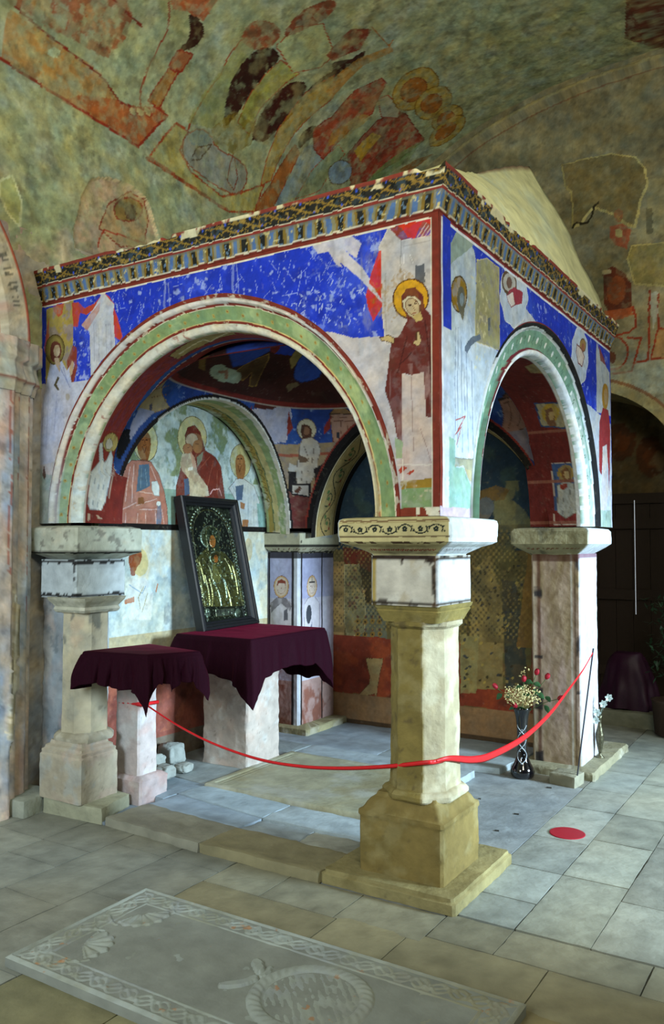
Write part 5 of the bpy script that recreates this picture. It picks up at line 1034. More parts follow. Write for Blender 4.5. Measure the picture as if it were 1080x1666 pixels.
# cornice ------------------------------------------------------------
CPROF = [(0, 3.150), (.008, 3.158), (.010, 3.166), (.014, 3.172), (.022, 3.200), (.034, 3.232), (.036, 3.238), (.040, 3.242), (.040, 3.254), (.044, 3.262), (.052, 3.290), (.064, 3.325), (.068, 3.332), (.070, 3.345), (.060, 3.352), (-.12, 3.360)]
def cornice(side):
    pp = []
    for (a, za), (b, zb) in zip(CPROF[:-1], CPROF[1:]):
        n = max(1, int(round(math.hypot(b-a, zb-za)/.0055))) if a > -.01 and b > -.05 else 3
        pp += [(a+(b-a)*k/n, za+(zb-za)*k/n) for k in range(n)]
    pp.append(CPROF[-1]); pp = np.array(pp); L = np.concatenate([[0], np.cumsum(np.hypot(*np.diff(pp, axis=0).T))])
    ln = 2.86 if side == 'front' else 3.24
    us = arr(0, ln, .006); U, V = np.meshgrid(us, L, indexing='ij'); o = pp[:, 0][None, :]; z = np.broadcast_to(pp[:, 1][None, :], U.shape).copy()
    n = (fbm(U, V, 6, 121, 3)-.5)*.012; dam = ss(fbm(U, V*0, 3.5, 131, 4), .58, .7)*(z > 3.33)*.02
    if side == 'front': P = np.array([-2.86+(U/ln)*(2.86+o), -o+dam+0*U-n*.4, z-dam*.7+n*.5])
    else: P = np.array([o-dam+0*U+n*.4, -o+(U/ln)*(3.24+o*1.2), z-dam*.7+n*.5])
    S = Surf('cornice' if side == 'front' else 'side_cornice', us, L, P, None, '#22221e', jit=.003, seed=123 if side == 'front' else 125, var=.08)
    Z = z+(fbm(U, V, 25, 133, 2)-.5)*.004; cool = side != 'front'
    lowm = (Z > 3.166) & (Z < 3.240); hi = (Z > 3.256) & (Z < 3.332)
    # lower band: blocks
    per = .118; ph = ((U+(fbm(U, V, 9, 140, 2)-.5)*.04) % per)/per; cols = [(.0, .22, '#4f6c98'), (.22, .36, '#7f7c60'), (.36, .48, '#7c6428'), (.48, .76, '#1c1e1c'), (.76, .88, '#7c6428'), (.88, 1.01, '#7e7c6c')]
    for a, b, c in cols: S.put(lowm & (ph >= a) & (ph < b), c, 1)
    S.put(lowm & (ph > .5) & (ph < .76) & (fbm(U, V, 55, 141, 2) > .6), '#5a7288', 1); S.put(lowm & (Z > 3.228), '#6f6c58' if not cool else '#6c7c8c', .7); S.blot('#c0b37c', .68, .72, 45, .9, 3, where=lowm)
    # upper band: gold scroll with blue dots
    S.blot('#3a4a52', .5, .65, 20, .7, 4, where=hi); zc = 3.294; T = U/.16*PI
    for off in (0, PI): S.put(hi & (np.abs(Z-zc-.022*np.sin(T+off)) < .0042+.0015*np.sin(9*T)), '#80662a', 1)
    for k in range(int(ln/.08)):
        u = (k+.5)*.08; v = L[np.argmin(np.abs(pp[:, 1]-zc))]
        S.ell(u, v+.012*(-1)**k, .012, .014, '#14160f', 0, 1, px=False, n=10); S.ell(u+.04, v+(.028 if k % 2 else -.02), .007, .008, '#3550b8', 0, 1, px=False, n=8)
        S.line([(u-.02, v-.03), (u-.005, v-.01), (u+.015, v-.026)], '#86702c', .004, px=False); S.line([(u-.02, v+.03), (u+.005, v+.022), (u+.02, v+.034)], '#8a6a26', .005, px=False)
    S.blot('#94793a', .64, .70, 50, .8, 5, where=hi)
    S.put((Z > 3.240) & (Z < 3.254), '#7c2e24', 1); S.put((Z > 3.254) & (Z < 3.258), '#c8beA4'.lower(), 1); S.put((Z <= 3.166) & (Z > 3.158), '#cfc6ac', 1); S.put(Z <= 3.158, RED, 1); S.put(Z > 3.330, '#7c3428', 1)
    S.blot('#cdc39c', .54, .6, 7, 1, 6, where=(Z > 3.33)); S.blot('#cdc39c', .66, .70, 6, .95, 7, where=(Z > 3.305)); S.put(Z > 3.349, '#8a8466', 1)
    part(S.build())
cornice('front'); cornice('side')
def roof():
    """plastered block rising above the cornice, steep towards the back"""
    bm = bmesh.new(); base = [(-2.7, .03), (-.02, .03), (-.02, 3.2), (-2.7, 3.2)]
    lv = []
    # four profile corners interpolated to the broken top
    top = [(-2.0, 1.35, 3.55), (-.47, 1.30, 3.94), (-.52, 2.85, 4.62), (-2.2, 2.9, 3.7)]
    n = 26; m = 22
    rows = []
    for j in range(m+1):
        t = j/m; ring = []
        for k in range(4):
            a0, b0 = base[k], base[(k+1) % 4]; a1, b1 = top[k], top[(k+1) % 4]
            for i in range(n):
                f = i/n; x0 = a0[0]*(1-f)+b0[0]*f; y0 = a0[1]*(1-f)+b0[1]*f; x1, y1, z1 = [a1[q]*(1-f)+b1[q]*f for q in range(3)]
                s = t**1.25
                p = Vector((x0*(1-s)+x1*s, y0*(1-s)+y1*s, 3.35*(1-t)+z1*t)); p += mnoise.noise_vector(p*2.5)*.02+mnoise.noise_vector(p*9)*.012; ring.append(bm.verts.new(p))
        rows.append(ring)
    N = 4*n
    for a, b in zip(rows[:-1], rows[1:]):
        for k in range(N): bm.faces.new((a[k], a[(k+1) % N], b[(k+1) % N], b[k]))
    bm.faces.new(rows[-1]); 
    me = bpy.data.meshes.new('roof'); bmesh.ops.recalc_face_normals(bm, faces=bm.faces); bm.to_mesh(me); bm.free(); me.materials.append(PLASTER)
    co = np.array([v.co for v in me.vertices]); c = lin('#cfc894')[None]*(1+.25*(fbm(co[:, 1], co[:, 2], 4, 150, 4)-.5))[:, None]; w_ = ss(fbm(co[:, 1], co[:, 2], 2.5, 153, 4), .5, .65)[:, None]; c = c*(1-w_*.5)+lin('#b9c3ae')*w_*.5
    top_ = np.zeros(len(co), bool); top_[-N:] = True; c[top_] = lin('#8a6a58')
    A = me.color_attributes.new('Col', 'FLOAT_COLOR', 'POINT'); A.data.foreach_set('color', np.concatenate([np.clip(c, 0, 1), np.ones((len(co), 1))], 1).astype(np.float32).ravel())
    for p in me.polygons: p.use_smooth = True
    part(link(bpy.data.objects.new('roof', me)))
roof()
def core():
    bm = bmesh.new()
    for x0, x1, y0, y1, z0, z1 in ((-2.79, -.30, 2.79, 3.1, 0, 3.14), (-2.84, -.008, 2.80, 3.23, 1.735, 3.14), (-2.79, -2.645, .12, 2.78, 0, 3.1), (-2.84, -.02, .25, 3.2, 3.145, 3.34)):
        bmesh.ops.create_cube(bm, size=1, matrix=Matrix.Translation(((x0+x1)/2, (y0+y1)/2, (z0+z1)/2)) @ Matrix.Diagonal((x1-x0, y1-y0, z1-z0, 1)))
    part(mesh_obj('masonry', bm, flat_mat('bare_masonry', '8a826a', .9, bump=.5, bscale=8)))
core()
# ------------------------------------------------------------------ pillars
def column_part(name): 
    e = empty(name); return part(e)
def sub(o, p): o.parent = p; return o
STC = '#a39a74'
def edge_lines(S, c, z0, z1, w_=.008, sides=True):
    zz = np.broadcast_to(S.zv[None, :], S.U.shape)
    zz = zz+(fbm(S.U, S.V, 30, 200, 2)-.5)*.012
    S.put(((np.abs(zz-z0) < w_) | (np.abs(zz-z1) < w_)), c, .95)
    if sides:
        for u in (0, S.w, S.w+S.d, 2*S.w+S.d):
            S.put((np.abs(S.U-u+(fbm(S.U, S.V, 25, 201, 2)-.5)*.01) < w_) & (zz < z1) & (zz > z0), c, .95)
    return zz
def front_column():
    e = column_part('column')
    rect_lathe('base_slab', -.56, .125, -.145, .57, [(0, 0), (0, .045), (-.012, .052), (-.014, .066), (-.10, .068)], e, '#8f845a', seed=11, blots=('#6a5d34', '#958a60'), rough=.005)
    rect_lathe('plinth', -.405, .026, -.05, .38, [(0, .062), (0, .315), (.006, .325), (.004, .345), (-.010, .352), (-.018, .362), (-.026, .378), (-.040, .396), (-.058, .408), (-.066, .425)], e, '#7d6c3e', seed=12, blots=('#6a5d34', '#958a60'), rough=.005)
    def ps(S): S.blot('#5c5034', .62, .70, 18, .8, 21, st=(1, 1)); S.put((S.U > S.w-.08) & (S.U < S.w+S.d-.05), '#b0a68a', .75); S.blot('#c9c3a8', .5, .62, 6, .5, 22, where=(S.U > S.w-.09) & (S.U < S.w+S.d)); S.blot('#6f6132', .45, .66, 3, .6, 23, where=S.U < S.w-.1); S.h += (S.U > S.w-.08)*(S.U < S.w+.08)*.0  # window light put into the colour: right chamfer and side paler, front darker
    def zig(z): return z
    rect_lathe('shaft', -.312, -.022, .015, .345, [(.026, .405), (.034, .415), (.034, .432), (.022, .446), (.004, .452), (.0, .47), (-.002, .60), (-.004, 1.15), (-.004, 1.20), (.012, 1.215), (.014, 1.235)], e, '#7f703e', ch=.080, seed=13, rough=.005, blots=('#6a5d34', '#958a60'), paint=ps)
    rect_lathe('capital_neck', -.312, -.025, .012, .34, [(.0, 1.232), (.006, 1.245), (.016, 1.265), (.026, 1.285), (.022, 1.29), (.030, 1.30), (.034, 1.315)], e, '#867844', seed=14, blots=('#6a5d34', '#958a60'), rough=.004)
    def pb(S):
        S.col[:] = lin('#b9b4a8'); S.mottle(.12, 12, 3); S.blot('#d0d0c8', .5, .68, 6, .5, 31); S.blot('#a09070', .6, .72, 12, .5, 32)
        S.put(S.U < .03, '#a08c50', 1); zz = edge_lines(S, '#1f1610', 1.325, 1.535, .007, False); S.put((zz > 1.522) & (S.U < S.w), '#2a1a14', .95)
        S.put((np.abs(S.U-S.w+.012+(fbm(S.U, S.V, 30, 202, 2)-.5)*.014) < .012), '#4a3826', .9); S.blot('#2a2018', .55, .6, 30, .8, 33, where=(np.abs(zz-1.325) < .02) | (zz > 1.51) | (np.abs(S.U-S.w+.012) < .02))
        S.put((S.U > S.w+.005) & (S.U < S.w+S.d) & (zz > 1.33) & (zz < 1.525), '#c0c4c6', .7)  # right face brightened, window light put into the panel colour
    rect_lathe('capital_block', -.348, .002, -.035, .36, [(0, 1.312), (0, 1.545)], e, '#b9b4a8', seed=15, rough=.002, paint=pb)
    def pa(S):
        S.col[:] = lin('#b2a678'); S.mottle(.14, 10, 3); zz = np.broadcast_to(S.zv[None, :], S.U.shape); S.put(S.U > S.w-.01, '#bcc4c8', .85); S.blot('#d2d6d8', .5, .66, 8, .5, 2, where=S.U > S.w)  # past the front, pale blue window light is painted into the stone
        V0 = float(np.interp(1.668, S.zv, S.V[0])); fr = S.U < S.w-.005
        for z, c_, w_ in ((1.708, '#5a3a24', .004), (1.634, '#4a3424', .003), (1.700, '#8a7a50', .002)): S.put(fr & (np.abs(zz-z+(fbm(S.U, S.V, 20, 210, 2)-.5)*.006) < w_), c_, .8)
        for k in range(7):
            u = .05+k*.078; sg = (-1)**k
            S.line([(u+.034*math.cos(a), V0+.020*math.sin(a)*sg) for a in np.linspace(PI, -.6, 14)], '#20241e', .0065, px=False)
            for q in range(5):
                a = q*1.256+.3; S.ell(u+.008*math.cos(a), V0+.008*math.sin(a), .007, .006, '#1c2420', 0, 1, px=False, n=8)
            S.ell(u+.036, V0+.012*sg, .006, .004, '#1c2420', 0, 1, px=False, n=8); S.ell(u+.042, V0-.01*sg, .005, .004, '#1c2420', 0, 1, px=False, n=8)
        S.put(fr & (zz > 1.600) & (zz < 1.612) & (fbm(S.U, S.V, 26, 211, 3) > .52), '#3c2018', .9)
        V1 = float(np.interp(1.572, S.zv, S.V[0]))
        for k in range(14): S.line([(.07+k*.034, V1-.008), (.085+k*.034, V1+.008), (.095+k*.034, V1-.006), (.104+k*.034, V1+.006)], '#8a3020', .006, px=False)
        for k in range(10): S.line([(S.w+.05+k*.045, V1-.008), (S.w+.07+k*.045, V1+.01), (S.w+.08+k*.045, V1-.004)], '#6a4a5a', .005, px=False)
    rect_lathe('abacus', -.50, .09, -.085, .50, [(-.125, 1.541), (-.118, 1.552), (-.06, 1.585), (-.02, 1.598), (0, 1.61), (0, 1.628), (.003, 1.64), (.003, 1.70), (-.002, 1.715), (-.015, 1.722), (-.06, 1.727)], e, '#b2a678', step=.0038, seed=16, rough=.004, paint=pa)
    return e
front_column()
def left_column():
    e = column_part('column')
    G = '#a8a698'
    rect_lathe('plinth', -2.56, -2.20, -.17, .13, [(0, .09), (0, .345), (-.008, .355), (-.006, .372), (-.018, .380), (-.022, .395), (-.04, .405), (-.045, .425)], e, '#a9a08c', seed=21, rough=.004, blots=('#b09a8c', '#9aa4a4'))
    rect_lathe('shaft_ring', -2.53, -2.23, -.135, .17, [(-.012, .42), (-.004, .435), (-.004, .45), (-.016, .465), (-.03, .475)], e, '#a39c88', seed=22, rough=.002, ch=.05)
    rect_lathe('shaft', -2.51, -2.262, -.105, .16, [(0, .46), (-.004, .8), (-.004, 1.18), (.008, 1.19)], e, '#b0a890', ch=.07, seed=23, rough=.003, blots=('#8f9288', '#c2b898'), paint=lambda S: (S.blot('#5a6260', .60, .68, 14, .7, 31, where=S.V > .45, st=(1, .5)), S.blot('#c2a488', .5, .7, 6, .4, 33)))
    rect_lathe('capital_neck', -2.505, -2.265, -.10, .165, [(0, 1.185), (.012, 1.19), (.020, 1.205), (.012, 1.222), (.02, 1.235), (.04, 1.262), (.045, 1.278)], e, '#a8a896', seed=24, rough=.005)
    def pb(S):
        S.col[:] = lin('#aab4b8'); S.mottle(.14, 10, 3); S.blot('#c4cccc', .5, .66, 7, .6, 31); edge_lines(S, '#14100f', 1.285, 1.492, .011)
        S.put((S.U > S.w) & (S.U < S.w+S.d) & (S.V > .03) & (S.V < .18), '#c0cccf', .5)  # inner side face paled, the window light is painted in
    rect_lathe('capital_block', -2.665, -2.345, -.095, .315, [(0, 1.272), (0, 1.505)], e, '#aab0ac', seed=25, rough=.002, paint=pb)
    def pa(S):
        zz = np.broadcast_to(S.zv[None, :], S.U.shape); S.blot('#b4b8a8', .5, .66, 8, .5, 2); S.put(np.abs(zz-1.548+(fbm(S.U, S.V, 14, 210, 2)-.5)*.016) < .006, '#15120f', .95)
        S.blot('#54504a', .62, .7, 26, .6, 3, where=zz > 1.54); S.put(S.U < .012, '#15120f', .9)
    rect_lathe('abacus', -2.775, -2.335, -.10, .45, [(-.10, 1.498), (-.10, 1.503), (-.03, 1.535), (0, 1.548), (0, 1.565), (.002, 1.68), (-.006, 1.70), (-.05, 1.712)], e, '#a3a594', seed=26, rough=.005, paint=pa, blots=('#8f9486', '#b4aa94'))
    def pp(S):
        S.blot('#8796a0', .48, .66, 5, .6, 5, st=(1, .4)); S.blot('#a88a80', .52, .7, 4, .5, 6, st=(1, .5)); S.blot('#5f6a70', .6, .7, 16, .5, 7)
        S.put(np.abs(S.U-.205) < .004, '#2a2824', .7)
    rect_lathe('pilaster', -2.802, -2.58, .04, .4, [(0, 0), (0, 1.6)], e, '#a3a09a', mat=PLASTER, seed=27, rough=.012, paint=pp, blots=('#8a949c', '#b8a090'))
    return e
left_column()
def saint_bust(S, u, v, k, hair, robe, dark=False):
    """painted half figure on a pier face; u, v = centre of head"""
    S.ell(u, v, .085*k, .10*k, '#b9986c', 0, 1, px=False, line='#7a4a30', lw=.004); S.ell(u, v, .07*k, .085*k, '#c0b4a8', 0, .7, px=False)
    S.poly([(u-.13*k, v-.62*k), (u-.12*k, v-.16*k), (u-.05*k, v-.10*k), (u+.05*k, v-.10*k), (u+.12*k, v-.16*k), (u+.13*k, v-.62*k)], robe, 1, '#6a5a5c', .004, px=False)
    S.ell(u, v-.005, .045*k, .06*k, '#c4b2a4', 0, 1, px=False, line='#8a6a5a', lw=.003); S.poly([(u-.05*k, v), (u-.045*k, v+.05*k), (u, v+.07*k), (u+.045*k, v+.05*k), (u+.05*k, v), (u+.03*k, v+.035*k), (u-.03*k, v+.035*k)], hair, 1, px=False)
    for x in (-.02, .018): S.line([(u+x*k-.008, v), (u+x*k+.008, v)], '#5a3a30', .004, px=False)
    S.line([(u, v-.005), (u+.004, v-.03*k)], '#8a5a4a', .003, px=False)
    if dark:
        S.poly([(u-.04*k, v-.16*k), (u-.09*k, v-.20*k), (u-.10*k, v-.30*k), (u-.05*k, v-.36*k), (u+.0, v-.28*k), (u-.01, v-.2*k)], '#3a3c44', 1, px=False, sm=1); S.line([(u-.045*k, v+.04*k), (u+.045*k, v+.04*k)], '#15151a', .010, px=False); S.line([(u, v+.04*k), (u, v+.09*k)], '#15151a', .006, px=False)
        S.poly([(u-.06*k, v-.44*k), (u, v-.33*k), (u+.01, v-.5*k), (u-.03*k, v-.6*k)], '#5c6274', .9, px=False)
    else:
        S.poly([(u-.12*k, v-.16*k), (u-.05*k, v-.10*k), (u+.05*k, v-.10*k), (u+.12*k, v-.17*k), (u+.1*k, v-.22*k), (u, v-.15*k), (u-.11*k, v-.24*k)], '#6a6468', .9, px=False, tex=.5); S.poly([(u+.03*k, v-.22*k), (u+.07*k, v-.2*k), (u+.08*k, v-.3*k), (u+.03*k, v-.31*k)], '#4a4a52', .9, px=False)
def back_left_pier():
    e = column_part('pier')
    def pp(S):
        S.col[:] = lin('#b0aab8'); S.mottle(.12, 9, 2); S.blot('#c0c0c8', .5, .68, 7, .5, 3, st=(1, .5)); w_, d_ = S.w, S.d
        S.put((S.V > 1.1), '#8f94b8', .6); S.put(S.V < .42, '#a07a68', .8); S.blot('#7c4430', .45, .6, 7, .8, 4, where=(S.V < .38) & (S.V > .05)); S.put((S.U > w_-.055) & (S.U < w_+.04), '#c3c6cc', 1)
        saint_bust(S, w_-.175, 1.20, .92, '#7a3a2c', '#b8b2b6'); saint_bust(S, w_+.205, 1.20, .92, '#b8a898', '#bcb6bc', True)
        for u in (w_-.30, w_-.058, w_+.045, w_+.36): S.put((np.abs(S.U-u) < .010), '#1a1514', .95)
        S.put(np.abs(S.U-w_-.02) < .004, '#8a8a92', .8); S.put((S.V > 1.44) , '#1a1514', .9)
    rect_lathe('shaft', -2.625, -2.30, 2.20, 2.76, [(0, .04), (0, 1.53)], e, '#b0aab8', step=.006, seed=31, rough=.003, paint=pp, mat=FRESCO)
    def pa(S):
        S.col[:] = lin('#aba68c'); S.mottle(.15, 10, 2); S.blot('#7c8a98', .5, .66, 9, .6, 3, where=(S.V > .16)); edge_lines(S, '#14110f', 1.528, 1.70, .010); zz = np.broadcast_to(S.zv[None], S.U.shape); S.put(np.abs(zz-1.582) < .009, '#14110f', .95)
        V1 = float(np.interp(1.555, S.zv, S.V[0]))
        for k in range(30): S.line([(.06+k*.04, V1-.008), (.078+k*.04, V1+.010), (.085+k*.04, V1-.004)], '#5a2c20', .004, px=False)
    rect_lathe('abacus', -2.64, -2.245, 2.155, 2.80, [(-.055, 1.52), (-.05, 1.53), (0, 1.578), (0, 1.59), (0, 1.695), (-.03, 1.705)], e, '#aba68c', seed=32, rough=.003, paint=pa)
    rect_lathe('base_slab', -2.64, -2.16, 2.12, 2.80, [(0, .04), (0, .09), (-.01, .098)], e, '#9c9470', seed=33, rough=.006)
back_left_pier()
def back_right_pier():
    e = column_part('pier')
    def pp(S):
        S.col[:] = lin('#a08c78'); S.mottle(.14, 7, 2); S.blot('#8c7a54', .48, .66, 4, .6, 3, st=(2.5, .4)); S.blot('#b09a94', .5, .7, 5, .6, 4, st=(2.5, .4)); w_, d_ = S.w, S.d
        rt = (S.U > w_+.0) & (S.U < w_+d_); S.put(rt, '#bcc0c8', .9); S.blot('#a8a0a8', .5, .66, 6, .5, 5, where=rt, st=(1, .4))  # side face coloured bluish white to carry the window light
        S.put(np.abs(S.U-.05) < .012, '#5c3a2c', .8); S.put((S.U < .035), '#b8aa96', .7); S.blot('#22242a', .58, .62, 5, .9, 6, where=(np.abs(S.U-.045) < .03), st=(.1, 1.)); S.blot('#22242a', .5, .6, 9, .85, 7, where=(np.abs(S.U-w_+.01) < .022) & (S.V > .5), st=(1, .7))
        S.put(np.abs(S.U-w_+.055) < .006, '#c8c4bc', .8); S.put(np.abs(S.U-w_+.035) < .01, '#5a4430', .8); S.put((S.V > 1.42) & (S.U < w_), '#4a2a1e', .8); S.put((S.V > 1.44) & rt, '#6a3c4c', .8)
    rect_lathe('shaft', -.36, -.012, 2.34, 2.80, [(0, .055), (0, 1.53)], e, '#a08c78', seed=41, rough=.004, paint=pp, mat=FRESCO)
    def pa(S):
        S.col[:] = lin('#8f8a6c'); S.mottle(.2, 8, 2); S.put((S.U > S.w-.0) & (S.U < S.w+S.d+.0), '#c0c6ca', .95); S.blot('#c2c2b4', .54, .66, 6, .6, 4, where=(S.U > S.w-.2) & (S.U < S.w)); zz = np.broadcast_to(S.zv[None], S.U.shape); S.blot('#2a2c2c', .58, .68, 12, .5, 5, where=S.U < S.w)  # side face whitened, its colour includes the window light
        V1 = float(np.interp(1.568, S.zv, S.V[0]))
        for k in range(11): S.line([(.08+k*.04, V1-.008), (.095+k*.04, V1+.008), (.11+k*.04, V1-.006)], '#6a3420', .007, px=False)
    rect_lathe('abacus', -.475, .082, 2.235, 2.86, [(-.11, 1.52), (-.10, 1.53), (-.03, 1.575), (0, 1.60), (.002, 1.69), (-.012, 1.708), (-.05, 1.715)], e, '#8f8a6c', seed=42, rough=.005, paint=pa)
    rect_lathe('base_slab', -.42, .105, 2.21, 3.2, [(0, 0), (0, .045), (-.01, .058)], e, '#8f8a70', seed=43, rough=.01)
back_right_pier()
# ------------------------------------------------------------------ raised floor under the canopy
def platform():
    k = [0]
    def b(c, z1, base, z0=0., amt=.004, seg=.04):
        k[0] += 1; o = rough_block('trim_%d' % (k[0]+2), c, z0, z1, None, base, mat=FLOORM, seed=50+k[0], amt=amt, seg=seg, bev=.006); tag(o, kind='structure'); return o
    b([(-2.62, -.02), (-2.03, -.135), (-2.0, .30), (-2.62, .34)], .016, '#7c8894')
    b([(-2.03, -.135), (-1.30, -.165), (-1.28, .13), (-2.0, .18)], .050, '#8a8878', amt=.007); b([(-1.30, -.165), (-.56, -.16), (-.56, .12), (-1.28, .13)], .054, '#877f60', amt=.006)
    b([(-2.0, .18), (-1.28, .13), (-1.26, .33), (-1.98, .42)], .046, '#8b9aa6'); b([(-1.28, .13), (-.9, .125), (-.9, .33), (-1.26, .33)], .040, '#8d9698', amt=.009, seg=.025); b([(-.9, .125), (-.56, .12), (-.56, .33), (-.9, .33)], .040, '#9a9a8c', amt=.009, seg=.025)
    b([(-1.98, .42), (-1.26, .33), (-1.25, .60), (-1.96, .66)], .052, '#98a8b0'); b([(-1.26, .33), (-.56, .33), (-.55, .60), (-1.25, .60)], .052, '#98a4a8'); b([(-2.62, .34), (-2.0, .30), (-1.96, .66), (-2.62, .72)], .048, '#83929c')
    b([(-2.62, .72), (-1.96, .66), (-1.96, 1.9), (-2.62, 1.9)], .052, '#8a9494'); b([(-2.62, 1.9), (-1.4, 1.9), (-1.4, 2.76), (-2.62, 2.76)], .045, '#939fa6'); b([(-1.4, 1.9), (-.5, 2.05), (-.42, 2.76), (-1.4, 2.76)], .045, '#8f9a9c'); b([(-1.96, 1.62), (-.62, 1.62), (-.62, 1.9), (-1.96, 1.9)], .050, '#9aa6aa')
    # large bordered grave slab inside
    us = arr(-1.95, -.60, .008); vs = arr(.62, 1.60, .008)
    S = Surf('inner_grave_slab', us, vs, lambda U, V: np.array([U, V, U*0+.062]), None, '#97967e', mat=FLOORM, seed=61, jit=.004); S.blot('#a7a9a0', .5, .7, 4, .6, 1); S.blot('#8a7f58', .5, .7, 3, .5, 2)
    e = np.minimum(np.minimum(S.U+1.95, -.60-S.U), np.minimum(S.V-.62, 1.60-S.V)); S.h += np.where(e < .05, .006, 0)-np.where((e > .05) & (e < .06), .004, 0)-np.where((e > .085) & (e < .095), .004, 0)+.004*(fbm(S.U, S.V, 8, 71, 4)-.5)-np.where(e < .005, .03, 0)
    o = S.build(normal=(0, 0, 1)); tag(o, 'large flat grave slab with a plain double border, sunk in the floor under the canopy', 'grave slab')
    o2 = rough_block('bed', rect(-1.945, -.605, .625, 1.595), 0, .055, o, '#8a8468', mat=FLOORM, seed=66)
    for c, z, bs, s, lab in (([(-2.80, -.33), (-2.51, -.31), (-2.56, -.05), (-2.80, -.04)], .10, '#9a9e90', 71, 'plain square stone block at the foot of the fluted wall pier'),
                        ([(-2.52, -.17), (-2.05, -.14), (-2.13, .16), (-2.5, .20)], .092, '#9c9c84', 72, 'chipped moulded stone block under the left column beside the small draped stand')):
        o = rough_block('stone_block', c, 0, z, None, bs, seed=s, amt=.005, seg=.025, bev=.008); tag(o, lab, 'stone block')
platform()
# ------------------------------------------------------------------ carved tombstone in the foreground
def tombstone():
    X0, X1, Y0, Y1, ZT_ = -1.152, .63, -1.43, -.69, .034
    us = arr(X0, X1, .0042); vs = arr(Y0, Y1, .0042)
    S = Surf('tombstone', us, vs, lambda U, V: np.array([U, V, U*0+ZT_]), lambda px, py: tuple(at(px, py, 'Z', ZT_)[:2]), '#9ba096', mat=MARBLE, seed=67, jit=.0015, var=.04); U, V = S.U, S.V
    S.blot('#a0a6a0', .5, .68, 5, .6, 1); S.blot('#7c7a62', .5, .7, 4, .6, 2); S.blot('#8f9296', .54, .72, 9, .4, 3); S.put(ss(U, -.2, .5), '#8c8360', .55)  # right end ramped browner, corner shade put into the marble colour
    H = np.zeros(U.shape)
    e = np.minimum(np.minimum(U-X0, X1-U), np.minimum(V-Y0, Y1-V))
    H += .006*ss(e, .0, .008)*(e < .018)+.005*np.exp(-((e-.118)/.005)**2)+.004*np.exp(-((e-.016)/.004)**2)
    # twisted ribbon in the border
    run = np.where((U-X0 == e) | (X1-U == e), V, U); c = .067
    for a, ph in ((.030, 0), (.030, PI), (.018, PI/2)):
        w_ = c+a*np.sin(run/.075*PI+ph); H += .0036*np.exp(-((e-w_)/.009)**2)*((e > .022) & (e < .11))
    H += .003*(fbm(U, V, 60, 401, 3)-.5)*(e > .022)*(e < .11)
    # shells in the corners
    for cx, cy, ax_, sg in ((X0+.175, Y1-.20, -.55, 1), (X0+.175, Y0+.22, .6, -1)):
        dx, dy = U-cx, V-cy; ca, sa = math.cos(ax_), math.sin(ax_); p = dx*ca+dy*sa; q = -dx*sa+dy*ca; r = np.hypot(p, q); an = np.arctan2(q, p)
        lim = .115*(1+.05*np.cos(an*14)); m = (r < lim) & (np.abs(an) < 1.25); H += m*(.004+.006*np.abs(np.cos(an*7)))*ss(r, 0, .03)
        m2 = (np.abs(r-.13) < .006) & (np.abs(an) > 1.1) & (np.abs(an) < 1.9); H += m2*.005
    # wreath with ribbon
    cx, cy = at(505, 1625, 'Z', ZT_)[:2]; rx = abs(at(618, 1628, 'Z', ZT_)-at(392, 1622, 'Z', ZT_))[0]/2
    r = np.hypot(U-cx, V-cy); RW = .195; an = np.arctan2(V-cy, U-cx); t = (r-RW)/.026
    H += np.where(np.abs(t) < 1, .011*np.sqrt(np.clip(1-t**2, 0, 1))*(1+.12*np.sin(an*36+t*3)), 0)
    H += (r < RW-.03)*.002*(fbm(U, V, 25, 405, 3)+np.sin((U+V)*160)*.3)
    S.h = H
    F = S.frame(0, 1200, 2); S.h *= 1
    F.poly([(710, 805), (790, 795), (830, 778), (845, 790), (800, 812), (715, 820)], None, dh=.012, sm=1); F.poly([(815, 730), (850, 725), (862, 765), (840, 780), (828, 760)], None, dh=.012, sm=1)
    F.poly([(835, 775), (880, 745), (890, 755), (850, 790)], None, dh=.008, sm=1)
    S.blot('#a8703c', .74, .78, 20, .7, 9); S.h += .0015*(fbm(U, V, 40, 407, 3)-.5)
    S.put(np.abs(S.h) > .006, '#9ea298', .3)
    o = S.build(normal=(0, 0, 1)); tag(o, 'large carved marble tombstone with braided border, corner shells and round wreath, foreground floor', 'tombstone')
    rough_block('body', rect(X0+.001, X1-.001, Y0, Y1-.001), 0, ZT_+.001, o, '#888a80', mat=MARBLE, seed=77, amt=.0015, seg=.03, bev=.002)
tombstone()
bm = bmesh.new(); lathe(bm, [(.096, .0015), (.096, .0035), (.093, .005)], (.236, 1.135), 48)
tag(mesh_obj('floor_marker', bm, flat_mat('red_vinyl', 'a3182a', .5, var=.03)), 'round red sticker on the grey paving right of the front column', 'floor marker')
# ------------------------------------------------------------------ stands and velvet cloths
rect_lathe('tmp', 0, .1, 0, .1, [(0, 0), (0, .1)], None, step=.05) ; bpy.data.objects.remove(bpy.data.objects['tmp'])
PINKST = '#b3a6a0'
o = empty('stone_stand', (-2.24, .33, 0)); tag(o, 'short pinkish stone post on a wider foot carrying the smaller velvet cloth', 'stand')
bpy.context.view_layer.update()
def child(ob, root, loc): ob.parent = root; ob.matrix_parent_inverse = Matrix.Translation((-loc[0], -loc[1], -loc[2])); return ob
child(rect_lathe('foot', -2.40, -2.07, .185, .43, [(0, .0), (0, .155), (-.012, .165), (-.03, .178)], None, '#a89a98', seed=81, rough=.008, blots=('#b08e84', '#c0bcb4')), o, (-2.24, .33, 0))
child(rect_lathe('shaft', -2.335, -2.125, .22, .385, [(0, .17), (-.004, .6), (0, .93)], None, '#b3a8a4', seed=82, rough=.006, blots=('#bb978c', '#c6cac8')), o, (-2.24, .33, 0))
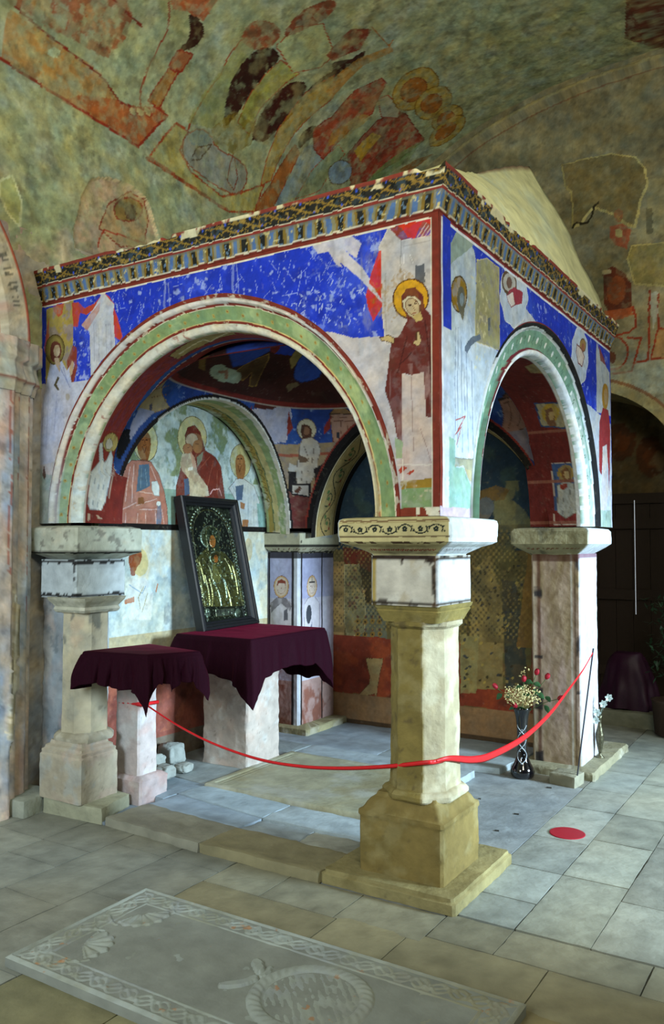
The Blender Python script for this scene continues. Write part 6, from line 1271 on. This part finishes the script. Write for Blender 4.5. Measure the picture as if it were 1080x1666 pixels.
bm = bmesh.new(); qd = [(-2.18, -.14), (-1.78, -.06), (-1.64, .20), (-2.12, .29)]
lo = [bm.verts.new((x, y, .925)) for x, y in qd]; hi = [bm.verts.new((x, y, .965)) for x, y in qd]; bm.faces.new(lo[::-1]); bm.faces.new(hi)
for k in range(4): bm.faces.new((lo[k], lo[(k+1) % 4], hi[(k+1) % 4], hi[k]))
child(mesh_obj('top_board', bm, flat_mat('old_board', '5a4630', .8)), o, (-2.24, .33, 0))
o = empty('altar_stand', (-2.14, 1.27, 0)); tag(o, 'thick whitewashed stone block carrying the larger velvet cloth and the framed icon', 'stand')
bpy.context.view_layer.update()
child(rect_lathe('shaft', -2.345, -1.945, 1.065, 1.45, [(.01, .045), (0, .12), (0, .60), (.0, .94)], None, '#b0a69c', seed=84, rough=.010, blots=('#c2ab9c', '#c8ccc8')), o, (-2.14, 1.27, 0))
child(rect_lathe('top_board', -2.39, -1.765, .87, 1.73, [(0, .935), (0, .962)], None, '#8a7a5a', seed=85, rough=.001), o, (-2.14, 1.27, 0))
VELVET = flat_mat('burgundy_velvet', '200310', .8, bump=.15, bscale=120, var=.2, spec=.08, sheen=.14)
def drape(name, crn, z, hem, folds, seed, label):
    """cloth over a rectangular top; hem: list of (perimeter fraction 0..4, drop); perimeter from front-left corner, +x first"""
    r = .014; n = 360; m = 34; rnd = random.Random(seed)
    hx = np.array([h[0] for h in hem]); hd = np.array([h[1] for h in hem])
    pts = []
    outs = []
    for k in range(4):
        d0 = np.array(crn[(k+1) % 4])-np.array(crn[k]); d0 = d0/np.linalg.norm(d0); outs.append((d0[1], -d0[0]))
    bm = bmesh.new(); cols = []
    for i in range(n):
        s = 4*i/n; k = int(s); f = s-k; a, b = crn[k], crn[(k+1) % 4]; p = (a[0]*(1-f)+b[0]*f, a[1]*(1-f)+b[1]*f)
        L = math.hypot(b[0]-a[0], b[1]-a[1]); de = min(f, 1-f)*L
        o = np.array(outs[k], float); cr = max(0, 1-de/.05)
        nb = outs[(k-1) % 4] if f < .5 else outs[(k+1) % 4]; o = o+np.array(nb)*cr*.9; ol = np.linalg.norm(o); od = o/ol
        drop = float(np.interp(s, hx, hd)); drop *= 1+.03*math.sin(s*9+seed)+.02*math.sin(s*23)
        ph = sum(am*math.sin(fr*s+p0) for am, fr, p0 in folds); cf = max(0, 1-de/.12)
        ring = []
        for j in range(m+1):
            t = j/m
            if j <= 5:
                an = j/5*PI/2; q = np.array(p)+od*(r*math.sin(an)-.002); zz = z-r+r*math.cos(an)
            else:
                tt = (j-5)/(m-5); d = drop*tt; am = min(1, tt*1.6)
                bulge = (.006+.014*tt+.020*ph*am+.035*cf*math.sin(min(1, tt*1.2)*PI*.6)*(1 if de < .03 else .45))
                q = np.array(p)+od*(r-.002+max(.001, bulge)); tang = np.array([-od[1], od[0]])
                q = q+tang*.010*math.sin(s*31+tt*3)*am; zz = z-r-d
            ring.append(bm.verts.new((q[0], q[1], zz)))
        cols.append(ring)
    for i in range(n):
        a, b = cols[i], cols[(i+1) % n]
        for j in range(m): bm.faces.new((a[j], b[j], b[j+1], a[j+1]))
    # gently wavy top
    inner = [[c[0] for c in cols]]
    ctr = Vector((sum(c[0] for c in crn)/4, sum(c[1] for c in crn)/4, z))
    for q in range(1, 12):
        f = 1-q/12; row = []
        for c in cols:
            v = c[0].co; p = ctr+(v-ctr)*f; p.z = z+.0025*mnoise.noise((p.x*9, p.y*9, seed)); row.append(bm.verts.new(p))
        inner.append(row)
    for A, B in zip(inner[:-1], inner[1:]):
        for i in range(n): bm.faces.new((A[i], A[(i+1) % n], B[(i+1) % n], B[i]))
    bm.faces.new(inner[-1])
    o = mesh_obj(name, bm, VELVET, None, True); md = o.modifiers.new('thickness', 'SOLIDIFY'); md.thickness = .003; md.offset = 1
    return tag(o, label, 'cloth')
drape('velvet_cloth', [(-2.19, -.15), (-1.77, -.07), (-1.63, .20), (-2.12, .30)], .975, [(0, .20), (.08, .17), (.3, .165), (.7, .185), (.9, .20), (1.0, .33), (1.07, .24), (1.15, .14), (1.4, .155), (1.45, .20), (1.6, .15), (1.85, .15), (2.0, .26), (2.1, .18), (2.9, .18), (3.0, .2), (3.1, .18), (4, .20)],
      [(.5, 22, 0), (.35, 37, 1), (.3, 61, 2)], 3, 'smaller burgundy velvet cloth over the short stone post beside the left column')
drape('velvet_cloth', rect(-2.40, -1.755, .86, 1.74), .972, [(0, .24), (.15, .24), (.35, .23), (.7, .26), (.88, .29), (1.0, .44), (1.06, .33), (1.12, .25), (1.5, .20), (1.85, .24), (1.95, .34), (2.0, .44), (2.1, .36), (2.5, .36), (3.0, .3), (4, .24)],
      [(.4, 17, 0), (.35, 29, 1.5), (.25, 53, 2)], 6, 'larger burgundy velvet cloth under the framed icon')
# rubble beside the stand
for k, (x, y, s, h) in enumerate(((-2.44, .66, .10, .13), (-2.27, .60, .08, .09), (-2.47, .88, .10, .16), (-2.28, .79, .07, .06))):
    bm = bmesh.new(); bmesh.ops.create_icosphere(bm, subdivisions=4, radius=1)
    for v in bm.verts:
        p = v.co.copy(); q = Vector([math.copysign(abs(c)**.6, c) for c in p]); d = 1+.22*mnoise.noise(p*1.7+Vector((k*5, 0, 0)))+.08*mnoise.noise(p*6+Vector((k, 3, 0)))
        v.co = Vector((x+q.x*s*.8*d, y+q.y*s*.8*d, max(.045, .05+h*.5+q.z*h*.5*d)))
    me = mesh_obj('rubble_stone', bm, STONE, None, True); a = me.data.color_attributes.new('Col', 'FLOAT_COLOR', 'POINT')
    c = np.array([v.co for v in me.data.vertices]); cc = lin('#9aa09a')[None]*(1+.4*(fbm(c[:, 0]+c[:, 2], c[:, 1], 14, 90+k, 4)-.5))[:, None]; a.data.foreach_set('color', np.concatenate([np.clip(cc, 0, 1), np.ones((len(c), 1))], 1).astype(np.float32).ravel())
    tag(me, ['rounded grey rubble stone nearest the small stand', 'small grey rubble stone in front of the larger ones', 'tallest grey rubble stone against the red dado', 'smallest flat rubble stone between the two stands'][k], 'stone', 'rubble stones by the small stand')
# ------------------------------------------------------------------ framed icon
def icon():
    yw, tl = R(-4.8), R(12.3); e2 = np.array([math.sin(yw), math.cos(yw), 0.]); n0 = np.array([e2[1], -e2[0], 0.])
    u_ = -n0*math.sin(tl)+np.array([0, 0, 1.])*math.cos(tl); n_ = np.cross(e2, u_); n_ /= np.linalg.norm(n_)
    B0 = np.array([-2.31, 1.04, .975]); W, H = .733, 1.007; B1 = B0+e2*W; root = empty('framed_icon', tuple((B0+B1)/2)); bpy.context.view_layer.update()
    loc = tuple((B0+B1)/2); tag(root, 'tall gilt relief icon of a mother and child in a deep black frame, leaning back', 'icon')
    P = lambda a, b, d: Vector(B0+e2*a+u_*b+n_*d)
    bm = bmesh.new(); prof = [(0, -.075), (0, -.01), (.006, 0), (.024, .002), (.030, -.006), (.044, -.008), (.052, -.022), (.066, -.026), (.070, -.045), (.072, -.06)]
    rings = []
    for o, d in prof: rings.append([bm.verts.new(P(a, b, d)) for a, b in ((o, o), (W-o, o), (W-o, H-o), (o, H-o))])
    for A, Bq in zip(rings[:-1], rings[1:]):
        for k in range(4): bm.faces.new((A[k], A[(k+1) % 4], Bq[(k+1) % 4], Bq[k]))
    bm.faces.new(rings[0][::-1])
    child(mesh_obj('frame', bm, flat_mat('black_lacquer', '0c0d11', .4, bscale=40, var=.25, spec=.5)), root, loc)
    us = arr(.068, W-.068, .0028); vs = arr(.068, H-.068, .0028); U, V = np.meshgrid(us, vs, indexing='ij')
    G = B0[:, None, None]+e2[:, None, None]*U+u_[:, None, None]*V-n_[:, None, None]*.055
    def hit(px, py):
        d = fwd+rgt*(px-CXP)/FPX+upv*(CYP-py)/FPX; O = B0-n_*.055; t = ((O-CAM)@n_)/(d@n_); q = CAM+d*t-O; b = (q@u_)-0; a = q@e2-(u_@e2)*b; return (a, b)
    S = Surf('relief', us, vs, G, hit, '#1c221e', jit=.0008, seed=95, mat=SILVER); H_ = S.h
    S.fr = (0, 0, 1)
    w0, h0 = us[0], vs[0]; cx = W/2; top = H-.068
    d = np.hypot(U-cx, np.maximum(V-(top-.26), 0)); inn = W/2-.068
    gold = '#4c4c2a'; pale = '#6a7c6a'; dk = '#0c100e'
    rb = inn-.03
    bd = np.where(V > top-.26, d, np.abs(U-cx)); S.put(np.abs(bd-rb) < .010, gold, 1); H_ += .004*np.exp(-((bd-rb)/.010)**2); S.put(np.abs(bd-rb+.028) < .004, gold, 1); H_ += .003*np.exp(-((bd-rb+.028)/.004)**2)
    an = np.arctan2(V-(top-.26), U-cx); run = np.where(V > top-.26, an*.22, V); H_ += .003*np.sin(run*240)*(np.abs(bd-rb) < .012)
    S.put((np.abs(bd-rb) < .010) & (np.sin(run*240) > .2), pale, .9)
    corner = bd > rb+.014; S.put(corner, '#2c3426', 1); H_ += corner*.004*np.abs(np.sin(U*90)*np.sin(V*90))
    # fabric-like figure
    def fr(px, py): return px, py
    F = S.frame(260, 780, 3.333)
    F.poly([(190, 440), (225, 400), (255, 370), (300, 375), (350, 400), (400, 460), (430, 540), (440, 620), (455, 690), (230, 690), (225, 600), (200, 520)], '#58582c', 1, gold, .004, dh=.006, tex=.3)
    F.ell(272, 312, 52, 62, gold, -8, 1, pale, .006, dh=.006); F.ell(272, 314, 40, 50, '#3c4426', -8, 1); 
    for k in range(40):
        a = k*2*PI/40; F.line([(272+40*math.cos(a), 312+50*math.sin(a)), (272+50*math.cos(a), 312+60*math.sin(a))], pale, .003, dh=.002)
    F.poly([(245, 290), (255, 262), (285, 258), (308, 285), (318, 350), (325, 400), (260, 400), (250, 340)], '#34402c', 1, gold, .003, dh=.006, sm=1)
    F.ell(278, 338, 16, 34, '#b87838', -6, 1, dh=.004); F.line([(268, 328), (276, 326)], '#2c1408', .003); F.line([(281, 326), (289, 328)], '#2c1408', .003); F.line([(279, 330), (281, 348)], '#5a2c14', .002); F.line([(274, 360), (284, 360)], '#7a2414', .003)
    F.ell(295, 425, 28, 36, gold, 0, 1, pale, .004, dh=.005); F.ell(297, 432, 11, 22, '#b87030', 0, 1, dh=.003)
    F.poly([(280, 460), (310, 455), (330, 500), (320, 560), (290, 570), (275, 510)], '#7c7c44', 1, pale, .003, dh=.006)
    rnd = random.Random(5)
    for (x0, y0, x1, y1, x2, y2) in ((265, 540, 285, 620, 280, 685), (290, 560, 320, 620, 330, 685), (340, 540, 370, 610, 385, 690), (320, 520, 350, 560, 360, 640), (240, 520, 262, 600, 268, 680), (210, 450, 225, 500, 240, 560), (390, 470, 410, 540, 420, 620), (350, 430, 380, 480, 390, 540), (230, 430, 270, 480, 280, 540)):
        F.line([(x0, y0), (x1, y1), (x2, y2)], rnd.choice([gold, pale, '#7c7844']), .012, dh=.006, sm=2)
    for _ in range(170):
        x = rnd.uniform(160, 460); y = rnd.uniform(200, 760); F.ell(x, y, rnd.uniform(2.5, 6), rnd.uniform(3, 7), rnd.choice([gold, pale, '#6a6a38', dk]), 0, .9, n=7, dh=.003)
    F.poly([(225, 700), (460, 685), (480, 760), (240, 790)], '#20261c', 1, dh=.002); F.poly([(300, 705), (400, 700), (405, 735), (305, 745)], '#4c5448', 1, gold, .003, dh=.003)
    for x in (255, 420): F.ell(x, 725, 14, 26, pale, 0, .8, dh=.006, tex=.4)
    for k in range(5): 
        F.line([(170+k*3, 330+k*3), (185+k*5, 345+k*6)], gold, .003, dh=.002); F.line([(205, 355), (208, 385)], gold, .004); F.line([(345, 345), (350, 380)], gold, .004); F.line([(360, 350), (366, 378)], gold, .004)
    S.blot('#060807', .5, .64, 30, .55, 4); S.blot('#8ea080', .64, .7, 60, .6, 5)
    child(S.build(normal=tuple(n_)), root, loc)
icon()
# ------------------------------------------------------------------ red ribbon barrier
REDR = flat_mat('red_ribbon', 'd01c22', .45, var=.08, bscale=30)
def ray_plane(px, py, A, Bq):
    A = np.array(A); Bq = np.array(Bq); d = fwd+rgt*(px-CXP)/FPX+upv*(CYP-py)/FPX; nn = np.array([-(Bq-A)[1], (Bq-A)[0], 0]); t = ((A-CAM)@nn)/(d@nn); return CAM+d*t
def spline(pts, n=14):
    P = [Vector(p) for p in pts]; P = [P[0]*2-P[1]]+P+[P[-1]*2-P[-2]]; out = []
    for i in range(1, len(P)-2):
        for k in range(n):
            t = k/n; a, b, c, d = P[i-1:i+3]; out.append(.5*((2*b)+(c-a)*t+(2*a-5*b+4*c-d)*t*t+(3*b-a-3*c+d)*t**3))
    out.append(P[-2]); return out
def ribbon_bm(bm, pts, w_, tw=0.):
    pts = [Vector(p) for p in pts]; rows = []
    for i, p in enumerate(pts):
        wi = w_(i/(len(pts)-1)) if callable(w_) else w_; t = (pts[min(i+1, len(pts)-1)]-pts[max(i-1, 0)]).normalized(); s = Vector((0, 0, 1))-t*t.z; s.normalize(); b = t.cross(s)
        s = (s*math.cos(tw*i)+b*math.sin(tw*i)); b = t.cross(s); rows.append([bm.verts.new(p+s*wi*c+b*.0035*d) for c, d in ((-1, 0), (-.5, .9), (0, 1.2), (.5, .9), (1, 0), (0, -.4))])
    for A, Bq in zip(rows[:-1], rows[1:]):
        for k in range(6): bm.faces.new((A[k], A[(k+1) % 6], Bq[(k+1) % 6], Bq[k]))
    bm.faces.new(rows[0]); bm.faces.new(rows[-1][::-1])
A0 = at(238, 1147, 'Y', .222); B0_ = at(690, 1241, 'Y', .006); B1_ = np.array([-.012, .13, B0_[2]+.003]); E0 = at(964, 1062, 'Y', 2.0)
p1 = [A0]+[ray_plane(x, y, A0, B0_) for x, y in ((285, 1178), (345, 1209), (420, 1235), (490, 1247), (560, 1250), (630, 1247))]+[B0_]
p1 = [tuple(q) for q in p1]+[(-.052, .045, B0_[2]), tuple(B1_)]
p2 = [(-.048, .048, B0_[2]+.004), tuple(B1_)]+[tuple(ray_plane(x, y, B1_, E0)) for x, y in ((770, 1236), (800, 1229), (850, 1202), (893, 1163), (925, 1122), (948, 1090))]+[tuple(E0)]
bm = bmesh.new(); ribbon_bm(bm, spline(p1), lambda t: .006+.006*t); ribbon_bm(bm, spline(p2), lambda t: .008+.014*math.sin(PI*min(1, t*1.1)), .003)
ribbon_bm(bm, [at(194, 1143, 'Y', .228), at(215, 1145, 'Y', .226), at(238, 1147, 'Y', .222)], .013); ribbon_bm(bm, [at(238, 1147, 'Y', .222), tuple(at(244, 1144, 'X', -2.10)), tuple(at(258, 1142, 'X', -2.10))], .012)
tag(mesh_obj('ribbon', bm, REDR, None, True), 'red ribbon sagging from the small stand past the front column to the metal rod', 'ribbon')
rough_block_o = rough_block('rod_base', [(-.15, 2.03), (.035, 1.99), (.055, 2.17), (-.13, 2.19)], 0, .075, None, '#8f8c78', seed=88, amt=.004, seg=.02)
st = empty('metal_rod', tuple(at(939, 1262, 'Y', 2.06))); loc = tuple(st.location); bpy.context.view_layer.update()
bm = bmesh.new(); tp = at(965, 1055, 'Y', 1.995); tube(bm, [(loc[0], loc[1], .07), tuple(tp)], .005, 8); child(mesh_obj('shaft', bm, flat_mat('dull_iron', '4a4a52', .5, metal=.6)), st, loc)
child(rough_block_o, st, loc); tag(st, 'thin dark metal rod standing in a small stone block, holding the ribbon end', 'rod')
# ------------------------------------------------------------------ vases and flowers
def vase1():
    c = (-.345, 2.075); root = empty('glass_vase', (*c, .0)); bpy.context.view_layer.update(); loc = (*c, 0)
    bm = bmesh.new(); pr_ = [(.045, .0), (.070, .004), (.080, .02), (.082, .045), (.074, .07), (.055, .10), (.040, .14), (.034, .19), (.033, .25), (.035, .31), (.039, .37), (.046, .42), (.058, .46), (.066, .475), (.063, .477), (.052, .455), (.040, .42)]
    lathe(bm, pr_, c, 36); child(mesh_obj('body', bm, flat_mat('black_glass', '07070c', .08, spec=.7, coat=.6), None, True), root, loc)
    bm = bmesh.new()
    for ph, dz in ((0, 0), (PI, 0)):
        pts = []
        for k in range(60):
            z = .10+.26*k/59; r = np.interp(z, [p[1] for p in pr_[:13]], [p[0] for p in pr_[:13]])+.001; a = -PI/2+.25+ (1 if ph == 0 else -1)*.9*math.sin(z*30); pts.append((c[0]+r*math.cos(a), c[1]+r*math.sin(a), z))
        tube(bm, pts, .0026, 5)
    for k in range(10):
        z = .14+k*.021; r = np.interp(z, [p[1] for p in pr_[:13]], [p[0] for p in pr_[:13]])+.001; a = -PI/2+.25+.45*math.sin(k*2.1); bmesh.ops.create_icosphere(bm, subdivisions=1, radius=.004, matrix=Matrix.Translation((c[0]+r*math.cos(a), c[1]+r*math.sin(a), z)))
    child(mesh_obj('silver_tracery', bm, flat_mat('silver_paint', 'b8c4cc', .35, metal=.3), None, True), root, loc); tag(root, 'tall black glass vase with silver tracery, holding red roses', 'vase')
    rm = flat_mat('rose_red', '9a1026', .5, var=.2); gm = flat_mat('leaf_green', '2f5a34', .5, var=.2); sm_ = flat_mat('stem_green', '3a5a2a', .6); fm = flat_mat('dried_blossom', 'c9bc86', .8, var=.2)
    names = [(806, 1117, 'red rosebud at the far left of the bouquet'), (852, 1105, 'red rosebud near the middle of the bouquet'), (873, 1094, 'topmost red rosebud of the bouquet'), (890, 1101, 'red rosebud at the upper right of the bouquet'), (911, 1136, 'red rosebud leaning out at the far right of the bouquet'), (838, 1148, 'red rosebud low on the left over the vase rim')]
    for k, (px, py, lab) in enumerate(names):
        p = Vector(at(px, py, 'Y', c[1]+(-.05, -.06, .0, .03, -.02, -.08)[k])); base = Vector((c[0]+(p.x-c[0])*.1, c[1]+(p.y-c[1])*.1, .44)); e = empty('rose', base); bpy.context.view_layer.update(); l3 = tuple(base)
        bm = bmesh.new(); d = (p-base).normalized(); q = d.to_track_quat('Z', 'Y').to_matrix().to_4x4()
        for rr, hh, tw in ((.017, .036, 0), (.014, .042, .6), (.009, .044, 1.2)):
            n = 24; rows = []
            for j in range(7):
                t = j/6; row = []
                for i in range(n):
                    a = 2*PI*i/n+tw; r = rr*(math.sin(PI*min(1, t*.62+.12))**.7)*(1+.10*math.cos(3*a+tw*2)*t); row.append(bm.verts.new(q @ Vector((r*math.cos(a), r*math.sin(a), hh*t-.018))+p))
                rows.append(row)
            for A, Bq in zip(rows[:-1], rows[1:]):
                for i in range(n): bm.faces.new((A[i], A[(i+1) % n], Bq[(i+1) % n], Bq[i]))
            bm.faces.new(rows[0])
        child(mesh_obj('bloom', bm, rm, None, True), e, l3)
        bm = bmesh.new(); tube(bm, spline([base, base.lerp(p, .5)+Vector((0, 0, .015)), p-d*.015], 6), .0022, 6); child(mesh_obj('stem', bm, sm_, None, True), e, l3)
        for s_ in ((-1, .55), (1, .72)):
            bm = bmesh.new()
            o0 = base.lerp(p, s_[1]); side = (d.cross(Vector((0, 1, .3))).normalized())*s_[0]; L_ = .06; pts = []
            for j in range(7):
                t = j/6; wd = .018*math.sin(PI*t)**.8; cc = o0+side*L_*t+Vector((0, 0, .02*t-.03*t*t)); wv = d*wd; pts.append([bm.verts.new(cc-wv), bm.verts.new(cc+Vector((0, -.004, .0))), bm.verts.new(cc+wv)])
            for A, Bq in zip(pts[:-1], pts[1:]):
                for i in range(2): bm.faces.new((A[i], A[i+1], Bq[i+1], Bq[i]))
            child(mesh_obj('leaf', bm, gm, None, True), e, l3)
        tag(e, lab, 'rose', 'roses in the black vase')
    bm = bmesh.new(); rnd = random.Random(3)
    for k in range(300):
        a = rnd.uniform(0, 2*PI); rr = .125*math.sqrt(rnd.random()); z = .50+.14*rnd.random()*(1-rr*2.5)+rr*.1; p = Vector((c[0]+.01+rr*math.cos(a), c[1]-.02+rr*math.sin(a)*.8, z+.0)); bmesh.ops.create_icosphere(bm, subdivisions=1, radius=rnd.uniform(.004, .008), matrix=Matrix.Translation(p))
        if k % 6 == 0: tube(bm, [(c[0], c[1], .45), tuple(p)], .001, 4)
    for k in range(14):
        p = Vector(at(845+k*1.4, 1100-k*.9+rnd.uniform(-6, 6), 'Y', c[1])) if k < 7 else Vector(at(852+rnd.uniform(-6, 8), 1088+rnd.uniform(-3, 8), 'Y', c[1])); bmesh.ops.create_icosphere(bm, subdivisions=1, radius=.006, matrix=Matrix.Translation(p))
    tag(mesh_obj('dried_filler_flowers', bm, fm), 'mass of tiny cream dried blossoms among the red roses', 'flowers', kind='stuff')
vase1()
def vase2():
    c = (-.005+.035, 2.66); z0 = .056; root = empty('metal_vase', (*c, z0)); bpy.context.view_layer.update(); loc = (*c, z0)
    bm = bmesh.new(); lathe(bm, [(.030, z0), (.031, z0+.006), (.012, z0+.022), (.010, z0+.035), (.022, z0+.09), (.030, z0+.14), (.030, z0+.17), (.018, z0+.215), (.011, z0+.25), (.012, z0+.28), (.022, z0+.305), (.020, z0+.305), (.010, z0+.28)], c, 28)
    child(mesh_obj('body', bm, flat_mat('aged_bronze', '5c5844', .35, metal=.7, bump=.4, bscale=60, var=.4), None, True), root, loc); tag(root, 'slim aged metal vase with white flowers beside the right rear pillar', 'vase')
    fm = flat_mat('white_petals', 'c4d2cc', .6, var=.12); gm = flat_mat('pale_leaf', '8a9a8c', .6)
    labs = ['pale flower low at the left of the slim metal vase', 'pale flower in the middle above the slim metal vase', 'pale flower right of centre above the slim metal vase', 'highest pale flower leaning right from the slim metal vase', 'pale flower nearest the mouth of the slim metal vase']
    for k, (px, py) in enumerate(((962, 1152), (972, 1160), (982, 1146), (991, 1136), (970, 1172))):
        p = Vector(at(px, py, 'Y', c[1]-.01)); base = Vector((*c, z0+.29)); e = empty('white_flower', base); bpy.context.view_layer.update(); bm = bmesh.new()
        for j in range(6):
            a = j*PI/3+k; up_ = Vector((math.cos(a)*.8, math.sin(a)*.3-.35, math.sin(a)*.8+.2)).normalized(); side = up_.cross(Vector((0, 1, 0))).normalized(); rows = []
            for i in range(6):
                t = i/5; wd = .011*math.sin(PI*(t*.85+.08)); cc = p+up_*.032*t+Vector((0, -.004*math.sin(PI*t), 0)); rows.append([bm.verts.new(cc-side*wd), bm.verts.new(cc+Vector((0, .003, 0))), bm.verts.new(cc+side*wd)])
            for A, Bq in zip(rows[:-1], rows[1:]):
                for i in range(2): bm.faces.new((A[i], A[i+1], Bq[i+1], Bq[i]))
        child(mesh_obj('bloom', bm, fm, None, True), e, tuple(base)); bm = bmesh.new(); tube(bm, [base, base.lerp(p, .5)+Vector((0, 0, .01)), p], .0018, 5); child(mesh_obj('stem', bm, gm), e, tuple(base)); tag(e, labs[k], 'flower', 'white flowers in the slim metal vase')
vase2()
# purple cloth heap and foliage in the dark passage
def dark_corner():
    c = at(1000, 1172, 'Z', .13); bm = bmesh.new(); n, m = 80, 40; rows = []
    for j in range(m+1):
        t = j/m; row = []
        for i in range(n):
            a = 2*PI*i/n; r = (.10+.20*t**.7)*(1+.10*math.sin(7*a+2*t)*t+.05*math.sin(13*a)*t); z = .13+.50*(1-t**1.3); p = Vector((c[0]-.03+r*math.cos(a)*.9, 4.27+r*math.sin(a)*.5-.0, z)); p += mnoise.noise_vector(p*6)*.02; row.append(bm.verts.new(p))
        rows.append(row)
    for A, Bq in zip(rows[:-1], rows[1:]):
        for i in range(n): bm.faces.new((A[i], A[(i+1) % n], Bq[(i+1) % n], Bq[i]))
    bm.faces.new(rows[0])
    tag(mesh_obj('purple_cloth', bm, flat_mat('purple_satin', '340e2c', .5, var=.2), None, True), 'dark purple draped cloth on a low stand in the shadowed passage', 'cloth')
    q = at(1092, 1060, 'Y', 3.9); root = empty('potted_foliage', (q[0], 3.9, 0)); bpy.context.view_layer.update(); loc = (q[0], 3.9, 0); bm = bmesh.new(); rnd = random.Random(9)
    for k in range(260):
        a = rnd.uniform(0, 2*PI); r = .20*rnd.random()**.5; p = Vector((q[0]+r*math.cos(a), 3.9+r*math.sin(a), .5+rnd.random()*.65)); d = Vector((rnd.gauss(0, 1), rnd.gauss(0, 1), rnd.gauss(0, .8))).normalized(); s = d.cross(Vector((0, 0, 1))).normalized(); L_ = .07
        vs = [bm.verts.new(p), bm.verts.new(p+d*L_*.5+s*.014), bm.verts.new(p+d*L_), bm.verts.new(p+d*L_*.5-s*.014)]; bm.faces.new(vs)
    child(mesh_obj('foliage', bm, flat_mat('dark_leaf', '26402a', .5, var=.3)), root, loc)
    bm = bmesh.new(); lathe(bm, [(.10, 0), (.14, .02), (.16, .28), (.17, .30), (.15, .30), (.14, .28)], (q[0], 3.9), 28); tube(bm, [(q[0], 3.9, .25), (q[0], 3.9, 1.0)], .012, 6)
    child(mesh_obj('pot', bm, flat_mat('clay_pot', '3a2a20', .8), None, True), root, loc); tag(root, 'dark leafy plant at the right edge before the shadowed door', 'plant')
dark_corner()
